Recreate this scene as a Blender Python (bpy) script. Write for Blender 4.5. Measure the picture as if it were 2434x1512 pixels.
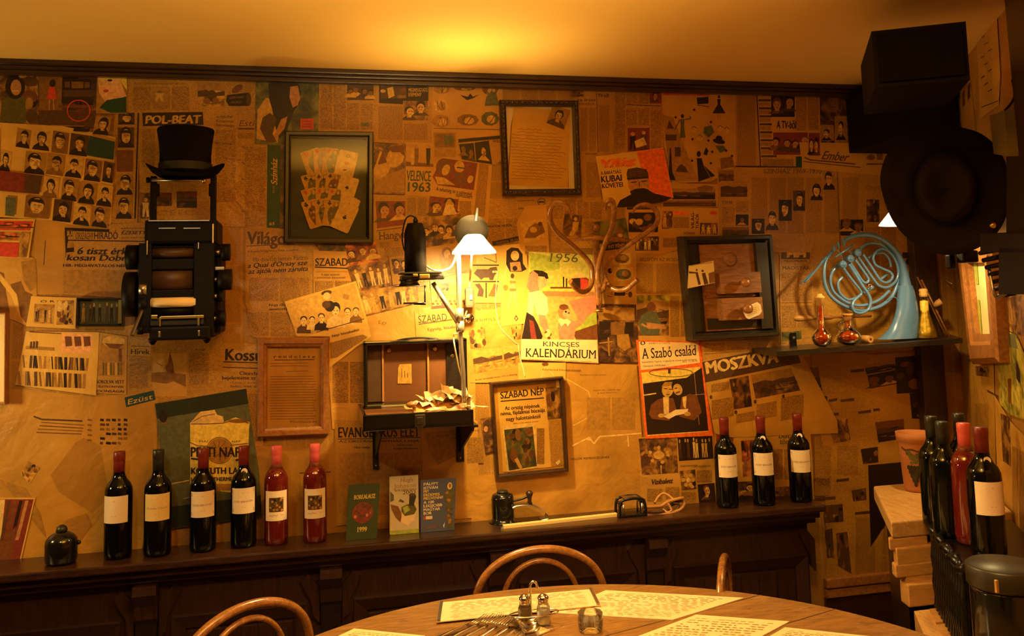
import bpy, bmesh, math, random
from mathutils import Vector, Matrix
R_ = random.Random(7)
for o in list(bpy.data.objects): bpy.data.objects.remove(o)
SC = bpy.context.scene; COL = SC.collection
# ---------------------------------------------------------------- camera
F, PX, PY = 2100.0, 1217.0, 506.0
uZ = Vector((650-PX, 21500+PY, -F)).normalized()
uX = Vector((10540-PX, PY-466, -F)); uX = (uX-uZ*uX.dot(uZ)).normalized()
uY = uZ.cross(uX)
RW = Matrix((uX, uY, uZ)); CAM = Vector((0, 0, 1.5))
cd = bpy.data.cameras.new('camera'); cam = bpy.data.objects.new('camera', cd); COL.objects.link(cam)
cam.matrix_world = Matrix.Translation(CAM) @ RW.to_4x4()
cd.sensor_width = 36; cd.lens = F/2434*36; cd.shift_y = (PY-756)/2434; cd.clip_start = 0.02
SC.camera = cam
# ---------------------------------------------------------------- world, lights, exposure
SC.view_settings.view_transform = 'Standard'; SC.view_settings.look = 'None'
SC.view_settings.gamma = 1; SC.view_settings.exposure = 0.0; SC.view_settings.use_curve_mapping = False
wd = bpy.data.worlds.new('world'); SC.world = wd; wd.use_nodes = True
wd.node_tree.nodes['Background'].inputs[0].default_value = (1, .62, .3, 1)
wd.node_tree.nodes['Background'].inputs[1].default_value = 0.006
W = 2.75                        # the papered back wall stands at y = W
def ray(px, py): return (RW @ Vector((px-PX, PY-py, -F))).normalized()
def yp(px, py, y):
    d = ray(px, py); return CAM + d*(y/d.y)
def zp(px, py, z):
    d = ray(px, py); return CAM + d*((z-1.5)/d.z)
def dp(px, py, dist):
    d = RW @ Vector((px-PX, PY-py, -F)); return CAM + d*(dist/F)
def plight(name, p, col, w, r):
    l = bpy.data.lights.new(name, 'POINT'); l.color = col; l.energy = w; l.shadow_soft_size = r
    o = bpy.data.objects.new(name, l); COL.objects.link(o); o.location = p; return o
WARM = (1, .69, .26); WHITE = (1, .77, .45)
LAMP = yp(1128, 592, W-.33)
LAMP2 = dp(2160, 524, 2.66)
plight('lamp_light', LAMP, WARM, 38.0, .022)
plight('wall_lamp_left_light', (-1.22, 2.38, 1.30), WARM, 14.0, .05)
def spot(name, p, aim, col, w, ang, r=.045):      # shaded pendants shining down, the lamp behind the hat, an added ceiling fill
    l = bpy.data.lights.new(name, 'SPOT'); l.color = col; l.energy = w; l.shadow_soft_size = r; l.spot_size = math.radians(ang); l.spot_blend = .55
    o = bpy.data.objects.new(name, l); COL.objects.link(o); o.location = p; o.rotation_euler = (Vector(aim)-Vector(p)).to_track_quat('-Z', 'Y').to_euler()
spot('lamp_light_right', LAMP2, LAMP2+Vector((-.05, -.05, -1)), WARM, 13, 168, .02)
spot('pendant_light', (0.72, 1.25, 2.03), (.72, 1.55, .75), WHITE, 27, 96)
spot('pendant_light_left', (-0.50, 1.25, 2.03), (-.42, 2.1, .7), WHITE, 18, 100)
spot('ceiling_fill_uplight', (0.32, 1.0, 1.86), (0.28, 1.11, 2.4), WARM, 160, 150, .06)  # unseen spot added to brighten the ceiling, no fixture belongs to it

# ---------------------------------------------------------------- materials
MATS = {}
def mk(name):
    m = bpy.data.materials.new(name); m.use_nodes = True
    nt = m.node_tree; b = nt.nodes['Principled BSDF']; return m, nt, b
def N(nt, t, **kw):
    n = nt.nodes.new(t)
    for k, v in kw.items(): setattr(n, k, v)
    return n
def pos(nt, sc):
    g = N(nt, 'ShaderNodeNewGeometry'); mp = N(nt, 'ShaderNodeMapping')
    nt.links.new(g.outputs['Position'], mp.inputs['Vector']); mp.inputs['Scale'].default_value = sc
    return mp.outputs[0]
def noise(nt, vec, sc, det=3, rough=.55, dist=0):
    n = N(nt, 'ShaderNodeTexNoise'); n.inputs['Scale'].default_value = sc; n.inputs['Detail'].default_value = det
    n.inputs['Roughness'].default_value = rough; n.inputs['Distortion'].default_value = dist
    nt.links.new(vec, n.inputs['Vector']); return n.outputs['Fac']
def ramp(nt, fac, stops):
    r = N(nt, 'ShaderNodeValToRGB'); e = r.color_ramp.elements
    while len(e) < len(stops): e.new(.5)
    for i, (p, c) in enumerate(stops): e[i].position = p; e[i].color = (*c, 1)
    nt.links.new(fac, r.inputs[0]); return r.outputs[0]
def mixc(nt, fac, a, b, mode='MIX'):
    m = N(nt, 'ShaderNodeMix', data_type='RGBA', blend_type=mode)
    for i, v in ((0, fac), (6, a), (7, b)):
        if isinstance(v, (int, float)): m.inputs[i].default_value = v
        elif isinstance(v, tuple): m.inputs[i].default_value = (*v, 1)
        else: nt.links.new(v, m.inputs[i])
    return m.outputs[2]
def bump(nt, b, h, st, dist=.01):
    n = N(nt, 'ShaderNodeBump'); n.inputs['Strength'].default_value = st; n.inputs['Distance'].default_value = dist
    nt.links.new(h, n.inputs['Height']); nt.links.new(n.outputs[0], b.inputs['Normal'])
def plain(name, col, rough=.5, metal=0, var=.25, sc=18, trans=0, coat=0, bmp=0, ior=1.45, spec=.5):
    m, nt, b = mk(name); b.inputs['Specular IOR Level'].default_value = spec
    v = pos(nt, (1, 1, 1)); f = noise(nt, v, sc, 4)
    c = ramp(nt, f, [(.25, tuple(x*(1-var) for x in col)), (.75, tuple(min(1, x*(1+var)) for x in col))])
    nt.links.new(c, b.inputs['Base Color']); b.inputs['Roughness'].default_value = rough
    b.inputs['Metallic'].default_value = metal; b.inputs['Transmission Weight'].default_value = trans
    b.inputs['Coat Weight'].default_value = coat; b.inputs['IOR'].default_value = ior
    if bmp: bump(nt, b, noise(nt, v, sc*6, 3), bmp, .002)
    MATS[name] = m; return m
def paper(name, col, rough=.42, printed=0, var=.22, spec=.5, ink=(.1, .045, .012)):
    m, nt, b = mk(name); v = pos(nt, (1, 1, 1))
    f = noise(nt, v, 5, 5, .6); g = noise(nt, v, 45, 3)
    c = ramp(nt, f, [(.3, tuple(x*(1-var) for x in col)), (.7, tuple(min(1, x*(1+var)) for x in col))])
    if printed:
        t = noise(nt, pos(nt, (1, 1, 2.1)), 260, 1.5, .5)
        t = ramp(nt, t, [(.44, (1, 1, 1)), (.56, (0, 0, 0))])
        li = N(nt, 'ShaderNodeMath', operation='MULTIPLY'); nt.links.new(t, li.inputs[0]); li.inputs[1].default_value = printed
        c = mixc(nt, li.outputs[0], c, ink)
    nt.links.new(c, b.inputs['Base Color']); b.inputs['Roughness'].default_value = rough
    b.inputs['Specular IOR Level'].default_value = spec
    h = N(nt, 'ShaderNodeMath', operation='ADD'); nt.links.new(noise(nt, v, 7, 4, .5, .8), h.inputs[0])
    s = N(nt, 'ShaderNodeMath', operation='MULTIPLY'); nt.links.new(g, s.inputs[0]); s.inputs[1].default_value = .12
    nt.links.new(s.outputs[0], h.inputs[1]); bump(nt, b, h.outputs[0], .5, .02)
    MATS[name] = m; return m
def halftone(name, lo, mid, hi, sc=26, a=.38, z=.62):
    m, nt, b = mk(name); v = pos(nt, (1, 1, 1)); f = noise(nt, v, sc, 5, .62, .6)
    nt.links.new(ramp(nt, f, [(a, lo), (.5, mid), (z, hi)]), b.inputs['Base Color'])
    b.inputs['Roughness'].default_value = .4; MATS[name] = m
def woodm(name, a, b_, rough=.4, sc=(1, 1, 14), coat=.3, grain=9):
    m, nt, b = mk(name); v = pos(nt, sc); f = noise(nt, v, grain, 6, .65, 1.2)
    nt.links.new(ramp(nt, f, [(.32, a), (.68, b_)]), b.inputs['Base Color'])
    b.inputs['Roughness'].default_value = rough; b.inputs['Coat Weight'].default_value = coat
    b.inputs['Coat Roughness'].default_value = .25; bump(nt, b, f, .15, .003); MATS[name] = m
def glassm(name, tint, refl=.9, rough=.02, dens=0.0):
    m = bpy.data.materials.new(name); m.use_nodes = True; nt = m.node_tree
    nt.nodes.remove(nt.nodes['Principled BSDF']); out = nt.nodes['Material Output']
    tr = N(nt, 'ShaderNodeBsdfTransparent'); tr.inputs[0].default_value = (*tint, 1)
    gl = N(nt, 'ShaderNodeBsdfGlossy'); gl.inputs['Roughness'].default_value = rough; gl.inputs[0].default_value = (1, 1, 1, 1)
    fr = N(nt, 'ShaderNodeFresnel'); fr.inputs[0].default_value = 1.5
    mu = N(nt, 'ShaderNodeMath', operation='MULTIPLY_ADD'); nt.links.new(fr.outputs[0], mu.inputs[0]); mu.inputs[1].default_value = refl; mu.inputs[2].default_value = dens
    mx = N(nt, 'ShaderNodeMixShader'); nt.links.new(mu.outputs[0], mx.inputs[0]); nt.links.new(tr.outputs[0], mx.inputs[1]); nt.links.new(gl.outputs[0], mx.inputs[2])
    nt.links.new(mx.outputs[0], out.inputs[0]); MATS[name] = m
PA = (.50, .25, .036)
paper('paper', PA); paper('news', (.47, .23, .027), printed=.38); paper('column', (.39, .18, .02), printed=.62)
paper('paper_light', (.66, .37, .062)); paper('paper_white', (.80, .60, .24), var=.1); paper('paper_dark', (.36, .165, .02))
paper('paper_tan', (.47, .225, .027), var=.3); paper('cream', (.80, .58, .26), var=.06)
for n_, c_ in dict(ink=(.022, .010, .006), ink2=(.085, .036, .012), brown=(.16, .05, .012), mid=(.21, .088, .014), tan=(.35, .165, .024),
                   light=(.55, .30, .05), pale=(.68, .44, .13), green=(.012, .055, .022), teal=(.016, .048, .038), olive=(.10, .085, .014),
                   lime=(.36, .40, .045), orange=(.78, .13, .018), red=(.55, .05, .022), pink=(.85, .22, .11), skin=(.75, .36, .14),
                   field=(.80, .36, .08), sky=(.56, .50, .09), slate=(.10, .10, .045), blue=(.035, .05, .12), gold=(.75, .52, .08), maroon=(.20, .03, .015),
                   white=(.82, .66, .36), darkgreen=(.02, .024, .009), flesh_brown=(.45, .2, .06)).items():
    plain('t_'+n_, c_, .42, var=.3, sc=90)
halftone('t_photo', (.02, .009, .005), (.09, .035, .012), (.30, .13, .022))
halftone('t_photo_mid', (.05, .02, .008), (.2, .08, .016), (.45, .22, .03), 30)
halftone('t_photo_light', (.16, .07, .014), (.42, .2, .03), (.62, .32, .045), 34)
halftone('t_photo_green', (.02, .025, .01), (.07, .07, .02), (.2, .16, .03), 16)
halftone('t_photo_red', (.12, .02, .008), (.34, .06, .015), (.6, .22, .05), 30)
halftone('t_face', (.2, .08, .018), (.55, .29, .06), (.7, .42, .10), 85, .33, .6)
halftone('t_foliage', (.10, .09, .012), (.34, .26, .03), (.55, .42, .06), 22)
TONE = lambda t: MATS['t_'+t] if 't_'+t in MATS else MATS[t]
m_ = plain('ceiling_paint', (.80, .50, .11), .8, var=.03, sc=3)
woodm('dark_wood', (.014, .0055, .0025), (.052, .019, .007), .38, (14, 14, 1.2))
woodm('dark_wood_h', (.016, .006, .0025), (.06, .022, .008), .3, (1.2, 14, 14))
woodm('black_wood', (.008, .005, .004), (.022, .014, .009), .3, (2, 14, 14))
woodm('green_black_wood', (.010, .008, .004), (.024, .019, .008), .35, (14, 14, 1.5))
woodm('drawer_wood', (.16, .055, .014), (.36, .15, .04), .4, (2, 10, 12))
woodm('frame_oak', (.20, .07, .015), (.40, .16, .04), .35, (6, 6, 6))
woodm('table_wood', (.19, .09, .022), (.34, .17, .045), .25, (2.0, 9, 1), .35, 6)
woodm('bent_wood', (.16, .056, .009), (.36, .15, .026), .25, (5, 5, 5), .5)
woodm('pale_wood', (.42, .22, .06), (.66, .38, .13), .5, (9, 2, 9), .05)
woodm('pale_wood_end', (.44, .21, .05), (.6, .32, .09), .5, (2, 2, 10), .05)
plain('black_metal', (.009, .007, .005), .38, 0, spec=.35); plain('black_enamel', (.008, .007, .005), .16, 0, coat=.4); plain('machine_black', (.006, .004, .003), .5, 0, spec=.14)
plain('black_felt', (.006, .0045, .0035), .9, bmp=.3, spec=.08); plain('hat_felt', (.013, .008, .005), .85, bmp=.4, spec=.15); plain('hat_band', (.012, .014, .013), .6)
plain('steel', (.75, .7, .6), .16, 1, var=.05); plain('dull_steel', (.4, .36, .28), .35, 1, var=.15); plain('polished_bar', (.8, .56, .2), .25, 0, var=.05); plain('brass', (.62, .42, .12), .3, 1, var=.15)
plain('dish_enamel', (.022, .017, .009), .45, 0, var=.3, sc=30); plain('pole_metal', (.55, .5, .38), .3, .8, var=.1)
plain('cord_white', (.75, .6, .35), .5); plain('switch_grey', (.11, .085, .05), .45)
plain('horn_blue', (.085, .205, .46), .26, 0, var=.08, sc=25, coat=.6)
plain('bottle_dark', (.003, .003, .002), .07, 0, spec=.4); plain('bottle_green', (.003, .004, .002), .07, 0, spec=.5)
plain('rose_wine', (.16, .012, .007), .06, 0, trans=.3, coat=1, var=.05); plain('rose_neck', (.32, .09, .03), .06, 0, trans=.4, coat=1)
plain('capsule_red', (.17, .016, .011), .35); plain('capsule_pink', (.62, .10, .10), .35, var=.05); plain('capsule_black', (.02, .02, .016), .35)
plain('label_cream', (.80, .64, .44), .55, var=.05); plain('label_yellow', (.75, .55, .22), .55, var=.05); plain('label_pink', (.72, .5, .42), .6, var=.06)
plain('label_ink', (.32, .2, .12), .6); plain('terracotta', (.38, .13, .035), .7, var=.2, sc=9); plain('amber', (.42, .09, .012), .25, 0, trans=.3, sc=90, var=.7, coat=.5)
plain('leather', (.42, .19, .05), .4, var=.3); plain('leather_dark', (.07, .032, .012), .45); plain('suitcase_lining', (.15, .05, .008), .55, var=.25, sc=8)
plain('book_green', (.035, .055, .016), .4, var=.1); plain('book_blue', (.075, .09, .15), .4, var=.1); plain('book_cream', (.55, .46, .27), .4, var=.1)
plain('book_pages', (.7, .55, .3), .7); plain('porcelain', (.8, .72, .55), .25); plain('salt', (.85, .75, .55), .8); plain('pepper', (.30, .2, .09), .9)
plain('wicker', (.006, .005, .004), .3, bmp=.5); plain('lid_green', (.022, .018, .009), .4, 0); plain('box_grey', (.20, .15, .05), .6)
plain('speaker_black', (.007, .005, .004), .7, bmp=.2, spec=.12); plain('cork', (.6, .34, .1), .8); plain('oil_yellow', (.55, .36, .02), .2, trans=.3, sc=70, var=.6)
plain('floor_boards', (.05, .022, .01), .4); plain('menu_paper', (.80, .60, .30), .5, var=.05)
glassm('clear_glass', (.97, .97, .93)); glassm('pane_glass', (.96, .95, .91), .3, .04); glassm('thick_glass', (.82, .84, .8), 1, .02, .06)
glassm('amber_glass', (.85, .55, .25), 1, .02, .03)
def shade_mat():
    m, nt, b = mk('glass_shade'); b.inputs['Base Color'].default_value = (.95, .88, .72, 1)
    b.inputs['Emission Color'].default_value = (1, .80, .45, 1); b.inputs['Emission Strength'].default_value = 2.5
    tl = N(nt, 'ShaderNodeBsdfTranslucent'); tl.inputs[0].default_value = (.95, .86, .66, 1); mx = N(nt, 'ShaderNodeMixShader'); mx.inputs[0].default_value = .3
    nt.links.new(b.outputs[0], mx.inputs[1]); nt.links.new(tl.outputs[0], mx.inputs[2]); nt.links.new(mx.outputs[0], nt.nodes['Material Output'].inputs[0])
    MATS['glass_shade'] = m
shade_mat()

# ---------------------------------------------------------------- mesh builder
BASE = {}
class MB:
    def __init__(s): s.v = []; s.f = []; s.mi = []; s.sm = []; s.cur = 0
    def add(s, vs, fs, smooth=False):
        o = len(s.v); s.v += [Vector(v) for v in vs]
        for f in fs: s.f.append([i+o for i in f]); s.mi.append(s.cur); s.sm.append(smooth)
        return s
    def m(s, i): s.cur = i; return s
    def box(s, c, d, rot=None, bev=0):
        x, y, z = (k/2 for k in d); c = Vector(c)
        if bev > 0:
            b = min(bev, x*.9, y*.9, z*.9); bm = bmesh.new(); bmesh.ops.create_cube(bm, size=1)
            for v in bm.verts: v.co = Vector((v.co.x*2*x, v.co.y*2*y, v.co.z*2*z))
            bmesh.ops.bevel(bm, geom=bm.edges[:], offset=b, segments=2, affect='EDGES', profile=.6)
            vs = [v.co.copy() for v in bm.verts]; fs = [[v.index for v in f.verts] for f in bm.faces]; bm.free()
        else:
            vs = [Vector((a*x, b_*y, e*z)) for a in (-1, 1) for b_ in (-1, 1) for e in (-1, 1)]
            fs = [(0, 1, 3, 2), (4, 6, 7, 5), (0, 4, 5, 1), (2, 3, 7, 6), (0, 2, 6, 4), (1, 5, 7, 3)]
        if rot is not None: vs = [rot @ v for v in vs]
        return s.add([v+c for v in vs], fs)
    def hull8(s, p): return s.add(p, [(0, 1, 2, 3), (7, 6, 5, 4), (0, 4, 5, 1), (1, 5, 6, 2), (2, 6, 7, 3), (3, 7, 4, 0)])
    def prism(s, pts, d):
        n = len(pts); d = Vector(d); pts = [Vector(p) for p in pts]
        return s.add(pts+[p+d for p in pts], [list(range(n)), list(range(2*n-1, n-1, -1))]+[(i, i+n, (i+1) % n+n, (i+1) % n) for i in range(n)])
    def lathe(s, prof, c, axis=(0, 0, 1), n=28, capa=True, capb=True):
        ax = Vector(axis).normalized(); t = Vector((1, 0, 0)) if abs(ax.x) < .9 else Vector((0, 1, 0))
        u = ax.cross(t).normalized(); w = ax.cross(u); c = Vector(c); vs = []
        for r, h in prof:
            for k in range(n):
                a = 2*math.pi*k/n; vs.append(c+ax*h+u*(r*math.cos(a))+w*(r*math.sin(a)))
        fs = [(j*n+k, j*n+(k+1) % n, (j+1)*n+(k+1) % n, (j+1)*n+k) for j in range(len(prof)-1) for k in range(n)]
        s.add(vs, fs, True)
        o = len(s.v)-len(vs)
        if capa and prof[0][0] > 1e-5: s.f.append([o+k for k in range(n)][::-1]); s.mi.append(s.cur); s.sm.append(False)
        if capb and prof[-1][0] > 1e-5: s.f.append([o+(len(prof)-1)*n+k for k in range(n)]); s.mi.append(s.cur); s.sm.append(False)
        return s
    def cyl(s, a, b, r, n=20, r2=None):
        a = Vector(a); b = Vector(b); d = b-a
        return s.lathe([(r, 0), (r if r2 is None else r2, d.length)], a, d, n)
    def ball(s, c, r, n=16, sc=(1, 1, 1)):
        c = Vector(c); vs = []; m = n//2
        for j in range(m+1):
            for k in range(n):
                t = math.pi*j/m; a = 2*math.pi*k/n
                vs.append(c+Vector((r*sc[0]*math.sin(t)*math.cos(a), r*sc[1]*math.sin(t)*math.sin(a), r*sc[2]*math.cos(t))))
        return s.add(vs, [(j*n+k, (j+1)*n+k, (j+1)*n+(k+1) % n, j*n+(k+1) % n) for j in range(m) for k in range(n)], True)
    def tube(s, pts, r, n=12, sub=5, closed=False):
        pts = [Vector(p) for p in pts]; rs = r if isinstance(r, (list, tuple)) else [r]*len(pts)
        if sub > 1:
            P = []; Q = []; L = len(pts)
            for i in range(L if closed else L-1):
                g = (lambda k: pts[k % L]) if closed else (lambda k: pts[max(0, min(L-1, k))])
                p0, p1, p2, p3 = g(i-1), g(i), g(i+1), g(i+2); r1 = rs[i]; r2 = rs[(i+1) % L]
                for q in range(sub):
                    t = q/sub; P.append(.5*((2*p1)+(p2-p0)*t+(2*p0-5*p1+4*p2-p3)*t*t+(3*p1-p0-3*p2+p3)*t**3)); Q.append(r1+(r2-r1)*t)
            if not closed: P.append(pts[-1]); Q.append(rs[-1])
            pts, rs = P, Q
        L = len(pts); up = None; vs = []
        for i in range(L):
            a = pts[(i-1) % L] if (closed or i > 0) else pts[i]; b = pts[(i+1) % L] if (closed or i < L-1) else pts[i]
            t = (b-a).normalized() if (b-a).length > 1e-9 else Vector((0, 0, 1))
            if up is None: up = t.orthogonal().normalized()
            up = (up-t*up.dot(t)); up = up.normalized() if up.length > 1e-6 else t.orthogonal().normalized()
            w = t.cross(up)
            for k in range(n):
                an = 2*math.pi*k/n; vs.append(pts[i]+up*(rs[i]*math.cos(an))+w*(rs[i]*math.sin(an)))
        fs = [(i*n+k, i*n+(k+1) % n, ((i+1) % L)*n+(k+1) % n, ((i+1) % L)*n+k) for i in range(L if closed else L-1) for k in range(n)]
        s.add(vs, fs, True); o = len(s.v)-len(vs)
        if not closed:
            s.f.append([o+k for k in range(n)][::-1]); s.mi.append(s.cur); s.sm.append(False)
            s.f.append([o+(L-1)*n+k for k in range(n)]); s.mi.append(s.cur); s.sm.append(False)
        return s
    def build(s, name, mats, parent=None, base=None):
        if not isinstance(mats, (list, tuple)): mats = [mats]
        mats = [TONE(x) if isinstance(x, str) else x for x in mats]
        if parent is not None: b = BASE[parent.name]
        elif base is not None: b = Vector(base)
        else:
            lo = Vector([min(v[i] for v in s.v) for i in range(3)]); hi = Vector([max(v[i] for v in s.v) for i in range(3)])
            b = (lo+hi)/2; b.z = lo.z
        me = bpy.data.meshes.new(name); me.from_pydata([v-b for v in s.v], [], s.f)
        for x in mats: me.materials.append(x)
        for p, i, q in zip(me.polygons, s.mi, s.sm): p.material_index = i; p.use_smooth = q
        me.validate(); bm = bmesh.new(); bm.from_mesh(me)
        if s.__class__ is MB: bmesh.ops.recalc_face_normals(bm, faces=bm.faces[:])
        bm.to_mesh(me); bm.free()
        o = bpy.data.objects.new(name, me); COL.objects.link(o)
        if parent is not None: o.parent = parent; BASE[o.name] = b
        else: o.location = b; BASE[o.name] = b
        return o
def tag(o, label, cat, group=None, kind=None):
    if label: o['label'] = label
    if cat: o['category'] = cat
    if group: o['group'] = group
    if kind: o['kind'] = kind
    return o
def thing(name, label, cat, base, group=None):
    o = bpy.data.objects.new(name, None); COL.objects.link(o); o.location = Vector(base); o.empty_display_size = .05
    BASE[o.name] = Vector(base); return tag(o, label, cat, group)
def struct(o): o['kind'] = 'structure'; return o
def dup(root, loc, rz=0, label=None, scale=None):
    r = root.copy(); COL.objects.link(r); r.location = loc; r.rotation_euler = (0, 0, rz)
    if scale: r.scale = (scale,)*3
    if label: r['label'] = label
    for ch in list(root.children):
        c = ch.copy(); COL.objects.link(c); c.parent = r
        for g in list(ch.children): k = g.copy(); COL.objects.link(k); k.parent = c
    return r
def bx(mb, x0, y0, x1, y1, yf, yb, bev=0):
    a = yp(x0, y0, yf); b = yp(x1, y1, yf)
    return mb.box(((a.x+b.x)/2, (yf+yb)/2, (a.z+b.z)/2), (abs(b.x-a.x), abs(yb-yf), abs(a.z-b.z)), bev=bev)

# ---------------------------------------------------------------- flat printing on papers (in wall coordinates)
TC = {}
def tmesh(s, bold):
    k = (s, bold)
    if k not in TC:
        c = bpy.data.curves.new('txt', 'FONT'); c.body = s; c.resolution_u = 3
        o = bpy.data.objects.new('txt', c); COL.objects.link(o)
        me = bpy.data.meshes.new_from_object(o.evaluated_get(bpy.context.evaluated_depsgraph_get()))
        vs = [(v.co.x, v.co.y) for v in me.vertices]; fs = [list(p.vertices) for p in me.polygons]
        bpy.data.objects.remove(o); bpy.data.curves.remove(c); bpy.data.meshes.remove(me)
        if bold:      # bolder letters: the same outline printed three times, slightly shifted
            n = len(vs); vs = [(x+dx, y+dy) for dx, dy in ((-bold, -bold*.4), (0, 0), (bold, bold*.4)) for x, y in vs]; fs = [[i+n*j for i in f] for j in range(3) for f in fs]
        TC[k] = (vs, fs, min(v[0] for v in vs), max(v[0] for v in vs))
    return TC[k]
def serifs(vs, fs):
    out = []
    for yc, y0, y1 in ((.06, -.005, .04), (.62, .645, .688)):
        iv = []
        for f in fs:
            xs = []
            for i in range(len(f)):
                a, b = vs[f[i]], vs[f[(i+1) % len(f)]]
                if (a[1]-yc)*(b[1]-yc) < 0: xs.append(a[0]+(b[0]-a[0])*(yc-a[1])/(b[1]-a[1]))
            if len(xs) >= 2: iv.append([min(xs), max(xs)])
        iv.sort(); mg = []
        for a in iv:
            if mg and a[0] <= mg[-1][1]+.004: mg[-1][1] = max(mg[-1][1], a[1])
            else: mg.append(a[:])
        for a, b in mg:
            if b-a < .15: out.append((a-.05, y0, b+.05, y1))
    return out
def wallmap(px, py, off): return yp(px, py, W-off)
STEP = .00002; SHEETS = [0]
class D(MB):
    def __init__(s, layer=1, mp=wallmap, base_off=None):
        super().__init__(); s.mp = mp; SHEETS[0] += 1; s.off = base_off if base_off is not None else .0006+layer*.0012+(SHEETS[0] % 110)*.000007; s.mats = []; s.q = None
    def t(s, tone):
        m = TONE(tone)
        if m not in s.mats: s.mats.append(m)
        s.cur = s.mats.index(m); s.off += STEP
    def X(s, u, v):
        if s.q is None: return u, v
        (a, b, c, d) = s.q
        return (a[0]*(1-u)*(1-v)+b[0]*u*(1-v)+c[0]*u*v+d[0]*(1-u)*v, a[1]*(1-u)*(1-v)+b[1]*u*(1-v)+c[1]*u*v+d[1]*(1-u)*v)
    def poly(s, pts, tone):
        s.t(tone); s.add([s.mp(*s.X(*p), s.off) for p in pts], [list(range(len(pts)))]); return s
    def rect(s, x0, y0, x1, y1, tone): return s.poly([(x0, y0), (x1, y0), (x1, y1), (x0, y1)], tone)
    def ell(s, cx, cy, rx, ry, tone, n=16, a=0):
        ca, sa = math.cos(a), math.sin(a)
        return s.poly([(cx+rx*math.cos(t)*ca-ry*math.sin(t)*sa, cy+rx*math.cos(t)*sa+ry*math.sin(t)*ca) for t in [2*math.pi*i/n for i in range(n)]], tone)
    def line(s, pts, w, tone):
        s.t(tone)
        for a, b in zip(pts[:-1], pts[1:]):
            dx, dy = b[0]-a[0], b[1]-a[1]; L = math.hypot(dx, dy) or 1; nx, ny = -dy/L*w/2, dx/L*w/2
            s.add([s.mp(*s.X(*p), s.off) for p in ((a[0]+nx, a[1]+ny), (b[0]+nx, b[1]+ny), (b[0]-nx, b[1]-ny), (a[0]-nx, a[1]-ny))], [(0, 1, 2, 3)])
        return s
    def text(s, st, x, y, h, tone='ink', w=None, a=0, sh=0, bold=0, serif=False):
        s.t(tone); vs, fs, x0, x1 = tmesh(st, bold); k = h/.69; kx = k if w is None else w/(x1-x0)
        vs = list(vs); fs = list(fs)
        if serif:
            for (p, q, r, u) in serifs(vs, fs):
                o = len(vs); vs += [(p, q), (r, q), (r, u), (p, u)]; fs.append([o, o+1, o+2, o+3])
        ca, sa = math.cos(math.radians(a)), math.sin(math.radians(a)); P = []
        n0 = len(tmesh(st, bold)[0])
        for i, (vx, vy) in enumerate(vs):
            u = (vx-x0)*kx+vy*k*sh; v = -vy*k; z_ = STEP*.25*(3 if i >= n0 else (i*3//n0 if bold else 0)); P.append(s.mp(*s.X(x+u*ca-v*sa, y+u*sa+v*ca), s.off+z_))
        s.add(P, fs); return s
    def cols(s, x0, y0, x1, y1, n=1, gap=4, tone='column', sl=0):
        w = (x1-x0-gap*(n-1))/n
        for i in range(n):
            a = x0+i*(w+gap); j = R_.uniform(-2, 2)
            s.poly([(a, y0+sl*(a-x0)), (a+w, y0+sl*(a+w-x0)), (a+w, y1+j+sl*(a+w-x0)), (a, y1+j+sl*(a-x0))], tone)
        return s
    def person(s, x, y, r, body='ink', face='face', hair='ink', dirn=0, h=4.5):
        s.poly([(x-r*.5, y+r), (x+r*.5, y+r), (x+r*1.7, y+r*2), (x+r*1.9, y+r*h), (x-r*1.9, y+r*h), (x-r*1.7, y+r*2)], body)
        s.poly([(x-r*.35, y+r*.5), (x+r*.35, y+r*.5), (x+r*.45, y+r*1.5), (x-r*.45, y+r*1.5)], face)
        s.ell(x, y-r*.42, r*.92, r*(.8 if int(x*97+y*31) % 3 else 1.25), hair); s.ell(x+dirn*r*.2, y+r*.14, r*.74, r*.98, face)
        s.ell(x+dirn*r*.25-r*.3, y+r*.05, r*.17, r*.1, 'ink2', 6); s.ell(x+dirn*r*.25+r*.3, y+r*.05, r*.17, r*.1, 'ink2', 6)
        s.ell(x+dirn*r*.25, y+r*.68, r*.25, r*.1, 'brown', 6)
        return s
    def portrait(s, q, bg='tan', body='ink', face='face', hair='ink', dirn=0, k=None):
        if face in ('light', 'pale'): face = 'face'
        o = s.q; s.q = q; s.rect(0, 0, 1, 1, bg); r = .27 if k is None else k
        x = .5-dirn*.06
        s.poly([(x-.14, .62), (x+.14, .62), (.93, .82), (1, 1), (0, 1), (.07, .82)], body)
        s.poly([(x-.09, .55), (x+.09, .55), (x+.12, .78), (x-.1, .78)], face)
        lg = int(q[0][0]*7+q[0][1]*3) % 3 == 0; s.ell(x, .38 if lg else .31, r*(1.05 if lg else .9), r*(1.15 if lg else .78), hair, 18); s.ell(x+dirn*.04, .43, r*.74, r*.98, face, 18)
        s.poly([(x-r, .34), (x-r*.6, .14), (x+r*.6, .12), (x+r, .34), (x+r*.3, .28), (x-r*.4, .26)], hair)
        s.line([(x-.15+dirn*.05, .40), (x-.04+dirn*.05, .40)], .03, 'ink2'); s.line([(x+.05+dirn*.05, .40), (x+.16+dirn*.05, .40)], .03, 'ink2')
        s.line([(x+dirn*.07, .43), (x+.02+dirn*.09, .53)], .02, 'mid'); s.line([(x-.07+dirn*.05, .60), (x+.07+dirn*.05, .60)], .025, 'brown')
        s.q = o; return s
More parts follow.
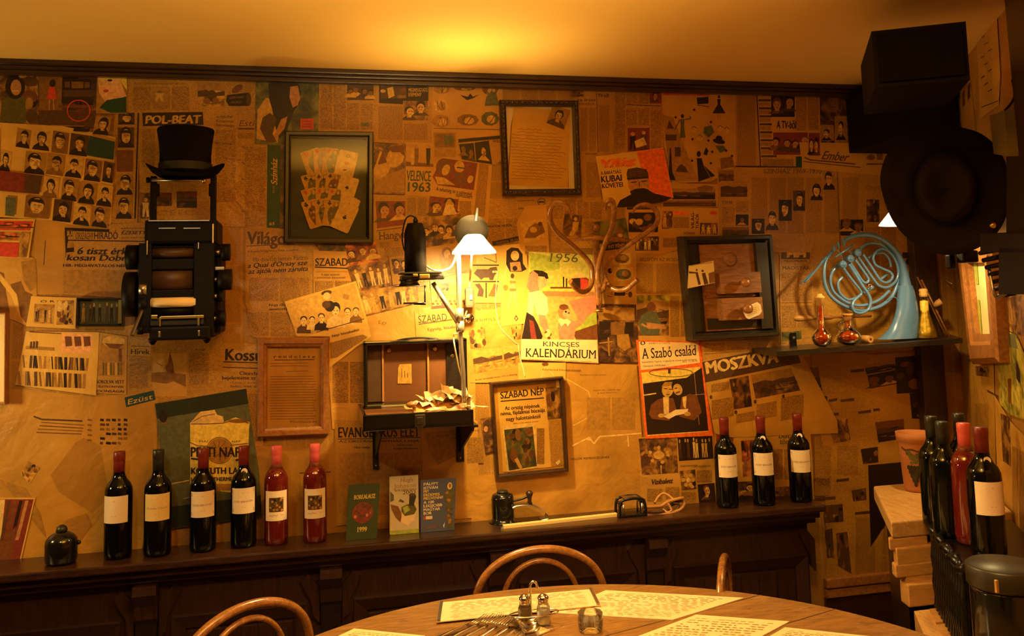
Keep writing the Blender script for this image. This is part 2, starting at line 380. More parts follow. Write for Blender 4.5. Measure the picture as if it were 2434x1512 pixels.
    def photo(s, q, kind='group', bg='photo', n=4, seed=1, face='light'):
        o = s.q; s.q = q; s.rect(0, 0, 1, 1, bg); r = random.Random(seed)
        if kind in ('group', 'figs') and face in ('light', 'pale', 'tan'): face = 'face'
        if kind == 'group':
            rr = .36/max(2, n)+.03
            for i in range(n):
                s.person((i+.5)/n+r.uniform(-.05, .05), r.uniform(.28, .55), rr, r.choice(['ink', 'ink2', 'light', 'mid', 'photo']), face, r.choice(['ink', 'ink', 'brown']), r.choice([-1, 0, 1]), min(3.2, .44/rr))
        elif kind == 'figs':
            for i in range(n):
                x = (i+.5)/n+r.uniform(-.04, .04); y = r.uniform(.18, .3); b = r.choice(['ink', 'ink2', 'light', 'pale']); w = .3/n
                s.poly([(x-w, y+.1), (x+w, y+.1), (x+w*.8, .55), (x+w, .93), (x+w*.3, .93), (x, .6), (x-w*.4, .93), (x-w, .93), (x-w*.8, .55)], b)
                s.ell(x, y, w*.6, .075, face)
        elif kind == 'land':
            s.poly([(0, .0), (1, 0), (1, .4), (.7, .33), (.4, .42), (0, .36)], face)
            s.poly([(0, .36), (.3, .30), (.55, .44), (1, .36), (1, .55), (0, .6)], 'ink2')
            for i in range(4): x = r.random()*.8; y = .6+r.random()*.3; s.poly([(x, y), (x+.3, y-.03), (x+.25, y+.06)], r.choice(['mid', 'ink', face]))
        elif kind == 'blob':
            for i in range(n*4):
                x, y = r.random(), r.random(); w, h = r.uniform(.04, .16), r.uniform(.05, .2)
                x = min(max(x, w), 1-w); y = min(max(y, h), 1-h); s.ell(x, y, w, h, r.choice(['ink', 'ink2', face, 'mid', 'brown']), 7, r.random()*.6 if w < .1 else 0)
        s.q = o; return s
    def finish(s, label, name='newspaper_clipping', cat='newspaper clipping', parent=None, group=None):
        ob = s.build(name, s.mats, parent)
        if parent is None: tag(ob, label, cat, group)
        return ob
def Q(x0, y0, x1, y1, s=0, k=0):   # upright rectangle with slope s (per px) and lean k
    return [(x0, y0), (x1, y0+s*(x1-x0)), (x1+k*(y1-y0), y1+s*(x1-x0)), (x0+k*(y1-y0), y1)]
# ---------------------------------------------------------------- the room
def wall_news():
    m, nt, b = mk('wall_newspaper'); 
    v = pos(nt, (1, 1, 1)); f = noise(nt, v, 4, 5, .6)
    base = ramp(nt, f, [(.3, (.32, .145, .016)), (.7, (.50, .24, .03))])
    t = ramp(nt, noise(nt, pos(nt, (1, 1, 2.1)), 260, 1.5), [(.44, (1, 1, 1)), (.56, (0, 0, 0))])
    g = N(nt, 'ShaderNodeNewGeometry'); sx = N(nt, 'ShaderNodeSeparateXYZ'); nt.links.new(g.outputs['Position'], sx.inputs[0])
    cb = N(nt, 'ShaderNodeCombineXYZ'); nt.links.new(sx.outputs[2], cb.inputs[0])
    ad = N(nt, 'ShaderNodeMath', operation='ADD'); nt.links.new(sx.outputs[0], ad.inputs[0]); nt.links.new(sx.outputs[1], ad.inputs[1]); nt.links.new(ad.outputs[0], cb.inputs[1])
    br = N(nt, 'ShaderNodeTexBrick'); br.inputs['Scale'].default_value = 1; br.inputs['Brick Width'].default_value = .17; br.inputs['Row Height'].default_value = .062
    br.inputs['Mortar Size'].default_value = .0035; br.inputs['Mortar Smooth'].default_value = .1; nt.links.new(cb.outputs[0], br.inputs['Vector'])
    br.inputs['Color1'].default_value = (.6, .6, .6, 1); br.inputs['Color2'].default_value = (.4, .4, .4, 1); br.inputs['Mortar'].default_value = (0, 0, 0, 1)
    mu = N(nt, 'ShaderNodeMath', operation='MULTIPLY'); nt.links.new(t, mu.inputs[0]); nt.links.new(br.outputs[0], mu.inputs[1])
    nt.links.new(mixc(nt, mu.outputs[0], base, (.11, .045, .012)), b.inputs['Base Color']); b.inputs['Roughness'].default_value = .45
    bump(nt, b, noise(nt, v, 8, 4, .5, .8), .35, .02); return m
WN = wall_news(); CZ = 2.212
CORN = yp(2285, 900, W); RD = ray(1850, 690); RD.z = 0; RD.normalize()   # right wall: from the corner towards the viewer
RN = Vector((-RD.y, RD.x, 0))                                              # its normal, into the room
def rwp(px, py, off=0):
    d = ray(px, py); return CAM+d*(((CORN+RN*off)-CAM).dot(RN)/d.dot(RN))
def rmap(px, py, off): return rwp(px, py, off)
def wallbox(a, b, n, t, z0, z1, mat, name):
    a = Vector((a.x, a.y, z0)); b = Vector((b.x, b.y, z0)); m = MB()
    m.hull8([a, b, b+n*t, a+n*t]+[p+Vector((0, 0, z1-z0)) for p in (a, b, b+n*t, a+n*t)]); return struct(m.build(name, mat))
wallbox(Vector((-2.6, W, 0)), Vector((CORN.x+.12, W, 0)), Vector((0, 1, 0)), .12, 0, CZ+.1, WN, 'wall_back')
wallbox(CORN, CORN-RD*3.6, -RN, .12, 0, CZ+.1, WN, 'wall_right')
struct(MB().box((.1, .4, CZ+.06), (6.4, 4.9, .12)).build('ceiling', MATS['ceiling_paint']))
struct(MB().box((.1, .4, -.05), (6.4, 4.9, .1)).build('floor', MATS['floor_boards']))
# cornice with a stepped profile
m = MB(); x1 = 1.98
for (d, h0, h1) in ((.045, 2.196, CZ), (.034, 2.186, 2.197), (.024, 2.172, 2.187)):
    m.box(((-2.6+x1)/2, W-d/2, (h0+h1)/2), (x1+2.6, d, h1-h0-.0004), bev=.003)
struct(m.build('trim_1', MATS['dark_wood_h']))
m = MB(); a = yp(1964, 1380, W-.02); m.box(((a.x+2.05)/2, W-.012, a.z-.012), (2.05-a.x, .024, .03), bev=.004); m.box(((a.x+2.05)/2, W-.009, a.z-.045), (2.05-a.x, .018, .03), bev=.004)
struct(m.build('trim_2', MATS['frame_oak']))
m = MB(); m.box(((a.x+2.1)/2, W-.006, (a.z-.06)/2), (2.1-a.x, .012, a.z-.06)); struct(m.build('baseboard_back', MATS['dark_wood_h']))

# panelled wainscot with its ledge
LZ = .820; WX0 = -2.0; WX1 = 1.572
wt = thing('wainscot', 'dark panelled wooden wainscot with a ledge running below the newspaper wall', 'wainscot', ((WX0+WX1)/2, W-.08, 0))
m = MB(); m.box(((WX0+WX1)/2, W-.0805, LZ-.011), (WX1-WX0+.02, .158, .022), bev=.005); m.build('ledge_board', MATS['dark_wood_h'], wt)
m = MB(); m.box(((WX0+WX1)/2, W-.071, LZ-.034), (WX1-WX0, .138, .022), bev=.006); m.box(((WX0+WX1)/2, W-.061, LZ-.055), (WX1-WX0-.01, .118, .018), bev=.005)
m.build('ledge_moulding', MATS['dark_wood_h'], wt)
m = MB(); m.box(((WX0+WX1)/2-.01, W-.045, .38), (WX1-WX0-.02, .088, .752)); m.build('carcass', MATS['dark_wood'], wt)
cx = [-1.45, -.95, -.445, .045, .53, 1.02]
for i, c in enumerate(cx):
    m = MB(); m.box((c, W-.097, .375), (.055, .018, .74), bev=.003); m.build('pilaster', MATS['black_wood'], wt)
    m = MB()
    prof = [(0, LZ-.066), (-.042, LZ-.066), (-.045, LZ-.09), (-.034, LZ-.105), (-.020, LZ-.125), (-.016, LZ-.16), (0, LZ-.18)]
    m.prism([Vector((c-.03, W-.1+p[0], p[1])) for p in prof], (.06, 0, 0)); m.build('corbel', MATS['dark_wood'], wt)
    x0, x1_ = c+.065, (cx[i+1] if i < 5 else WX1+.03)-.065
    # scroll-cut stile edges, raised moulding and field
    for s_, e in ((1, c+.032), (-1, x1_+.033)):
        m = MB(); m.prism([Vector((e+s_*q[0], W-.089, q[1])) for q in ((0, .70), (.03, .735), (.052, .72), (.04, .69), (.022, .66), (.018, .62), (0, .60))], (0, -.012, 0)); m.build('scroll', MATS['dark_wood'], wt)
  
    m = MB()
    o_ = [(x0, .655), (x1_, .655), (x1_, .06), (x0, .06)]; i_ = [(x0+.035, .62), (x1_-.035, .62), (x1_-.035, .10), (x0+.035, .10)]
    for k in range(4):
        a, b, c2, d2 = o_[k], o_[(k+1) % 4], i_[(k+1) % 4], i_[k]
        m.hull8([Vector((p[0], W-.089, p[1])) for p in (a, b, c2, d2)]+[Vector((p[0], W-y_, p[1])) for p, y_ in ((a, .108), (b, .108), (c2, .094), (d2, .094))])
    pn = m.build('panel', MATS['dark_wood'], wt)
    m = MB(); n_ = 6; w_ = (x1_-x0-.08)/n_
    for k in range(n_): m.box((x0+.04+w_*(k+.5), W-.0905, .36), (w_-.003, .004, .50), bev=.001)
    m.build('panel_boards', MATS['dark_wood'], pn)

# ---------------------------------------------------------------- newspaper clippings glued to the back wall
def sheet(pts, tone='news', layer=1):
    d = D(layer); d.poly(pts, tone); return d
P = Q
# --- top left
d = sheet([(-60, 172), (95, 182), (95, 297), (-60, 290)], 'photo_mid'); d.photo([(-60, 174), (92, 182), (92, 296), (-60, 289)], 'blob', 'photo_mid', 4, 3, 'tan')
d.poly([(0, 290), (4, 240), (22, 226), (60, 232), (62, 292)], 'olive'); d.ell(36, 206, 24, 30, 'ink', 14); d.ell(38, 208, 13, 19, 'flesh_brown', 14); d.line([(30, 216), (44, 216)], 3, 'pale'); d.ell(70, 245, 9, 14, 'tan'); d.ell(50, 178, 6, 8, 'flesh_brown')
d.finish('dark colour picture of a smiling dark-haired girl at the top left end of the wall')
d = sheet([(91, 172), (231, 178), (226, 306), (90, 298)], 'photo', 2); d.rect(93, 182, 148, 262, 'mid'); d.poly([(93, 262), (228, 262), (226, 304), (92, 297)], 'ink2')
d.poly([(148, 186), (216, 188), (222, 250), (146, 246)], 'ink'); d.rect(170, 194, 198, 210, 'mid'); d.rect(154, 194, 166, 208, 'brown'); d.rect(201, 195, 213, 209, 'brown'); d.rect(150, 214, 220, 230, 'ink2'); d.rect(140, 250, 228, 256, 'brown')
for k in range(12): a = k*math.pi/6; d.line([(187, 263), (187+25*math.cos(a), 263+24*math.sin(a))], 1.2, 'maroon')
for k in range(24): a = k*math.pi/12; d.line([(187+27*math.cos(a), 263+25*math.sin(a)), (187+27*math.cos(a+.27), 263+25*math.sin(a+.27))], 3, 'red')
d.poly([(117, 206), (130, 206), (135, 236), (110, 236)], 'red'); d.ell(125, 198, 7, 9, 'ink'); d.line([(118, 236), (117, 262)], 3, 'flesh_brown'); d.line([(127, 236), (128, 262)], 3, 'flesh_brown'); d.line([(122, 298), (200, 300)], 2, 'tan')
d.finish('colour picture of an old black carriage with red spoked wheels and a girl in red')
d = sheet([(231, 178), (303, 180), (300, 270), (228, 270)], 'tan', 3); d.ell(268, 184, 34, 16, 'light'); d.poly([(232, 184), (285, 190), (300, 228), (276, 238), (250, 242), (236, 222)], 'skin'); d.poly([(236, 182), (262, 176), (300, 180), (302, 215), (286, 192), (262, 188), (240, 194)], 'gold'); d.poly([(254, 238), (300, 230), (300, 268), (262, 268), (236, 256)], 'green'); d.ell(261, 191, 6, 2.5, 'ink'); d.ell(252, 216, 7, 3.5, 'red'); d.ell(241, 200, 4, 5, 'paper_light')
d.finish('magazine picture of a painted blonde lady in a green collar')
d = sheet([(301, 182), (465, 188), (463, 268), (300, 268)], 'news'); d.poly([(303, 178), (460, 184), (460, 190), (303, 186)], 'orange'); d.text('(FALSTAFF) ÉS A HORGÁSZ LEGÉNY', 318, 201, 4.5, 'ink2', 126); d.cols(316, 206, 450, 262, 3, 5); d.rect(357, 208, 402, 246, 'tan'); d.photo(P(362, 210, 398, 244), 'figs', 'tan', 1, 3, 'mid')
d.finish('newspaper page with an orange top strip and a small drawing of a seated angler')
d = sheet([(463, 184), (614, 190), (612, 266), (463, 266)], 'news'); d.photo(P(470, 196, 534, 253), 'land', 'photo_light', 3, 4, 'tan'); d.ell(503, 228, 12, 14, 'ink2'); d.ell(492, 240, 8, 8, 'mid'); d.ell(513, 240, 8, 8, 'mid')
d.poly([(540, 226), (590, 220), (596, 236), (592, 252), (544, 252), (537, 240)], 'ink'); d.ell(591, 236, 6, 16, 'ink2'); d.text('LEGJOBB A DIANDT', 545, 235, 5, 'tan', 34, -4); d.text('VÁLASZT', 548, 246, 5, 'tan', 28, -3); d.ell(564, 211, 15, 8, 'brown', 12, -.6)
d.finish('newspaper page with a cyclist photograph and a drawn black barrel')
# --- strips and the portrait chart
d = sheet([(272, 262), (332, 262), (326, 535), (262, 530)], 'news'); d.line([(329, 268), (321, 520)], 4, 'ink')
for y0, y1, k in ((268, 296, 0), (303, 351, 1), (357, 408, 2), (414, 463, 3), (468, 520, 4)):
    s_ = (268-y0)*.03
    if k == 2: d.rect(280+s_, y0, 319+s_, y1, 'brown')
    else: d.portrait(P(281+s_, y0, 320+s_, y1), 'tan' if k in (3, 4) else 'ink2', 'ink', 'light', 'ink', (k % 3)-1, .36)
d.finish('vertical strip of five small portraits beside a thick black rule')
d = sheet([(326, 256), (612, 262), (606, 540), (335, 532)], 'news', 1); d.poly([(338, 268), (482, 266), (484, 297), (340, 300)], 'ink'); d.text('POL-BEAT', 345, 294, 19, 'light', 132, -.5, .1, .05)
for i_, (s_, y_) in enumerate((('az MSZMP', 280), ('Központi', 290), ('Bizottsága', 300))): d.text(s_, 513, y_, 6, 'ink2', 40+i_*2, 2, .2, .02)
d.text('Esti', 568, 300, 14, 'ink2', 34, 0, .3, 0); d.rect(566, 304, 604, 308, 'ink2'); d.cols(338, 306, 368, 400, 1); d.cols(512, 308, 560, 480, 1); d.cols(566, 316, 602, 330, 1); d.text('Magyar emberek', 506, 340, 4.5, 'ink2', 46, 6, bold=.02); d.text('Aki könnyű szívvel', 532, 378, 4.5, 'ink2', 44, 6); d.photo(Q(333, 458, 360, 520), 'figs', 'photo', 1, 301, 'tan'); d.photo(Q(370, 458, 408, 490), 'land', 'photo', 2, 302, 'brown'); d.photo(Q(420, 455, 468, 494), 'land', 'ink', 2, 303, 'brown'); d.text('JUTT EZ ALATT', 371, 512, 12, 'column', 90, 0, 0, .02)
d.finish('newspaper page titled POL-BEAT in a black box behind the top hat')
d = sheet([(-60, 288), (150, 300), (275, 326), (262, 552), (120, 524), (-60, 512)], 'paper_light', 2)
def pc(x0, y0, x1, y1): return [(x0/3.476, 140+(y0-8)/3.476), (x1/3.476, 140+(y0+14)/3.476), ((x1-18)/3.476, 140+(y1+8)/3.476), ((x0-18)/3.476, 140+(y1-10)/3.476)]
cells = [(145, 575, 262, 735), (282, 585, 425, 755), (440, 600, 575, 780), (588, 620, 735, 800), (10, 760, 100, 930), (215, 770, 385, 950), (395, 785, 540, 960), (550, 805, 690, 980), (708, 830, 845, 1010), (860, 850, 948, 1020),
         (365, 975, 490, 1145), (520, 990, 650, 1170), (660, 1020, 800, 1195), (812, 1040, 938, 1215), (215, 1135, 420, 1315), (450, 1165, 600, 1345), (618, 1200, 755, 1375), (772, 1220, 900, 1390)]
for i, c in enumerate(cells): d.portrait(pc(*c), ['tan', 'light', 'mid', 'ink2', 'light', 'tan'][i % 6], ['ink', 'ink', 'mid', 'ink'][i % 4], 'pale' if i % 3 else 'light', 'ink', [-1, 0, 1][i*7 % 3], [.3, .36, .27][i*5 % 3])
d.poly([(213, 322), (273, 337), (270, 380), (205, 369)], 'teal'); d.poly([(-60, 400), (0, 405), (101, 418), (93, 462), (-60, 448)], 'maroon'); d.poly([(60, 413), (101, 418), (93, 462), (56, 456)], 'ink2'); d.rect(-60, 310, -2, 390, 'ink2'); d.poly([(14, 468), (38, 470), (34, 514), (12, 512)], 'slate'); d.poly([(-60, 460), (-6, 462), (-10, 512), (-60, 510)], 'mid')
d.poly([(176, 304), (214, 306), (210, 314), (174, 312)], 'ink')
d.portrait([(228, 276), (266, 278), (258, 322), (220, 318)], 'tan', 'ink', 'light', 'ink', -1, .3)
d.finish('skewed chart of about twenty black and white portraits in rows')
d = sheet([(-60, 520), (84, 520), (76, 560), (68, 614), (-60, 610)], 'paper_light', 3); d.photo([(-60, 524), (80, 526), (72, 548), (-60, 546)], 'group', 'red', 6, 5, 'orange'); d.photo([(-60, 550), (46, 552), (44, 572), (-60, 570)], 'group', 'photo_red', 5, 9, 'orange'); d.poly([(-60, 574), (46, 578), (42, 612), (-60, 606)], 'red'); d.poly([(48, 552), (72, 552), (62, 612), (44, 612)], 'photo_light')
d.finish('page with reddish group photographs at the left end of the wall')
d = sheet([(84, 520), (300, 548), (345, 542), (345, 700), (78, 700)], 'paper_tan', 1); d.line([(108, 572), (104, 630)], 2, 'ink2'); d.finish('plain wrinkled brown sheet left of the bold italic headline')
d = sheet([(152, 538), (350, 528), (350, 712), (148, 700)], 'news', 2)
d.poly([(154, 541), (260, 545), (260, 552), (162, 549), (161, 610), (156, 612)], 'ink'); d.rect(158, 546, 172, 562, 'ink2'); d.text('IU', 160, 560, 11, 'light', 11, bold=.03); d.text('ORSZÁGHY', 180, 568, 16, 'ink2', 42, 2, bold=.02); d.text('HIRADÓ', 224, 568, 16, 'ink', 56, 0, bold=.02)
d.text('BARTÓTÓZÁS', 288, 545, 4, 'ink2', 60, sh=.3, bold=.02); d.text('ÉZESETT', 288, 557, 8, 'ink', 58, sh=.35, bold=.03); d.text('LEGY NAV VOL', 288, 567, 4, 'ink2', 58, sh=.3, bold=.02)
d.line([(156, 571), (348, 574)], 2.5, 'ink'); d.rect(160, 578, 176, 590, 'tan'); d.poly([(157, 590), (176, 588), (176, 599), (157, 600)], 'ink')
d.text('6 tiszt érkező', 182, 604, 16, 'ink', 162, .5, .28, .035); d.rect(157, 600, 172, 612, 'tan'); d.text('kosan Dobroc', 158, 619, 14, 'ink', 170, .5, .28, .035); d.text('HIR: MEGHIVATALOS NÉP', 150, 634, 6.5, 'ink', 150, .5, 0, .03, True)
d.cols(152, 642, 345, 698, 2, 4, 'tan'); d.finish('newspaper with the bold italic headline lines and HIRADÓ above, left of the black machine')
d = sheet([(-60, 608), (80, 612), (88, 700), (64, 775), (30, 760), (-60, 740)], 'paper', 2); d.poly([(-60, 620), (10, 650), (14, 690), (24, 745), (-60, 740)], 'mid'); d.poly([(24, 676), (50, 668), (60, 692), (78, 700), (62, 768), (46, 748), (36, 700)], 'mid'); d.poly([(50, 622), (84, 616), (88, 680), (72, 694), (56, 668)], 'tan')
d.poly([(0, 650), (40, 700), (50, 760), (42, 742), (26, 702), (0, 668)], 'paper_light'); d.finish('sheet with dark folded ribbon shapes above the left edge picture')
d = sheet([(74, 704), (182, 708), (179, 782), (62, 776)], 'paper_light', 3); d.photo([(82, 722), (130, 724), (128, 770), (80, 768)], 'figs', 'photo_light', 6, 2, 'pale'); d.photo([(136, 714), (176, 714), (174, 772), (134, 772)], 'blob', 'photo_light', 4, 6, 'pale'); d.text('Ö R', 96, 719, 5, 'ink', 34)
d.finish('two small pale photographs glued left of the little glazed picture')
d = sheet([(62, 788), (236, 790), (228, 940), (36, 915)], 'paper_light', 3)
d.line([(70, 789), (146, 793)], 2.5, 'brown'); d.poly([(148, 796), (152, 792), (216, 794), (221, 800), (219, 836), (212, 840), (146, 838), (142, 830)], 'skin')
for k in range(3): d.poly([(154+k*22, 800), (170+k*22, 800), (172+k*22, 822), (156+k*22, 824)], 'brown')
d.poly([(62, 822), (130, 826), (130, 834), (60, 830)], 'tan')
for k in range(3): d.poly([(72+k*7, 812-k), (77+k*7, 812), (76+k*7, 828), (70+k*7, 828)], 'ink2')
rr = random.Random(4)
for row, (ya, yb) in enumerate(((844, 874), (882, 916))):
    x = 56-row*12
    while x < 208-row*6:
        w = rr.uniform(3, 7); ln = rr.uniform(-4, 4); sl = (x-50)*.05
        d.poly([(x+ln, ya+sl), (x+ln+w, ya+sl), (x+w, yb+sl), (x, yb+sl)], rr.choice(['ink', 'ink2', 'tan', 'mid', 'light', 'ink'])); x += w+rr.uniform(.6, 4)
d.finish('magazine page with photographs of book rows on shelves')
d = sheet([(236, 790), (302, 800), (300, 938), (224, 934)], 'paper', 2); d.poly([(242, 798), (298, 803), (296, 897), (230, 893)], 'tan'); d.ell(270, 812, 27, 14, 'light', 14); d.poly([(248, 816), (294, 818), (282, 829), (262, 828)], 'brown'); d.rect(282, 828, 290, 860, 'brown')
for k in range(8): d.rect(244+k*6, 862, 248+k*6, 892, ['olive', 'mid', 'light'][k % 3])
d.text('BESOROLVA VETT', 219, 911, 8, 'ink', 76, 1, bold=.03); d.text('AZ ÉLETKÖNYVEK', 219, 921, 5, 'ink', 76, 1, bold=.03); d.text('ÚJDONSÁGAI', 219, 932, 5.5, 'ink', 76, 1, bold=.03); d.finish('page with a cup picture over three lines of bold capitals')
d = sheet([(300, 800), (530, 800), (530, 955), (304, 958)], 'news', 1); d.line([(311, 823), (356, 824)], 1.5, 'ink2'); d.text('Hirek', 311, 841, 11, 'ink', 45, 1, 0, .02, True); d.cols(306, 846, 352, 925, 1); d.rect(362, 840, 444, 942, 'paper')
d.poly([(404, 836), (398, 870), (392, 908), (402, 902), (416, 904), (412, 866)], 'brown'); d.ell(402, 874, 9, 10, 'mid'); d.poly([(360, 886), (392, 884), (442, 890), (442, 920), (412, 906), (396, 912), (360, 908)], 'mid'); d.line([(372, 862), (386, 870)], 2, 'mid'); d.cols(449, 838, 496, 915, 1); d.text('A régi', 463, 833, 4, 'ink2', 24)
d.finish('newspaper page headed Hirek with a drawn sailing boat')
d = sheet([(528, 815), (625, 818), (625, 1060), (600, 1060), (586, 925), (530, 934)], 'news', 2); d.text('Kossuth', 535, 856, 27, 'ink', 118, 1.5, 0, .035, True); d.line([(531, 860), (625, 863)], 2.5, 'ink'); d.line([(530, 873), (625, 876)], 2, 'ink'); d.text('Churchill', 569, 891, 8, 'ink', 50, 1, 0, .03); d.text('bejelentette az', 528, 902, 8, 'ink', 80, 0, 0, .03); d.text('Churchill azt mondta', 548, 912, 4, 'ink2', 62)
d.text('Nehéz vádak az', 548, 921, 5, 'ink2', 62, bold=.02); d.cols(590, 935, 622, 1050, 1); d.finish('newspaper headed Kossu partly hidden by the oak frame')
# --- lower left crumpled paper
d = sheet([(-60, 925), (60, 925), (225, 944), (375, 930), (372, 1090), (330, 1350), (-60, 1362)], 'paper_tan', 1)
d.poly([(110, 950), (200, 948), (180, 1050), (90, 1180), (-60, 1200), (-60, 1140)], 'paper'); d.poly([(180, 1052), (200, 1040), (240, 1060), (260, 1180), (220, 1220), (140, 1170), (120, 1130)], 'paper_dark')
d.line([(80, 990), (100, 997), (196, 1001)], 4, 'ink2'); 
for k in range(4): d.line([(98-k*4, 1004+k*8), (200-k*2, 1011+k*7)], 2.5, 'brown' if k % 2 else 'mid')
for k in range(6):
    for j in range(5):
        if rr.random() > .15: x = 238+j*14; y = 998+k*11; d.line([(x, y), (x+rr.uniform(6, 12), y+1)], 6, rr.choice(['ink2', 'ink', 'mid']))
for k in range(5): d.line([(208, 998+k*12), (218, 999+k*12)], 4, 'mid')
d.photo([(48, 1125), (68, 1096), (96, 1112), (70, 1150)], 'blob', 'photo_light', 2, 3, 'tan'); d.poly([(0, 1140), (60, 1160), (95, 1220), (110, 1280), (40, 1190)], 'tan'); d.poly([(205, 1220), (218, 1250), (190, 1285), (140, 1260), (160, 1235)], 'paper_dark')
d.poly([(296, 945), (365, 928), (370, 950), (300, 968)], 'teal'); d.text('Ezüst', 304, 962, 12, 'light', 60, -13, .3)
d.finish('large crumpled yellow-brown sheet covering the lower left of the wall')
d = sheet([(-60, 1183), (84, 1183), (48, 1338), (-60, 1345)], 'paper_light', 3); d.poly([(-60, 1187), (80, 1187), (46, 1334), (-60, 1340)], 'maroon'); d.poly([(-60, 1187), (12, 1188), (2, 1282), (-60, 1300)], 'pale')
for k in range(4): d.poly([(18+k*14, 1190), (26+k*14, 1190), (8+k*12, 1284), (0+k*12, 1284)], ['ink2', 'brown', 'ink', 'flesh_brown'][k])
d.poly([(-60, 1290), (10, 1284), (38, 1250), (26, 1330), (-60, 1338)], 'brown'); d.finish('brown picture of wooden posts in the bottom left corner above the ledge')
# --- girl, green strip, Világ page
d = sheet([(608, 186), (759, 190), (756, 348), (606, 342)], 'photo_green', 2)
d.poly([(612, 262), (632, 232), (660, 240), (668, 280), (660, 340), (610, 330)], 'light'); d.poly([(638, 200), (668, 182), (706, 188), (716, 220), (712, 246), (700, 262), (690, 285), (682, 312), (664, 330), (654, 300), (646, 256), (640, 236)], 'ink'); d.poly([(690, 206), (708, 204), (714, 232), (708, 250), (696, 256), (688, 232)], 'flesh_brown')
d.poly([(624, 280), (642, 268), (658, 282), (648, 318), (658, 338), (634, 338), (618, 306)], 'ink2'); d.poly([(652, 322), (668, 284), (684, 276), (676, 306), (656, 330)], 'flesh_brown'); d.rect(714, 282, 746, 308, 'red'); d.poly([(718, 187), (756, 190), (756, 198), (716, 194)], 'red')
for k in range(3): d.line([(718, 289+k*6), (740, 289+k*6)], 1.5, 'maroon')
d.finish('dark green photograph of a dark-haired girl with her chin on her hands')
d = sheet([(583, 338), (692, 346), (692, 560), (585, 545)], 'news', 1); 
for k in range(5): d.text('Magyar emberek élete', 575, 352+k*38, 5, 'ink2', 48, 2, bold=.02)
d.cols(582, 350, 632, 540, 1); d.finish('plain newspaper column between the black machine and the green strip')
d = sheet([(636, 344), (667, 345), (665, 542), (634, 541)], 'green', 3); d.text('Színház', 659, 440, 15, 'light', 62, -90, .25, .03); d.text('FILM', 653, 458, 5, 'tan', 16, -90); d.text('MUZSIKA', 658, 374, 5, 'ink2', 26, -90); d.text('63', 640, 535, 7, 'light', 12, 0, bold=.03)
d.finish('tall narrow green magazine spine strip reading Színház')
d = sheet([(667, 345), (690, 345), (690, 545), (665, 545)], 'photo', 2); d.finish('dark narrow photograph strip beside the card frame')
d = sheet([(583, 540), (748, 548), (740, 835), (600, 800), (583, 720)], 'news', 2); d.text('Világos', 586, 580, 30, 'ink2', 108, 1, 0, .04, True); d.line([(586, 585), (700, 580)], 2, 'ink2'); d.text('A francia közgyűlés a béke, a szabad', 588, 600, 4.5, 'ink2', 120, -2, bold=.02)
d.text('Ma délelőtt ismten Párizsb', 602, 622, 10, 'ink2', 130, -2); d.text('a Quai d\'Orsay sze', 588, 637, 11, 'ink', 142, -3, .25, .03); d.text('az ajtók nem zárulta', 590, 651, 11, 'ink', 142, -3, .25, .03)
d.cols(592, 660, 735, 716, 2); d.text('Nagy siker', 640, 728, 6, 'ink', 45, -2, bold=.02, serif=True); d.text('nemzeti', 640, 738, 6, 'ink', 42, -2, bold=.03, serif=True); d.cols(592, 742, 690, 800, 2); d.finish('newspaper with italic headline lines about Quai d\'Orsay below the card frame')
# --- top middle
d = sheet([(755, 186), (893, 192), (890, 320), (754, 312)], 'news', 1); d.text('ÁLLANDÓ KÜLSŐSÉGEK', 792, 193, 5, 'ink', 64, 1, bold=.03); d.rect(856, 190, 884, 196, 'slate'); d.cols(761, 198, 822, 306, 2, 4); d.photo(P(825, 199, 888, 238), 'group', 'ink2', 4, 12, 'mid'); d.cols(825, 246, 886, 308, 2, 4)
d.rect(858, 292, 878, 300, 'slate'); d.finish('newspaper page with a four-person photograph above the card frame')
d = sheet([(893, 188), (1028, 192), (1026, 345), (890, 338)], 'news', 2); d.poly([(901, 190), (1019, 195), (1018, 240), (958, 240), (958, 248), (901, 245)], 'ink'); d.photo(P(904, 194, 966, 234), 'blob', 'ink2', 3, 21, 'light'); d.poly([(920, 210), (934, 206), (938, 228), (924, 234)], 'light')
for s_, y in (('CSUPA', 206), ('MEGNYUGTATÓ', 218), ('ESEMÉNY', 229)): d.text(s_, 971, y, 8.5, 'light', {'CSUPA': 22, 'MEGNYUGTATÓ': 46, 'ESEMÉNY': 31}[s_], 0, 0, .02)
d.photo(P(960, 240, 1017, 286), 'group', 'photo_mid', 2, 8, 'light'); d.cols(899, 252, 957, 330, 1); d.cols(960, 294, 1016, 334, 1); d.finish('page with white capitals CSUPA MEGNYUGTATÓ ESEMÉNY on black')
d = sheet([(1027, 196), (1195, 204), (1195, 330), (1180, 392), (1026, 384)], 'paper', 1)
rr = random.Random(11)
for (x, y, w, h, t) in ((1050, 210, 20, 14, 'tan'), (1105, 208, 28, 8, 'mid'), (1165, 212, 20, 14, 'mid'), (1048, 250, 18, 18, 'light'), (1048, 288, 22, 16, 'tan'), (1112, 285, 26, 14, 'mid'), (1165, 282, 22, 17, 'slate')):
    d.ell(x, y, w, h, t, 9); d.ell(x+3, y+2, w*.5, h*.6, 'light' if t != 'light' else 'tan', 8)
    for k in range(4): d.line([(x+rr.uniform(-w, w)*.7, y-h*.6), (x+rr.uniform(-w, w)*.7, y+h*.7)], 1.2, 'ink2')
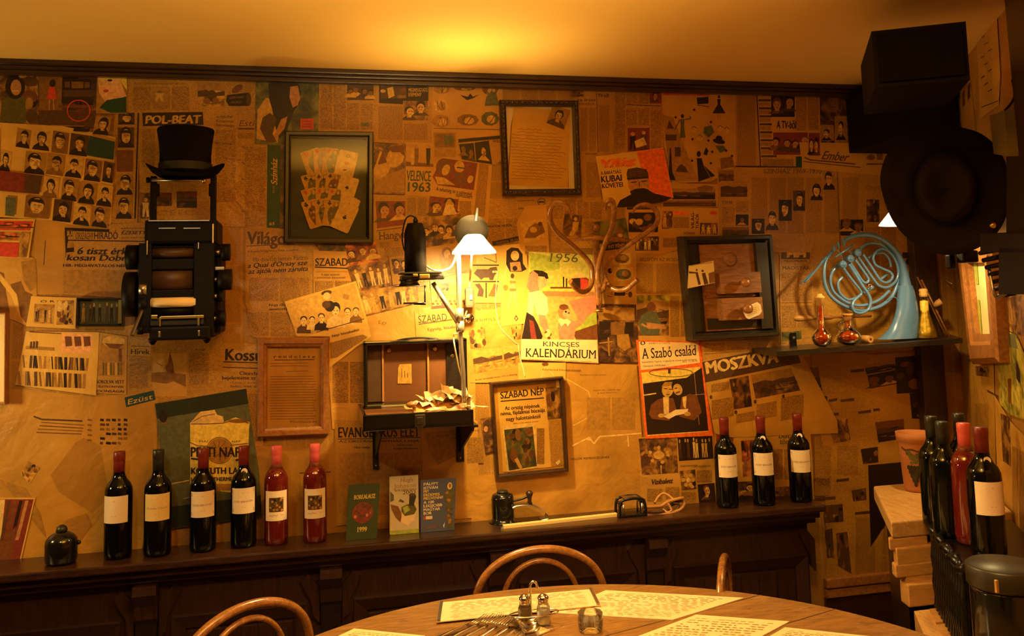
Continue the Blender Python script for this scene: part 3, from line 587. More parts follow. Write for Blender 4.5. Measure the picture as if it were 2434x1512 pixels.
d.poly([(1094, 226), (1112, 230), (1118, 222), (1124, 230), (1140, 224), (1124, 234), (1110, 238)], 'ink'); d.poly([(1152, 252), (1156, 230), (1168, 216), (1180, 222), (1186, 250)], 'slate'); d.line([(1030, 305), (1190, 308)], 1.2, 'ink2'); d.poly([(1030, 314), (1084, 315), (1084, 372), (1032, 371)], 'tan'); d.rect(1034, 318, 1080, 350, 'mid'); d.rect(1056, 322, 1076, 344, 'slate')
d.finish('sheet of small cartoons including a flying black bird shape')
# --- velence cluster
d = sheet([(888, 340), (965, 342), (963, 462), (888, 460)], 'photo_mid', 3); d.ell(940, 374, 20, 26, 'light', 14, .5); d.poly([(920, 350), (958, 344), (962, 372), (950, 362), (932, 362)], 'brown'); d.ell(908, 400, 18, 26, 'light', 14, .5); d.poly([(890, 372), (912, 362), (920, 386), (900, 392)], 'brown'); d.poly([(890, 430), (930, 412), (962, 400), (962, 458), (890, 456)], 'tan'); d.line([(906, 360), (896, 388)], 5, 'light'); d.finish('brown photograph of two faces close together')
d = sheet([(962, 338), (1032, 340), (1030, 474), (962, 470)], 'paper', 2); d.poly([(965, 384), (1030, 390), (1030, 397), (965, 395)], 'brown')
for x, t in ((981, 'light'), (990, 'mid'), (1018, 'ink')): d.poly([(x-5, 352), (x+5, 352), (x+5, 372), (x+3, 392), (x-4, 392), (x-5, 372)], t); d.ell(x, 348, 4, 5, 'flesh_brown')
d.text('VELENCE', 966, 429, 24, 'teal', 58, 2, 0, .025); d.text('1963', 969, 455, 22, 'teal', 54, 1, 0, .025); d.finish('clipping reading VELENCE 1963 below three standing figures')
d = sheet([(1088, 336), (1190, 320), (1208, 372), (1175, 392), (1160, 388), (1098, 378)], 'news', 3); d.poly([(1089, 331), (1190, 322), (1190, 330), (1090, 339)], 'ink'); d.photo([(1091, 343), (1126, 340), (1130, 384), (1098, 378)], 'group', 'ink', 2, 31, 'mid'); d.photo([(1128, 339), (1162, 334), (1170, 390), (1132, 384)], 'group', 'ink', 1, 33, 'light'); d.text('WILES', 1172, 339, 7, 'ink', 22, -2, bold=.02); d.finish('tilted strip with two dark theatre photographs under a black band')
d = sheet([(1028, 376), (1170, 390), (1160, 530), (1060, 524), (1020, 470)], 'paper', 2); d.poly([(1052, 376), (1135, 388), (1126, 452), (1040, 440), (1028, 420)], 'maroon')
d.ell(1056, 398, 20, 22, 'brown'); d.ell(1060, 404, 9, 14, 'light', 12, .4); d.poly([(1034, 420), (1056, 422), (1082, 440), (1040, 438)], 'light'); d.ell(1092, 396, 12, 14, 'light'); d.poly([(1078, 412), (1102, 408), (1114, 440), (1080, 440)], 'brown'); d.ell(1118, 426, 7, 10, 'light', 8, .4); d.line([(1086, 398), (1104, 400)], 2.5, 'ink')
d.text('A tehetség és a színvonal', 1036, 453, 9, 'ink', 86, 8, 0, .025); d.text('színházáért', 1083, 467, 9, 'ink', 40, 8, 0, .025)
d.poly([(1140, 386), (1162, 392), (1152, 516), (1126, 510)], 'column'); d.photo([(1022, 466), (1090, 474), (1086, 514), (1020, 512)], 'group', 'maroon', 2, 8, 'pale'); d.poly([(1052, 512), (1058, 490), (1076, 486), (1088, 512)], 'pale'); d.ell(1068, 480, 6, 7, 'light'); d.cols(1092, 478, 1120, 518, 1)
d.finish('clipping of a couple in conversation above a two line bold caption')
d = sheet([(888, 462), (1022, 466), (1012, 560), (955, 600), (888, 612)], 'news', 2); d.poly([(893, 478), (963, 478), (964, 534), (896, 543)], 'maroon'); d.photo([(895, 480), (962, 480), (962, 532), (898, 541)], 'group', 'maroon', 2, 41, 'flesh_brown'); d.cols(968, 470, 1014, 515, 2, 4); d.text('Hangver', 902, 570, 18, 'ink2', 74, -4, 0, .02, True); d.line([(895, 549), (955, 541)], 2, 'ink2'); d.cols(912, 588, 958, 612, 1); d.cols(902, 576, 930, 590, 1)
d.finish('page with a dark bearded man photograph and the word Hangver below')
d = sheet([(997, 518), (1094, 508), (1104, 575), (1012, 588)], 'photo_mid', 3); d.photo([(1000, 520), (1092, 510), (1100, 573), (1014, 586)], 'group', 'photo_mid', 5, 14, 'light'); d.finish('brown photograph of a dancing crowd left of the lamp dish')
d = sheet([(1094, 470), (1245, 474), (1262, 590), (1180, 560), (1100, 560)], 'news', 1); d.cols(1100, 520, 1250, 575, 3); d.text('MÁSODIK NÉZŐK', 1158, 541, 5, 'ink', 60, -3, bold=.03); d.finish('newspaper columns behind the lamp dish')
d = sheet([(1170, 574), (1260, 556), (1262, 566), (1172, 584)], 'ink', 3); d.text('OLAJKÖDÖK', 1180, 580, 5, 'tan', 30, -8); d.text('ÉS OLAJ', 1214, 574, 5, 'tan', 26, -8); d.finish('thin black band with small capitals right of the lamp')
# --- below the card frame
d = sheet([(745, 592), (838, 598), (866, 680), (745, 712)], 'paper', 3); d.text('SZABAD', 749, 632, 18, 'ink', 78, 0, 0, .03); d.line([(748, 635), (828, 638)], 3, 'ink'); d.text('A pápai expanzió', 763, 655, 5, 'ink', 44, 0, .2, .02); d.text('a zsidóüldözés fokozottabb', 747, 662, 4.5, 'ink', 74, 0, .2, .02); d.line([(750, 646), (826, 646)], 1.2, 'mid'); d.cols(748, 668, 840, 700, 2); d.finish('newspaper clipping headed SZABAD above the tilted crowd photograph')
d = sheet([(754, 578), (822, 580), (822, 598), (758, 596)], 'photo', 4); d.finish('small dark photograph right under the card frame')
d = sheet([(820, 584), (892, 574), (902, 622), (832, 634)], 'photo_red', 4); d.photo([(823, 586), (890, 577), (899, 620), (834, 631)], 'group', 'photo_red', 3, 51, 'tan'); d.finish('brown photograph touching the lower right corner of the card frame')
d = sheet([(826, 634), (924, 618), (932, 678), (846, 694)], 'photo_mid', 5); d.photo([(829, 637), (921, 621), (928, 676), (848, 690)], 'figs', 'photo_mid', 5, 52, 'pale'); d.finish('brown photograph of men in pale suits walking')
d = sheet([(846, 692), (990, 668), (996, 720), (866, 752)], 'photo_mid', 4); d.photo([(850, 694), (988, 671), (992, 718), (868, 748)], 'figs', 'photo_light', 7, 53, 'light'); d.finish('long brown photograph of people in a field left of the clamp arm')
d = sheet([(924, 612), (1012, 600), (1020, 668), (934, 680)], 'news', 3); d.photo([(930, 616), (966, 612), (970, 650), (936, 652)], 'group', 'photo_mid', 2, 54, 'light'); d.cols(968, 618, 1010, 664, 1); d.finish('clipping hidden behind the black cylinder of the enlarger')
d = sheet([(744, 700), (1130, 690), (1130, 1020), (790, 1020), (780, 870)], 'paper', 1); d.cols(790, 860, 870, 960, 2); d.text('Egy', 900, 770, 8, 'mid', 20); d.cols(1000, 700, 1060, 730, 1, tone='tan'); d.finish('wide pale newspaper sheet behind the open suitcase')
d = sheet([(676, 717), (846, 668), (872, 758), (882, 800), (780, 876), (784, 800), (706, 800)], 'paper_light', 5)
d.poly([(682, 722), (843, 674), (866, 756), (722, 800), (704, 798)], 'light'); d.ell(776, 696, 13, 6, 'ink2', 10, -.2); d.ell(777, 704, 9, 9, 'pale')
for x, y, r_, b, h in ((722, 762, 9, 'ink2', 'ink'), (742, 760, 7, 'pale', 'ink'), (764, 755, 9, 'ink', 'ink2'), (826, 742, 9, 'pale', 'ink2'), (846, 740, 8, 'mid', 'ink2'), (798, 738, 12, 'pale', 'ink')): d.person(x, y, r_, b, 'pale', h, 0, 3.4)
d.ell(784, 728, 12, 13, 'ink'); d.ell(776, 724, 10, 9, 'ink2'); d.poly([(818, 698), (830, 702), (828, 713), (816, 710)], 'tan'); d.line([(752, 790), (866, 758)], 2, 'ink2'); d.text('Népi felszabadító', 790, 802, 6, 'ink2', 66, -14, bold=.02); d.poly([(784, 815), (862, 795), (874, 802), (800, 850), (786, 852)], 'column')
d.finish('tilted pale photograph of a laughing crowd with a man in a beret')
# --- around the lamp
d = sheet([(1010, 590), (1110, 566), (1120, 640), (1022, 668)], 'paper', 2); d.poly([(1044, 604), (1074, 596), (1090, 648), (1050, 655)], 'tan'); d.ell(1062, 600, 12, 12, 'mid'); d.ell(1063, 604, 8, 10, 'light'); d.poly([(1066, 606), (1086, 606), (1084, 614), (1066, 614)], 'tan'); d.finish('faint picture of a person with a trumpet left of the lamp pole')
d = sheet([(1022, 668), (1098, 650), (1120, 650), (1120, 730), (1028, 736)], 'paper_light', 3); d.photo([(1040, 676), (1068, 672), (1066, 700), (1038, 712)], 'blob', 'photo_mid', 1, 3, 'light')
for k in range(22): d.ell(1030+k*3.6, 722-(k % 3)*3, 3.4, 3.4, ['ink2', 'light', 'mid'][k % 3], 7)
d.poly([(1026, 728), (1064, 724), (1064, 732), (1026, 735)], 'ink2'); d.finish('picture of a garland of small flowers behind the enlarger arm')
d = sheet([(1118, 585), (1200, 585), (1196, 720), (1120, 720)], 'paper_light', 2); d.rect(1124, 629, 1186, 632, 'ink'); d.rect(1132, 600, 1180, 626, 'pale'); d.line([(1150, 612), (1180, 624), (1178, 600)], 2, 'mid')
d.poly([(1126, 650), (1134, 640), (1160, 640), (1166, 636), (1180, 634), (1184, 646), (1176, 654), (1172, 666), (1164, 666), (1162, 660), (1150, 660), (1144, 666), (1138, 660)], 'ink2'); d.ell(1173, 646, 3, 3, 'pale', 8); d.ell(1179, 646, 3, 3, 'pale', 8); d.rect(1124, 668, 1186, 671, 'ink'); d.rect(1154, 672, 1157, 708, 'ink')
d.poly([(1128, 676), (1140, 674), (1150, 690), (1148, 706), (1134, 704), (1138, 688)], 'ink2'); d.poly([(1160, 704), (1170, 686), (1174, 674), (1184, 678), (1178, 706)], 'mid'); d.text('Egy Varázsló után', 1134, 737, 5, 'ink2', 48, -4); d.finish('bright page with a drawn black bull in the lamp glow')
d = sheet([(1193, 583), (1250, 578), (1262, 728), (1256, 768), (1190, 776)], 'paper_light', 3)
d.poly([(1204, 596), (1216, 588), (1232, 590), (1242, 604), (1243, 626), (1252, 640), (1240, 646), (1212, 646), (1203, 628)], 'ink'); d.ell(1224, 608, 10, 12, 'pale'); d.poly([(1212, 624), (1236, 622), (1240, 644), (1214, 645)], 'flesh_brown'); d.ell(1224, 638, 6, 6, 'ink')
d.ell(1218, 656, 4.5, 6, 'ink2'); d.poly([(1211, 663), (1225, 663), (1224, 680), (1229, 690), (1226, 708), (1232, 732), (1228, 732), (1218, 696), (1209, 732), (1205, 732), (1212, 700), (1209, 688), (1213, 680)], 'skin'); d.rect(1211, 686, 1227, 692, 'tan'); d.rect(1212, 668, 1226, 673, 'tan'); d.ell(1202, 684, 6, 7, 'tan'); d.poly([(1222, 757), (1227, 748), (1232, 758), (1227, 764)], 'ink2'); d.ell(1227, 757, 2, 3, 'pale')
d.finish('page with a dark-haired lady head above a standing woman in a bathing suit')
d = sheet([(1248, 490), (1298, 486), (1306, 600), (1262, 612), (1236, 590), (1228, 530)], 'paper', 4); d.poly([(1236, 530), (1296, 518), (1304, 562), (1246, 580)], 'light'); d.poly([(1258, 540), (1272, 530), (1290, 534), (1296, 552), (1270, 566), (1246, 566)], 'mid'); d.ell(1284, 532, 5, 5, 'ink2'); d.ell(1268, 546, 9, 7, 'light'); d.cols(1248, 584, 1300, 604, 1); d.finish('small drawn cartoon of two people over a tub')
d = sheet([(1225, 466), (1310, 466), (1312, 525), (1232, 530)], 'news', 2); d.text('A MODERN CSODA HŐSEI', 1230, 480, 4, 'ink', 40, -3, bold=.02); d.text('ROMÁNC', 1232, 498, 4.5, 'ink', 16, bold=.03); d.rect(1253, 490, 1308, 524, 'tan'); d.person(1282, 504, 8, 'pale', 'light', 'ink', 0, 2.4)
for k in range(20): a = k*math.pi/10; d.line([(1287+9*math.cos(a), 480+8*math.sin(a)), (1287+9*math.cos(a+.32), 480+8*math.sin(a+.32))], 1.5, 'ink')
d.rect(1280, 478, 1294, 482, 'ink'); d.finish('clipping with a round emblem over a child photograph under the letter frame')
d = sheet([(985, 738), (1095, 728), (1095, 812), (990, 812)], 'paper', 3); d.text('SZABAD', 995, 768, 17, 'ink', 68, -5, 0, .0); d.line([(995, 771), (1075, 760)], 2.5, 'ink2'); d.text('Egység, bizalom', 1017, 787, 7, 'ink2', 76, -6, 0, .02, True); d.finish('newspaper clipping headed SZABAD over Egység right above the suitcase')
d = sheet([(1100, 735), (1240, 728), (1240, 910), (1118, 910)], 'paper', 2); d.text('A K N M I L L I Ó', 1122, 766, 6, 'ink2', 72, -5, 0, 0, True); d.photo([(1114, 782), (1152, 776), (1158, 826), (1118, 830)], 'blob', 'photo_light', 3, 61, 'light'); d.photo([(1122, 834), (1192, 826), (1196, 876), (1128, 888)], 'land', 'photo_light', 3, 62, 'light'); d.photo([(1196, 824), (1236, 818), (1238, 864), (1200, 876)], 'land', 'photo_light', 3, 63, 'light'); d.photo([(1215, 778), (1238, 774), (1238, 806), (1218, 808)], 'blob', 'photo_light', 2, 64, 'light')
d.text('A mai nemzedék sorsa, mint a többség', 1130, 905, 4, 'ink2', 100, -8); d.finish('pale picture page between the lamp pole and the calendar')
# --- calendar
d = sheet([(1258, 598), (1412, 606), (1423, 864), (1238, 855), (1250, 700)], 'paper_light', 6)
d.poly([(1257, 598), (1411, 606), (1412, 690), (1256, 690)], 'sky'); d.poly([(1258, 600), (1330, 612), (1330, 640), (1262, 650)], 'lime'); d.poly([(1256, 682), (1412, 676), (1414, 702), (1254, 704)], 'gold'); d.poly([(1254, 700), (1414, 690), (1418, 808), (1240, 806)], 'field'); d.poly([(1290, 692), (1412, 694), (1413, 706), (1290, 704)], 'flesh_brown')
d.poly([(1352, 716), (1416, 700), (1418, 740), (1380, 770)], 'pink'); d.poly([(1340, 780), (1418, 740), (1420, 808), (1350, 808)], 'lime'); d.poly([(1360, 790), (1420, 770), (1420, 808), (1370, 808)], 'brown')
d.rect(1308, 682, 1360, 686, 'brown'); d.rect(1338, 658, 1341, 682, 'ink'); d.rect(1345, 662, 1348, 682, 'ink'); d.poly([(1358, 662), (1378, 650), (1400, 664), (1396, 690), (1362, 686)], 'maroon'); d.poly([(1362, 662), (1378, 656), (1380, 686), (1362, 684)], 'ink'); d.poly([(1380, 660), (1398, 666), (1396, 688), (1380, 686)], 'red'); d.poly([(1355, 662), (1378, 648), (1392, 660)], 'pale')
d.text('1956', 1307, 622, 20, 'slate', 66, 1.5, .12, 0, True)
# woman
d.poly([(1258, 650), (1270, 642), (1290, 644), (1301, 650), (1304, 662), (1296, 664), (1280, 660)], 'ink'); d.poly([(1272, 656), (1294, 658), (1302, 668), (1298, 680), (1286, 688), (1274, 678)], 'skin')
d.poly([(1258, 652), (1268, 644), (1279, 652), (1278, 674), (1284, 692), (1262, 698), (1252, 682)], 'pink'); d.poly([(1256, 696), (1284, 690), (1300, 706), (1304, 740), (1296, 752), (1276, 750), (1270, 720), (1266, 752), (1254, 744)], 'cream')
d.poly([(1280, 748), (1296, 750), (1306, 786), (1298, 792), (1284, 772)], 'pink'); d.poly([(1252, 742), (1268, 752), (1278, 770), (1290, 800), (1286, 808), (1240, 806)], 'ink'); d.poly([(1258, 760), (1268, 764), (1276, 806), (1262, 806)], 'maroon')
# child
d.poly([(1326, 770), (1346, 756), (1366, 764), (1376, 760), (1404, 724), (1410, 730), (1386, 768), (1368, 782), (1364, 808), (1330, 808)], 'pink'); d.poly([(1326, 760), (1340, 752), (1358, 764), (1350, 776), (1344, 768), (1334, 776)], 'cream'); d.ell(1341, 742, 15, 17, 'flesh_brown', 14); d.ell(1347, 746, 9, 11, 'skin'); d.ell(1340, 730, 11, 7, 'brown'); d.ell(1345, 741, 2.5, 2.5, 'ink'); d.ell(1352, 744, 1.5, 2.5, 'ink')
for k in range(14): a = k*2.4; d.ell(1302+9*math.cos(a)*(k % 4)/3, 795+9*math.sin(a)*(k % 3)/2, 4, 4, ['cream', 'gold', 'cream', 'brown'][k % 4], 7)
d.poly([(1239, 806), (1419, 808), (1422, 862), (1238, 853)], 'cream'); d.text('KINCSES', 1291, 823, 11, 'ink', 86, 1.2, 0, 0, True); d.text('KALENDÁRIUM', 1250, 848, 20, 'ink', 166, 1.5, 0, .008, True); d.text('Tartalom: évi naptár, regény, mesék', 1256, 856, 4, 'flesh_brown', 150, 2, .3)
d.finish('colour calendar cover reading 1956 KINCSES KALENDÁRIUM with a woman in a pink headscarf', 'calendar_cover', 'calendar')
# --- right of the letter frame
d = sheet([(1370, 206), (1457, 212), (1460, 365), (1420, 372), (1430, 480), (1385, 480)], 'news', 2); d.text('TV-től', 1421, 231, 8, 'ink', 26, 0, 0, .03); d.text('ta írón', 1372, 241, 7, 'ink', 43, 0, 0, .015); d.text('KÉPES KÉSZÜL', 1372, 249, 4, 'ink2', 43, bold=.03); d.line([(1418, 214), (1422, 362)], 1.5, 'ink2'); d.cols(1380, 256, 1416, 360, 2, 4); d.cols(1424, 250, 1448, 360, 1); d.text('TERÉZÁK NAPRÓL', 1390, 368, 4, 'ink', 30, bold=.02); d.cols(1394, 386, 1426, 470, 1)
d.photo(P(1356, 208, 1388, 230), 'blob', 'photo_mid', 2, 6, 'tan'); d.finish('newspaper page with a small TV headline right of the letter frame')
d = sheet([(1455, 210), (1580, 218), (1582, 350), (1552, 360), (1462, 365)], 'news', 1); d.cols(1462, 218, 1486, 356, 1); d.cols(1489, 218, 1542, 246, 2, 3); d.line([(1490, 249), (1570, 252)], 2, 'ink2'); d.cols(1489, 258, 1542, 298, 2, 3); d.photo(P(1492, 304, 1544, 360), 'figs', 'maroon', 2, 71, 'light'); d.poly([(1508, 336), (1530, 326), (1538, 344), (1512, 352)], 'pale'); d.cols(1547, 262, 1572, 352, 1); d.photo(P(1544, 214, 1572, 246), 'group', 'maroon', 1, 72, 'flesh_brown'); d.finish('newspaper page with a photograph of a seated man in pale clothes')
d = sheet([(1416, 372), (1577, 351), (1601, 470), (1568, 472), (1466, 492), (1436, 488)], 'paper_light', 5); d.poly([(1513, 361), (1577, 352), (1600, 470), (1548, 462), (1530, 420)], 'orange')
d.text('Világ', 1424, 395, 16, 'orange', 88, -4, .2, .06); d.text('IFJÚSÁG', 1437, 399, 4, 'red', 62, -4, .2, .03); d.text('A BARÁTSÁG', 1428, 416, 8, 'ink', 49, -5, 0, .03); d.text('KUBAI', 1429, 434, 15, 'ink', 50, -5, 0, .045); d.text('KÖVETEI', 1431, 448, 11, 'ink', 50, -5, 0, .04)
d.poly([(1466, 492), (1474, 476), (1500, 462), (1512, 450), (1538, 450), (1556, 460), (1598, 470), (1576, 480), (1500, 492)], 'ink'); d.poly([(1492, 424), (1540, 418), (1544, 446), (1530, 466), (1508, 468), (1494, 446)], 'flesh_brown'); d.poly([(1497, 455), (1510, 449), (1530, 447), (1543, 451), (1538, 466), (1520, 478), (1504, 470)], 'ink'); d.poly([(1489, 414), (1492, 402), (1514, 398), (1536, 402), (1541, 412), (1542, 424), (1492, 428)], 'ink2'); d.line([(1490, 425), (1542, 421)], 3, 'ink'); d.line([(1500, 434), (1514, 432)], 2.5, 'ink'); d.line([(1524, 431), (1538, 430)], 2.5, 'ink'); d.line([(1519, 432), (1520, 444)], 3, 'brown')
d.finish('orange and cream magazine cover reading KUBAI KÖVETEI with a bearded man in a cap')
d = sheet([(1572, 218), (1750, 224), (1748, 396), (1690, 432), (1598, 436), (1580, 350)], 'paper', 3); d.poly([(1576, 218), (1688, 219), (1686, 228), (1574, 226)], 'red'); d.text('CSODASZÉP DIVAT', 1594, 226, 6, 'tan', 88); d.poly([(1574, 270), (1600, 280), (1660, 430), (1592, 432), (1584, 350)], 'tan')
def fig(d, x, y, h, t='slate', sk=1):
    d.ell(x, y, h*.05, h*.06, 'ink'); d.poly([(x-h*.07, y+h*.09), (x+h*.07, y+h*.09), (x+h*.05, y+h*.3), (x+h*(.1 if sk == 1 else .26), y+h*.66), (x-h*(.08 if sk == 1 else .26), y+h*.66), (x-h*.05, y+h*.3)], t)
    d.line([(x-h*.03, y+h*.66), (x-h*.04, y+h)], h*.04, 'flesh_brown'); d.line([(x+h*.04, y+h*.66), (x+h*.06, y+h)], h*.04, 'flesh_brown')
fig(d, 1622, 276, 78, 'slate', 1); d.line([(1616, 284), (1604, 308)], 3, 'slate'); d.line([(1628, 284), (1642, 282), (1640, 276)], 3, 'slate'); fig(d, 1709, 230, 60, 'ink', 2); fig(d, 1660, 364, 10, 'ink'); d.ell(1661, 366, 5, 7, 'ink'); d.poly([(1656, 376), (1668, 376), (1672, 392), (1700, 418), (1660, 432), (1658, 400)], 'ink'); d.line([(1672, 392), (1690, 424)], 2, 'mid')
d.poly([(1656, 232), (1684, 230), (1684, 246), (1658, 248)], 'ink'); d.line([(1658, 250), (1686, 254)], 2, 'ink2'); d.poly([(1674, 302), (1692, 298), (1698, 314), (1684, 328), (1672, 316)], 'slate'); d.ell(1709, 336, 15, 6, 'ink', 12, .2); d.poly([(1700, 346), (1720, 346), (1726, 356), (1712, 364)], 'slate'); d.ell(1709, 330, 8, 8, 'ink')
for x, y in ((1650, 308), (1712, 306), (1728, 310), (1664, 328)): d.ell(x, y, 7, 7, 'light'); d.line([(x-6, y-4), (x, y-8), (x+6, y-2)], 1.5, 'ink2')
for x, y in ((1606, 279), (1650, 261), (1690, 290), (1646, 331), (1684, 334), (1693, 361), (1726, 358), (1645, 382), (1740, 371), (1690, 388)): d.ell(x, y, 3, 3, 'ink', 8)
d.poly([(1678, 350), (1684, 358), (1680, 370), (1672, 366)], 'ink'); d.poly([(1712, 376), (1740, 372), (1746, 396), (1714, 402)], 'mid')
d.poly([(1586, 306), (1590, 284), (1602, 306)], 'ink2'); d.rect(1582, 320, 1608, 334, 'ink2'); d.rect(1604, 350, 1618, 372, 'ink2'); d.poly([(1592, 352), (1595, 352), (1598, 408), (1606, 428), (1584, 428), (1590, 408)], 'ink'); d.poly([(1606, 408), (1612, 396), (1620, 390), (1630, 398), (1636, 410)], 'ink2')
d.finish('fashion page with slim female figures, handbags and a tower drawing')
d = sheet([(1748, 220), (1805, 224), (1805, 396), (1748, 396)], 'news', 2); d.cols(1752, 228, 1796, 392, 1); d.finish('single newspaper column right of the fashion page')
d = sheet([(1800, 222), (1948, 228), (1952, 396), (1806, 396)], 'paper', 3); d.line([(1799, 222), (1808, 396)], 2.5, 'ink'); d.line([(1748, 395), (1950, 397)], 2, 'ink')
for k in range(8): d.rect(1803+k*.9, 236+k*19, 1832+k*.9+(8 if k == 7 else 0), 241+k*19, 'ink2'); d.rect(1803+k*.9, 243+k*19, 1830+k*.9, 252+k*19, 'tan')
d.photo(P(1833, 229, 1889, 278), 'group', 'ink', 2, 81, 'flesh_brown'); d.text('A TV-ből', 1846, 305, 18, 'ink', 46, 1, 0, .035); d.photo(P(1838, 315, 1920, 368), 'group', 'maroon', 4, 82, 'flesh_brown'); d.photo(P(1922, 316, 1949, 370), 'group', 'maroon', 2, 83, 'tan'); d.cols(1892, 230, 1946, 310, 2); d.rect(1892, 372, 1906, 397, 'green'); d.cols(1812, 378, 1886, 392, 1); d.finish('TV programme page with dark photographs reading A TV-ből')
d = sheet([(1946, 228), (2020, 232), (2022, 345), (1952, 345)], 'photo', 2); d.photo(P(1946, 297, 1982, 335), 'group', 'tan', 1, 84, 'light'); d.photo(P(1984, 276, 2016, 340), 'group', 'tan', 1, 85, 'light'); d.finish('dark photographs left of the black loudspeaker')
d = sheet([(1900, 338), (2130, 342), (2130, 420), (1906, 400)], 'paper', 4); d.text('Ember', 1952, 378, 20, 'ink2', 62, 5, .4, .02); d.line([(1912, 374), (1925, 380), (2032, 390)], 3, 'ink2'); d.line([(1910, 384), (2045, 398)], 2, 'ink2'); d.ell(2070, 374, 10, 7, 'mid'); d.rect(2084, 362, 2098, 380, 'mid'); d.line([(2060, 390), (2130, 390)], 3, 'ink2'); d.finish('page with the handwritten word Ember under the loudspeaker')
d = sheet([(1738, 397), (2048, 404), (2052, 600), (1744, 600)], 'news', 2); d.text('SZÍNHÁZ 1969–1970', 1815, 412, 10, 'ink2', 138, 0, 0, .0, True); d.cols(1786, 422, 2040, 555, 6, 5)
for (x, y, w, h, k) in ((1787, 520, 30, 36, 0), (1820, 499, 31, 48, 1), (1851, 475, 31, 50, 2), (1885, 453, 29, 48, 3), (1926, 436, 30, 40, 4), (1957, 405, 28, 46, 5)): d.portrait(P(x, y, x+w, y+h), ['ink', 'tan', 'ink', 'ink2', 'tan', 'tan'][k], 'ink', 'light', 'ink', k % 3-1, .33)
d.line([(1990, 405), (1998, 600)], 1.5, 'ink2'); d.photo(P(1998, 522, 2052, 560), 'group', 'ink', 2, 86, 'mid'); d.finish('page headed SZÍNHÁZ 1969–1970 with a diagonal row of portraits')
d = sheet([(2046, 400), (2235, 408), (2240, 700), (2052, 700)], 'news', 1); d.text('CSODÁ', 2058, 449, 7, 'mid', 50); d.photo(P(2060, 474, 2090, 528), 'blob', 'photo', 2, 87, 'tan'); d.cols(2056, 540, 2130, 690, 2); d.photo(P(2145, 600, 2172, 614), 'blob', 'ink', 1, 4, 'brown'); d.line([(2180, 598), (2184, 700)], 3, 'ink2'); d.line([(2206, 598), (2208, 650)], 2, 'ink2'); d.ell(2195, 636, 8, 9, 'ink'); d.ell(2160, 622, 7, 8, 'ink')
d.finish('dim newspaper sheet between the horn and the felt hat')
d = sheet([(1578, 434), (1708, 438), (1706, 492), (1574, 494)], 'paper', 4); d.photo(P(1598, 448, 1700, 474), 'land', 'ink', 3, 91, 'tan'); d.photo(P(1576, 476, 1702, 491), 'land', 'ink2', 3, 92, 'mid'); d.poly([(1655, 446), (1676, 440), (1698, 444), (1690, 454), (1664, 456)], 'mid'); d.finish('dark photograph of water and boats below the fashion page')
d = sheet([(1565, 494), (1710, 494), (1712, 562), (1568, 606)], 'paper', 3); d.photo(P(1573, 502, 1599, 544), 'figs', 'photo_mid', 2, 93, 'light'); d.rect(1600, 503, 1636, 510, 'orange'); d.cols(1600, 516, 1638, 542, 1); d.text('VILÁG-', 1650, 544, 7, 'ink', 42, -90, 0, .03); d.text('TÜKÖR', 1661, 544, 7, 'ink', 36, -90, 0, .03); d.rect(1688, 502, 1704, 510, 'red'); d.photo(P(1664, 530, 1706, 558), 'figs', 'photo', 3, 94, 'light'); d.text('KÖZNAPOK', 1626, 557, 5, 'ink', 26, bold=.03); d.cols(1576, 566, 1622, 586, 1); d.finish('clipping with the vertical words VILÁG-TÜKÖR')
d = sheet([(1704, 400), (1786, 404), (1786, 562), (1710, 562)], 'news', 3); d.photo(P(1708, 405, 1744, 432), 'land', 'photo', 3, 95, 'mid'); d.photo(P(1713, 430, 1776, 468), 'land', 'ink2', 3, 96, 'tan'); d.text('TIME', 1716, 485, 7, 'ink2', 26); d.cols(1716, 492, 1746, 530, 1); d.photo(P(1749, 510, 1779, 536), 'group', 'ink', 1, 97, 'mid'); d.cols(1750, 478, 1778, 504, 1); d.photo(P(1717, 540, 1780, 560), 'land', 'ink2', 3, 98, 'mid'); d.finish('page with small dark photographs and the word TIME')
d = sheet([(1486, 484), (1568, 492), (1568, 604), (1500, 600), (1486, 540)], 'paper', 3); d.photo(P(1490, 490, 1562, 498), 'land', 'ink', 2, 99, 'mid'); d.photo(P(1494, 505, 1564, 552), 'blob', 'ink', 3, 100, 'light'); d.photo(P(1510, 562, 1566, 596), 'figs', 'photo', 6, 101, 'light'); d.finish('page with crowd photographs behind the right arm of the coat hooks')
d = sheet([(1412, 528), (1488, 518), (1496, 572), (1420, 580)], 'photo_green', 4); d.ell(1472, 552, 9, 12, 'mid'); d.ell(1474, 560, 6, 5, 'light'); d.finish('dark card behind the middle arm of the coat hooks')
d = sheet([(1310, 470), (1440, 472), (1452, 590), (1310, 590)], 'news', 1); d.cols(1312, 474, 1430, 520, 4); d.cols(1390, 526, 1440, 560, 2); d.finish('newspaper columns behind the left arm of the coat hooks')
d = sheet([(1342, 506), (1384, 512), (1380, 566), (1336, 560)], 'photo_mid', 3); d.ell(1368, 516, 9, 5, 'ink2'); d.ell(1368, 521, 4, 5, 'light'); d.poly([(1362, 527), (1376, 528), (1374, 542), (1362, 560), (1352, 560), (1360, 545)], 'light'); d.finish('small picture of a lady in a wide hat behind the coat hooks')
d = sheet([(1434, 580), (1512, 592), (1512, 725), (1432, 725)], 'paper', 3); d.poly([(1434, 582), (1488, 572), (1490, 590), (1440, 596)], 'ink'); d.text('INT FÉNY', 1446, 591, 8, 'tan', 40, -7, 0, .03)
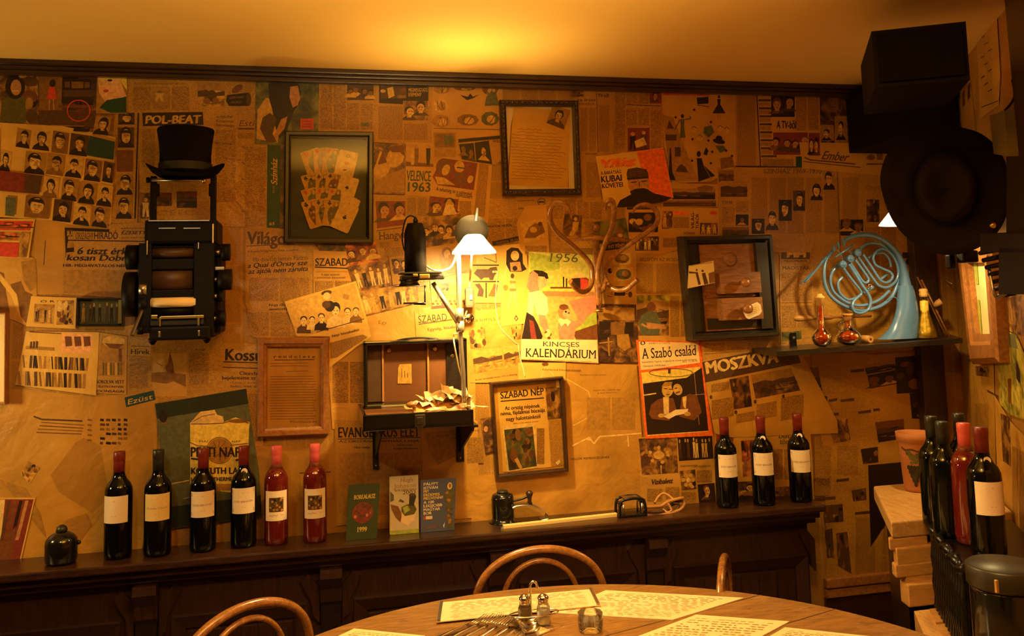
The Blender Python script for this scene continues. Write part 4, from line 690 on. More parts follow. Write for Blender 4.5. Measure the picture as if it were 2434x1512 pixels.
for (x, y, w, h, t) in ((1478, 615, 22, 14, 'mid'), (1482, 652, 23, 16, 'slate'), (1482, 692, 20, 12, 'light'), (1450, 644, 7, 8, 'ink'), (1450, 700, 12, 10, 'light')): d.rect(x-w, y-h, x+w, y+h, 'light'); d.ell(x, y, w*.8, h*.8, t); d.ell(x+4, y-2, w*.35, h*.45, 'tan'); d.line([(x-w*.6, y+h*.3), (x+w*.5, y+h*.6)], 1.5, 'ink')
d.rect(1460, 681, 1486, 703, 'ink'); d.ell(1498, 700, 5, 7, 'ink2'); d.finish('sheet of framed cartoons right of the coat hook stem')
d = sheet([(1418, 722), (1512, 724), (1520, 862), (1420, 862)], 'photo', 4); d.poly([(1420, 736), (1450, 726), (1508, 732), (1508, 762), (1424, 760)], 'tan'); d.rect(1424, 764, 1450, 784, 'ink'); d.rect(1452, 766, 1484, 796, 'mid'); d.rect(1486, 766, 1506, 800, 'ink'); d.poly([(1466, 796), (1494, 794), (1500, 826), (1484, 834), (1468, 822)], 'tan'); d.line([(1424, 816), (1456, 812)], 3, 'tan'); d.line([(1446, 802), (1448, 846)], 3, 'tan'); d.text('ESZTERGÁLYKY 7', 1438, 731, 5, 'ink', 58, 1, bold=.03); d.finish('dark photograph of a thatched farmhouse right of the calendar')
d = sheet([(1508, 594), (1640, 600), (1640, 704), (1512, 704)], 'news', 2); d.text('BELÉPŐM AZ IRODAL', 1521, 621, 8, 'ink2', 100, 0, 0, 0, True); d.cols(1512, 626, 1552, 698, 1); d.cols(1560, 626, 1622, 698, 1); d.finish('newspaper column headed BELÉPŐM AZ IRODAL')
d = sheet([(1510, 698), (1640, 700), (1640, 812), (1512, 812)], 'paper', 3); d.photo(P(1514, 702, 1590, 798), 'land', 'photo_mid', 3, 111, 'tan'); d.poly([(1514, 702), (1590, 702), (1590, 720), (1560, 714), (1514, 722)], 'foliage'); d.ell(1548, 730, 11, 12, 'brown'); d.poly([(1524, 750), (1540, 740), (1560, 742), (1572, 770), (1566, 796), (1524, 796), (1518, 770)], 'slate'); d.poly([(1536, 766), (1580, 772), (1580, 782), (1540, 782)], 'flesh_brown'); d.line([(1524, 770), (1540, 778)], 5, 'flesh_brown'); d.cols(1593, 704, 1640, 800, 2, 3); d.finish('photograph of a seated man in a cap playing guitar')
d = sheet([(1852, 560), (2000, 564), (1996, 830), (1856, 836)], 'news', 1); d.rect(1857, 593, 1925, 616, 'ink2'); d.text('MM', 1870, 612, 15, 'light', 46, 0, 0, .07, True); d.text('MILLIOMOSOK', 1864, 623, 5, 'ink2', 56, 0, 0, .03); d.text('ÉS', 1889, 631, 4, 'ink2', 8); d.text('MAOISTÁK', 1860, 641, 8, 'ink2', 66, 0, 0, .02); d.cols(1858, 648, 1930, 714, 2); d.line([(1855, 720), (1930, 719)], 2, 'mid'); d.cols(1858, 726, 1930, 780, 2); d.poly([(1858, 790), (1905, 786), (1905, 806), (1858, 812)], 'photo_green'); d.text('Labor', 1850, 818, 5, 'ink2', 18)
d.finish('clipping with a white MM on a dark box over the word MAOISTÁK')
# --- lower middle and right
d = sheet([(1512, 808), (1662, 812), (1695, 1036), (1534, 1043)], 'orange', 5); d.poly([(1518, 812), (1658, 815), (1664, 862), (1560, 876), (1523, 880)], 'gold'); d.poly([(1518, 812), (1658, 815), (1664, 862), (1560, 876), (1523, 880)], 'cream'); d.text('O', 1522, 820, 9, 'ink', 12, 0, 0, .04, True); d.text('BABITS-KÖNYV', 1543, 818, 4, 'brown', 50); d.text('A Szabó család', 1527, 853, 24, 'ink', 128, -4, 0, .01, True); d.text('folytatásos regény, megjelenik minden páros héten', 1526, 863, 4, 'ink2', 130, -3); d.text('Történik 1959-ben', 1528, 873, 4.5, 'ink2', 54, -3); d.text('Ára: 17,50 Ft', 1622, 862, 5, 'ink2', 36, -3)
d.poly([(1524, 886), (1664, 872), (1684, 1026), (1540, 1036)], 'gold'); d.poly([(1528, 912), (1632, 898), (1668, 874), (1684, 1024), (1539, 1034)], 'ink')
for k in range(16): a = k*math.pi/8; d.line([(1595+52*math.cos(a), 886+10*math.sin(a)-k*0), (1595+52*math.cos(a+.4), 886+10*math.sin(a+.4))], 1.5, 'ink2')
d.rect(1588, 876, 1594, 888, 'ink2'); d.line([(1650, 885), (1662, 1010)], 1.5, 'tan'); d.line([(1640, 940), (1680, 936)], 1.5, 'tan'); d.line([(1528, 940), (1560, 935)], 3, 'pale')
d.poly([(1542, 984), (1548, 962), (1566, 948), (1600, 946), (1610, 980), (1590, 1000), (1550, 996)], 'brown'); d.poly([(1576, 944), (1590, 942), (1590, 985), (1578, 985)], 'pale'); d.ell(1587, 926, 14, 18, 'light', 14, .15); d.poly([(1572, 920), (1580, 908), (1598, 908), (1600, 916)], 'tan'); d.line([(1578, 924), (1586, 924)], 2, 'ink'); d.line([(1590, 925), (1598, 926)], 2, 'ink'); d.line([(1584, 938), (1592, 938)], 2, 'ink')
d.poly([(1620, 944), (1640, 936), (1658, 944), (1668, 980), (1650, 1000), (1614, 990)], 'brown'); d.poly([(1622, 944), (1632, 942), (1630, 972), (1624, 966)], 'pale'); d.ell(1612, 918, 16, 16, 'ink'); d.ell(1611, 926, 11, 14, 'light', 14, -.3); d.line([(1604, 924), (1610, 922)], 2, 'ink'); d.line([(1606, 935), (1616, 931)], 2.5, 'ink'); d.poly([(1576, 990), (1606, 974), (1636, 972), (1634, 982), (1606, 988), (1590, 996)], 'cream'); d.ell(1572, 988, 8, 5, 'light'); d.ell(1634, 984, 8, 5, 'light')
d.finish('magazine cover reading A Szabó család with a smiling couple holding papers')
d = sheet([(1664, 812), (1850, 806), (1850, 846), (1670, 862)], 'news', 3); d.cols(1674, 816, 1722, 836, 1); d.cols(1728, 820, 1770, 834, 1); d.cols(1776, 816, 1845, 832, 1); d.line([(1674, 842), (1826, 830)], 2, 'mid'); d.rect(1664, 816, 1670, 856, 'orange'); d.finish('narrow strip of print under the drawer frame')
d = sheet([(1666, 858), (1822, 830), (1905, 838), (1990, 1000), (1992, 1030), (1740, 1040), (1698, 1030)], 'paper', 4); d.poly([(1664, 862), (1822, 829), (1892, 830), (1904, 862), (1674, 910)], 'ink2'); d.text('MOSZKVA', 1679, 889, 28, 'pale', 176, -9.5, 0, .05)
d.photo([(1734, 902), (1779, 893), (1788, 966), (1745, 974)], 'blob', 'photo', 3, 121, 'tan'); d.photo([(1785, 892), (1880, 875), (1902, 928), (1796, 948)], 'land', 'photo', 3, 122, 'tan'); d.cols(1690, 914, 1734, 935, 1, sl=-.18); d.cols(1692, 952, 1744, 1000, 1, sl=-.18); d.cols(1798, 962, 1846, 1000, 1, sl=-.18); d.cols(1856, 946, 1910, 1000, 1, sl=-.18); d.cols(1750, 985, 1794, 1008, 1, sl=-.18)
for x, y in ((1690, 944), (1749, 980), (1795, 955), (1862, 942)): d.ell(x, y, 3.5, 5, 'ink2', 8)
d.finish('tilted page with the big title MOSZKVA on a dark band')
d = sheet([(1516, 1040), (1696, 1028), (1704, 1215), (1524, 1215)], 'paper', 3); d.photo([(1518, 1043), (1608, 1036), (1612, 1124), (1526, 1130)], 'blob', 'photo_mid', 1, 131, 'tan')
for k in range(16): a = k*math.pi/8; d.ell(1566+22*math.cos(a), 1082+18*math.sin(a), 4.5, 4.5, ['light', 'ink2', 'tan'][k % 3], 7)
d.ell(1566, 1082, 13, 10, 'light'); d.line([(1571, 1106), (1572, 1126)], 3, 'light'); d.photo([(1610, 1036), (1692, 1028), (1696, 1090), (1614, 1096)], 'figs', 'ink', 8, 132, 'pale'); d.text('Vízibalett', 1547, 1152, 12, 'ink', 52, -4, .25, .03); d.cols(1538, 1162, 1574, 1192, 1); d.cols(1582, 1158, 1614, 1186, 1)
d.text('Csokonyavisontán', 1616, 1110, 4.5, 'ink2', 42, -3, .2); d.text('MŰVÉSZKEDŐK', 1650, 1112, 4.5, 'ink2', 40, -4); d.photo([(1615, 1120), (1652, 1116), (1655, 1162), (1620, 1166)], 'blob', 'photo_mid', 1, 133, 'light')
for k in range(6): a = k*math.pi/3; d.ell(1636+11*math.cos(a), 1141+13*math.sin(a), 5, 5, 'light', 9)
d.ell(1636, 1141, 5, 5, 'pale', 9); d.cols(1656, 1118, 1692, 1144, 1); d.cols(1620, 1170, 1654, 1200, 1); d.photo([(1658, 1152), (1698, 1148), (1702, 1198), (1662, 1200)], 'group', 'ink', 1, 134, 'light'); d.finish('page headed Vízibalett with photographs of water dancers')
d = sheet([(1694, 1032), (1745, 1024), (1762, 1195), (1702, 1200)], 'paper', 2); d.photo([(1696, 1004), (1744, 998), (1752, 1068), (1706, 1074)], 'blob', 'photo_red', 2, 141, 'tan'); d.finish('narrow reddish picture left of the first right-hand wine bottle')
d = sheet([(1742, 1030), (1926, 1012), (1936, 1188), (1758, 1196)], 'paper', 3); d.text('Ostorosenyi', 1760, 1034, 8, 'ink2', 46, -2, 0, .02, True); d.text('butaság', 1851, 1042, 13, 'olive', 62, 0, 0, .03); d.text('története', 1853, 1056, 13, 'olive', 62, 0, 0, .03); d.poly([(1744, 1006), (1920, 990), (1922, 1012), (1744, 1028)], 'photo_mid')
d.photo([(1761, 1048), (1790, 1046), (1794, 1130), (1766, 1134)], 'blob', 'photo_red', 2, 142, 'tan'); d.cols(1832, 1068, 1925, 1140, 3); d.photo([(1754, 1146), (1840, 1140), (1842, 1190), (1758, 1194)], 'group', 'photo_mid', 4, 143, 'tan'); d.photo([(1842, 1158), (1880, 1156), (1882, 1188), (1844, 1190)], 'blob', 'photo_mid', 2, 144, 'tan'); d.finish('page reading butaság története behind the three right-hand wine bottles')
d = sheet([(1340, 862), (1514, 868), (1526, 1042), (1528, 1215), (1120, 1240), (1128, 1130), (1352, 1120)], 'paper_tan', 2); d.text('Fényképezték az élet nyomán', 1378, 893, 4, 'ink2', 62); d.text('Negyven éves a könyvek napja', 1410, 930, 4.5, 'ink2', 66, -2); d.text('az útnak elindult élet', 1420, 936, 4, 'ink2', 46, -2); d.text('MILLÓK REMÉNYSÉGÉNEK', 1358, 1094, 5, 'ink2', 92, -3, bold=.02)
d.line([(1360, 1060), (1400, 1040), (1412, 1055), (1425, 1038), (1525, 1030)], 3.5, 'pale'); d.line([(1345, 900), (1398, 930), (1408, 960)], 1.6, 'pale'); d.line([(1362, 1012), (1412, 985)], 1.6, 'pale'); d.line([(1492, 1036), (1494, 1062)], 3, 'pale'); d.cols(1395, 945, 1510, 1020, 2, tone='tan'); d.poly([(1388, 1044), (1402, 1038), (1404, 1048)], 'pale')
d.finish('large blank crumpled sheet with torn white creases right of the lower frame')
d = sheet([(1232, 862), (1345, 862), (1345, 905), (1232, 912)], 'paper_light', 4); d.ell(1296, 866, 8, 5, 'brown'); d.line([(1296, 870), (1286, 898)], 2, 'pale'); d.line([(1298, 870), (1316, 892)], 2, 'pale'); d.text('Könyvbarátok Könyvheti üzenetei', 1290, 881, 5, 'ink2', 90, 1, bold=.01); d.finish('pale torn sheet just under the calendar')
d = sheet([(796, 998), (1002, 1004), (1004, 1235), (800, 1250)], 'news', 2); d.text('EVANGÉLIKUS ÉLET', 804, 1040, 24, 'ink', 194, -.5, 0, .03); d.line([(803, 1044), (1000, 1040)], 2, 'ink2'); d.text('AZ ORSZÁGOS EGYHÁZ LAPJA', 806, 1052, 5, 'ink', 190, -.5, bold=.02); d.text('Uton zenéje', 842, 1066, 6, 'ink', 38, 0, bold=.03); d.text('Húsvéti szavak', 944, 1060, 5, 'ink', 36, bold=.02); d.text('országos fényképészet', 934, 1068, 4.5, 'ink', 60, bold=.02); d.cols(806, 1076, 1000, 1225, 3, tone='tan'); d.finish('newspaper headed EVANGÉLIKUS ÉLET under the suitcase shelf')
d = sheet([(1002, 1010), (1135, 1000), (1140, 1230), (1006, 1240)], 'paper_tan', 1); d.poly([(1010, 1030), (1080, 1022), (1092, 1080), (1040, 1106), (1020, 1070)], 'tan'); d.text('Kínai nagyszabású', 1040, 1040, 5, 'ink2', 100, -9); d.cols(1110, 1040, 1150, 1100, 1); d.finish('wrinkled newspaper right under the suitcase')
d = sheet([(1142, 996), (1172, 990), (1176, 1072), (1154, 1078)], 'photo', 3); d.ell(1155, 1020, 5, 7, 'flesh_brown'); d.finish('small dark photograph peeking out left of the lower glazed frame')
d = sheet([(600, 1060), (800, 1060), (800, 1290), (620, 1300)], 'paper_dark', 1); d.line([(712, 1125), (786, 1122)], 3, 'ink2'); d.cols(716, 1132, 790, 1180, 1, tone='paper_tan'); d.finish('dull brown sheet behind the two rosé bottles')
# --- dim lower right pages
d = sheet([(1926, 840), (2060, 838), (2110, 1000), (2095, 1378), (1964, 1382), (1960, 1100)], 'news', 1); d.photo([(1896, 880), (1945, 872), (1954, 930), (1912, 938)], 'land', 'photo', 3, 151, 'brown'); d.photo(P(1922, 942, 1966, 988), 'group', 'ink', 1, 152, 'flesh_brown'); d.photo([(1968, 1000), (2014, 994), (2022, 1048), (1980, 1054)], 'blob', 'photo_mid', 2, 153, 'tan')
for (x, y, w) in ((1970, 950, 20), (1998, 950, 32), (1972, 984, 22), (2022, 880, 32), (2040, 978, 30), (2076, 972, 32), (1988, 1140, 30), (1932, 1184, 54), (2032, 1218, 36)): d.poly([(x, y), (x+w, y-4), (x+w, y+3), (x, y+6)], 'ink2')
d.cols(1936, 1060, 1975, 1180, 1); d.text('ATOMVIL', 1934, 1146, 9, 'ink2', 40, 0, 0, .03); d.text('TUNDÉR', 1942, 1154, 9, 'ink2', 30, 0, 0, .02); d.cols(1990, 1060, 2040, 1130, 1); d.photo([(2024, 1166), (2058, 1160), (2060, 1188), (2028, 1192)], 'blob', 'ink2', 2, 154, 'light'); d.photo([(1958, 1202), (2003, 1198), (2005, 1240), (1960, 1243)], 'blob', 'ink2', 2, 155, 'tan'); d.photo([(1962, 1260), (1978, 1256), (1983, 1325), (1966, 1326)], 'blob', 'ink2', 2, 156, 'mid')
d.photo([(1988, 1268), (2014, 1264), (2024, 1364), (1992, 1345)], 'blob', 'ink2', 3, 157, 'mid'); d.cols(2034, 1230, 2080, 1370, 1); d.finish('dim newspaper page right of the end of the wainscot')
d = sheet([(2050, 844), (2240, 830), (2240, 1160), (2076, 1160), (2100, 1000)], 'news', 2); d.photo([(2054, 868), (2124, 856), (2130, 878), (2060, 890)], 'land', 'ink', 2, 161, 'tan'); d.photo([(2062, 892), (2128, 880), (2134, 912), (2068, 924)], 'group', 'ink', 2, 162, 'brown'); d.photo([(2128, 850), (2236, 840), (2238, 930), (2132, 936)], 'blob', 'ink', 3, 163, 'brown'); d.poly([(2186, 842), (2214, 840), (2208, 866), (2188, 868)], 'flesh_brown')
d.photo([(2080, 1004), (2148, 996), (2150, 1042), (2088, 1052)], 'land', 'ink', 2, 164, 'brown'); d.photo([(2046, 1068), (2086, 1062), (2088, 1098), (2052, 1102)], 'blob', 'ink', 1, 165, 'ink2'); d.photo([(2162, 935), (2236, 928), (2238, 995), (2168, 995)], 'blob', 'ink', 2, 166, 'brown'); d.finish('patchwork of dark photographs behind the terracotta vase')
d = sheet([(2064, 1106), (2150, 1098), (2150, 1170), (2070, 1300)], 'ink', 3); d.finish('black sheet left of the terracotta vase')
# --- right wall papers
def rsheet(pts, tone, layer=1):
    d = D(layer, rmap); d.poly(pts, tone); return d
d = rsheet([(2298, -20), (2392, -20), (2420, 400), (2310, 330), (2302, 180)], 'paper', 1); d.line([(2330, 30), (2372, 10)], 2, 'ink2'); d.line([(2330, 50), (2370, 24)], 2, 'ink2'); d.finish('paper strip running down the right wall beside the loudspeaker')
d = rsheet([(2318, -20), (2366, -20), (2378, 180), (2374, 250), (2330, 282), (2324, 150)], 'paper_light', 3); d.photo([(2322, -10), (2342, -14), (2344, 12), (2326, 22)], 'blob', 'photo', 2, 171, 'tan')
for k in range(4): d.line([(2324, 46+k*5-0), (2362, 22+k*5)], 1.3, 'ink2')
for k in range(9): d.line([(2332+k % 3*8, 90+k*16), (2340+k % 3*9, 84+k*16)], 2.4, 'ink2')
d.line([(2333, 255), (2372, 240)], 2, 'ink2'); d.finish('long curling paper scroll with small drawings on the right wall')
d = rsheet([(2247, 300), (2306, 190), (2320, 300), (2306, 420), (2256, 420)], 'paper', 2)
for k in range(6): d.poly([(2300-k*13, 204+k*17), (2306-k*13, 196+k*17), (2306-k*12, 232+k*17), (2300-k*12, 240+k*17)], ['ink2', 'brown', 'light'][k % 3])
d.finish('book page pictures on the right wall above the felt hat')
d = rsheet([(2302, 860), (2362, 860), (2372, 1340), (2326, 1300)], 'news', 1); d.photo([(2318, 870), (2352, 872), (2350, 896), (2320, 893)], 'blob', 'photo_mid', 2, 172, 'tan'); d.poly([(2346, 926), (2372, 940), (2373, 945), (2347, 932)], 'ink2'); d.cols(2318, 960, 2350, 1050, 1); d.finish('yellow newspaper sheet on the right wall under the tall frame')
d = rsheet([(2368, 776), (2416, 796), (2434, 840), (2440, 1000), (2400, 985), (2376, 960)], 'foliage', 2); d.poly([(2372, 782), (2412, 798), (2420, 830), (2376, 820)], 'slate'); d.poly([(2414, 850), (2424, 880), (2426, 915), (2416, 900)], 'ink'); d.poly([(2395, 900), (2404, 900), (2404, 960), (2396, 956)], 'brown'); d.finish('green and yellow picture on the right wall near the edge of view')
d = rsheet([(2364, 940), (2400, 1000), (2440, 1040), (2440, 1400), (2376, 1340)], 'paper', 3); d.photo([(2378, 982), (2400, 992), (2404, 1110), (2384, 1096)], 'blob', 'photo', 3, 173, 'tan'); d.poly([(2384, 992), (2400, 1004), (2402, 1010), (2386, 1000)], 'ink2'); d.cols(2406, 1060, 2436, 1280, 2, 3, sl=.5); d.finish('newspaper on the right wall beside the nearest dark wine bottle')
d = rsheet([(2360, 716), (2436, 700), (2436, 800), (2368, 776)], 'photo_mid', 2); d.finish('brown pictures on the right wall under the black ribbed machine')
# ---------------------------------------------------------------- framed things on the wall
def framed(name, label, cat, q, fw, depth, mat, tilt=0, mp=None, back=.003, lip=.4):
    """q: outer corners TL TR BR BL; fw: bar width as a fraction of the width"""
    mpf = mp or wallmap; c = [mpf(p[0], p[1], depth) for p in q]; base = (c[2]+c[3])/2
    nrm = mpf(q[0][0], q[0][1], .1)-mpf(q[0][0], q[0][1], 0); nrm = Vector((0, -1, 0)) if mp is None else RN
    t = thing(name, label, cat, base); w = (c[1]-c[0]).length; h = (c[3]-c[0]).length; u, v = fw, fw*w/h
    def pt(a, b, off): return c[0]*(1-a)*(1-b)+c[1]*a*(1-b)+c[2]*a*b+c[3]*(1-a)*b-nrm*off
    for (a0, a1, b0, b1) in (((0, 0), (1, 0), (1-u, v), (u, v)), ((1, 0), (1, 1), (1-u, 1-v), (1-u, v)), ((1, 1), (0, 1), (u, 1-v), (1-u, 1-v)), ((0, 1), (0, 0), (u, v), (u, 1-v))):
        m = MB(); k = .35
        def L(p, r, f): return (p[0]*(1-f)+r[0]*f, p[1]*(1-f)+r[1]*f)
        prev = None; secs = []
        for f, o in ((0, depth-back), (0, depth*.25), (.18, 0), (.62, 0), (.75, depth*.2), (1, depth*.3), (1, depth-back)):
            pa = L(a0, b1, f); pb = L(a1, b0, f); secs.append((pt(*pa, o), pt(*pb, o)))
        n = len(secs); vs = [s_[0] for s_ in secs]+[s_[1] for s_ in secs]
        m.add(vs, [(i, (i+1) % n, (i+1) % n+n, i+n) for i in range(n)]+[list(range(n))[::-1], list(range(n, 2*n))]); m.build('frame_bar', mat, t)
    m = MB(); o1, o2 = depth*.7, depth-back
    m.hull8([pt(u*.6, v*.6, o1+.001), pt(1-u*.6, v*.6, o1+.001), pt(1-u*.6, 1-v*.6, o1+.001), pt(u*.6, 1-v*.6, o1+.001)]+[pt(u*.6, v*.6, o2), pt(1-u*.6, v*.6, o2), pt(1-u*.6, 1-v*.6, o2), pt(u*.6, 1-v*.6, o2)])
    t['_o'] = 0; del t['_o']
    return t, m, pt, (o1, u, v)
def inner(t, depth, o1, name, mp=None): # printing layer inside a frame, mapped from the photo's wall coordinates
    d = D(0, mp or wallmap, depth-o1+.0004); return d
def pane(t, pt, uv, o, name='glass_pane', mat='pane_glass'):
    u, v = uv; m = MB(); m.hull8([pt(u*.9, v*.9, o), pt(1-u*.9, v*.9, o), pt(1-u*.9, 1-v*.9, o), pt(u*.9, 1-v*.9, o)]+[pt(u*.9, v*.9, o+.0015), pt(1-u*.9, v*.9, o+.0015), pt(1-u*.9, 1-v*.9, o+.0015), pt(u*.9, 1-v*.9, o+.0015)])
    return m.build(name, mat, t)

# playing cards frame
q = [(677, 310), (888, 312), (887, 579), (674, 577)]; dpt = .03
t, m, pt, (o1, u, v) = framed('framed_playing_cards', 'dark frame on the wall holding a fan of playing cards on black', 'picture frame', q, .075, dpt, 'black_wood')
m.build('backing', TONE('darkgreen'), t)
def cpt(x, y): return (670+x/5.213, 300+y/5.213)
def card(d0, pts, name='playing_card'):
    pass
OFF = dpt-o1+.001; CARDK = [0]
def playing_card(tl, tr, br, bl, suit, court=True, back_=False, seed=0):
    CARDK[0] += 1; d = D(0, wallmap, OFF+CARDK[0]*.0005)
    c = [cpt(*p) for p in (tl, tr, br, bl)]; d.q = c
    r = .10; pts = []
    for (cx_, cy_, a0) in ((r, r*.62, 180), (1-r, r*.62, 270), (1-r, 1-r*.62, 0), (r, 1-r*.62, 90)):
        for k in range(5): a = math.radians(a0+k*22.5); pts.append((cx_+r*math.cos(a), cy_+r*.62*math.sin(a)))
    d.poly(pts, 'light' if court else 'pale')
    def pip(x, y, s, col):
        if suit == 'heart': d.poly([(x, y+s*.75), (x-s, y-s*.1), (x-s*.85, y-s*.6), (x-s*.4, y-s*.7), (x, y-s*.35), (x+s*.4, y-s*.7), (x+s*.85, y-s*.6), (x+s, y-s*.1)], col)
        elif suit == 'spade': d.poly([(x, y-s*.8), (x+s, y+s*.1), (x+s*.8, y+s*.45), (x+s*.15, y+s*.3), (x+s*.3, y+s*.8), (x-s*.3, y+s*.8), (x-s*.15, y+s*.3), (x-s*.8, y+s*.45), (x-s, y+s*.1)], col)
        elif suit == 'diamond': d.poly([(x, y-s*.8), (x+s*.9, y), (x, y+s*.8), (x-s*.9, y)], col)
        else:
            for a, b in ((0, -.4), (-.5, .15), (.5, .15)): d.ell(x+a*s, y+b*s, s*.46, s*.32, col, 10)
            d.poly([(x-s*.1, y), (x+s*.1, y), (x+s*.3, y+s*.75), (x-s*.3, y+s*.75)], col)
    col = 'red' if suit in ('heart', 'diamond') else 'ink'
    if court:
        rr = random.Random(seed)
        d.poly([(.34, .30), (.58, .22), (.62, .08), (.94, .06), (.96, .9), (.45, .93), (.3, .70), (.22, .5)], ['olive', 'brown', 'slate', 'olive'][seed % 4])
        for k in range(9): d.ell(rr.uniform(.4, .85), rr.uniform(.2, .85), .08, .05, rr.choice(['ink', 'light', 'flesh_brown', 'slate', 'brown', 'tan']), 8)
        d.ell(.76, .16, .12, .08, 'light'); d.ell(.3, .13, .2, .10, 'light'); pip(.28, .13, .13, col)
    else:
        pip(.5, .5, .11, col)
        if suit == 'heart': d.ell(.5, .2, .12, .08, 'ink2', 14); d.ell(.5, .2, .08, .055, 'tan', 12); d.poly([(.42, .74), (.6, .72), (.58, .78), (.44, .80)], 'ink2')
    o = d.build('playing_card', d.mats, t); return o
rows = [('heart', 320, [((222, 332), (450, 258)), ((385, 275), (565, 262)), ((540, 262), (705, 280))], 330, ((720, 285), (952, 335), (880, 640), (640, 590))),
        ('spade', 620, [((228, 620), (420, 575)), ((410, 590), (575, 572)), ((560, 575), (720, 590))], 310, ((735, 595), (962, 660), (880, 930), (655, 860))),
        ('diamond', 790, [((230, 795), (420, 755)), ((415, 765), (600, 758)), ((585, 765), (740, 780))], 300, ((765, 815), (978, 925), (900, 1130), (690, 1010))),
        ('club', 940, [((232, 945), (420, 895)), ((405, 900), (570, 895)), ((550, 900), (720, 925))], 330, ((745, 925), (962, 1015), (815, 1335), (595, 1240)))]
sd = 0
for suit, y, cs, ln, ace in rows:
    for k, (a, b) in enumerate(cs):
        sl = (.36, .05, -.12)[k] if True else 0
        playing_card(a, b, (b[0]+ln*sl*.9+ (10 if k else 0), b[1]+ln), (a[0]+ln*(.36, .06, -.16)[k], a[1]+ln*(1.02, 1.03, .99)[k]), suit, True, seed=sd); sd += 1
    playing_card(*ace, suit, False)
pane(t, pt, (u, v), .006)
# letter frame
q = [(1189, 236), (1376, 238), (1384, 462), (1198, 464)]; dpt = .028
t, m, pt, (o1, u, v) = framed('framed_letter', 'carved narrow frame with a handwritten letter and a small soldier portrait', 'picture frame', q, .075, dpt, 'frame_oak' if 0 else 'dark_wood')
m.build('backing', 'label_cream', t)
m = MB()
for k in range(16):
    for (a, b) in ((k/16+.03, .028), (k/16+.03, .972)): m.ball(pt(a, b, -.001), .0062, 8, (1.2, .5, .7))
for k in range(19):
    for (a, b) in ((.033, k/19+.03), (.967, k/19+.03)): m.ball(pt(a, b, -.001), .0062, 8, (.7, .5, 1.2))
m.build('carving', 'dark_wood', t)
d = inner(t, dpt, o1, 'x'); d.poly([(1222, 256), (1350, 266), (1352, 446), (1205, 438), (1214, 300)], 'tan'); d.poly([(1220, 254), (1356, 264), (1350, 446), (1208, 440)], 'paper_light')
rr = random.Random(5)
for k in range(17):
    y = 305+k*7.4; x = 1216+rr.uniform(-2, 3)+(14 if k < 2 else 0); pts = []; x1 = 1350-rr.uniform(0, 26)-(40 if k in (0, 16) else 0)
    while x < x1: pts.append((x, y+(x-1216)*.06+rr.uniform(-1.6, 1.6))); x += rr.uniform(2, 5)
    d.line(pts, .8, 'brown')
d.build('letter', d.mats, t)
d = D(0, wallmap, dpt-o1+.003); d.q = [(1314, 250), (1356, 262), (1341, 308), (1299, 292)]; d.portrait(d.q, 'tan', 'ink2', 'light', 'ink', 0, .22); d.build('small_photograph', d.mats, t); pane(t, pt, (u, v), .004)
# oak frame
q = [(612, 803), (783, 803), (782, 1034), (611, 1042)]; dpt = .03
t, m, pt, (o1, u, v) = framed('framed_decree', 'reddish oak frame with a typed decree headed rendelete', 'picture frame', q, .13, dpt, 'frame_oak')
m.build('backing', 'paper_dark', t)
d = inner(t, dpt, o1, 'x'); d.q = None; d.poly([(634, 822), (764, 822), (763, 1014), (634, 1020)], 'paper_tan'); d.text('A magyar kormány', 660, 829, 3.5, 'brown', 74); d.text('r e n d e l e t e', 651, 851, 7, 'ink2', 98, 0, 0, .02, True); d.line([(652, 856), (747, 855)], 2, 'ink2')
for k in range(22):
    if k not in (2, 4): d.line([(642 if k != 3 else 680, 864+k*6.3), (753-(rr.random()*8 if k > 4 else 20), 863+k*6.3)], 1.1, 'brown')
d.text('Budapest', 690, 1004, 3.5, 'ink2', 64); d.build('decree', d.mats, t); pane(t, pt, (u, v), .006)
# Szabad Nép frame
q = [(1166, 910), (1340, 895), (1353, 1122), (1180, 1139)]; dpt = .03
t, m, pt, (o1, u, v) = framed('framed_newspaper', 'tilted thin frame with a glazed SZABAD NÉP front page', 'picture frame', q, .045, dpt, 'dark_wood')
m.build('backing', 'paper_tan', t)
d = inner(t, dpt, o1, 'x'); d.poly([(1182, 922), (1298, 912), (1310, 1110), (1196, 1122)], 'paper_light'); d.poly([(1298, 912), (1332, 910), (1342, 1105), (1310, 1110)], 'news'); d.photo([(1296, 922), (1334, 918), (1340, 994), (1302, 998)], 'blob', 'photo_mid', 3, 201, 'tan')
d.text('SZABAD NÉP', 1190, 948, 16, 'ink', 104, -5.5, 0, .025); d.line([(1190, 954), (1293, 946)], 2.5, 'ink'); d.text('Az ország népének', 1200, 975, 9, 'ink', 84, -4.5, 0, .03); d.text('néma, fájdalmas búcsúja', 1190, 988, 9, 'ink', 106, -5, 0, .035); d.text('nagy halottainktól', 1203, 1001, 9, 'ink', 82, -5, 0, .03); d.text('Egész ország osztozik búcsúja', 1220, 1008, 3, 'ink2', 60, -5)
d.poly([(1194, 1014), (1272, 1006), (1282, 1112), (1204, 1122)], 'pale'); d.photo([(1198, 1022), (1266, 1014), (1276, 1108), (1210, 1119)], 'blob', 'photo_green', 5, 202, 'mid'); d.poly([(1222, 1092), (1230, 1088), (1242, 1112), (1236, 1116)], 'light')
d.cols(1276, 1018, 1294, 1104, 1); d.rect(1322, 903, 1334, 921, 'cream'); d.poly([(1320, 1100), (1330, 1092), (1332, 1098), (1326, 1106)], 'cream'); d.build('front_page', d.mats, t); pane(t, pt, (u, v), .004)
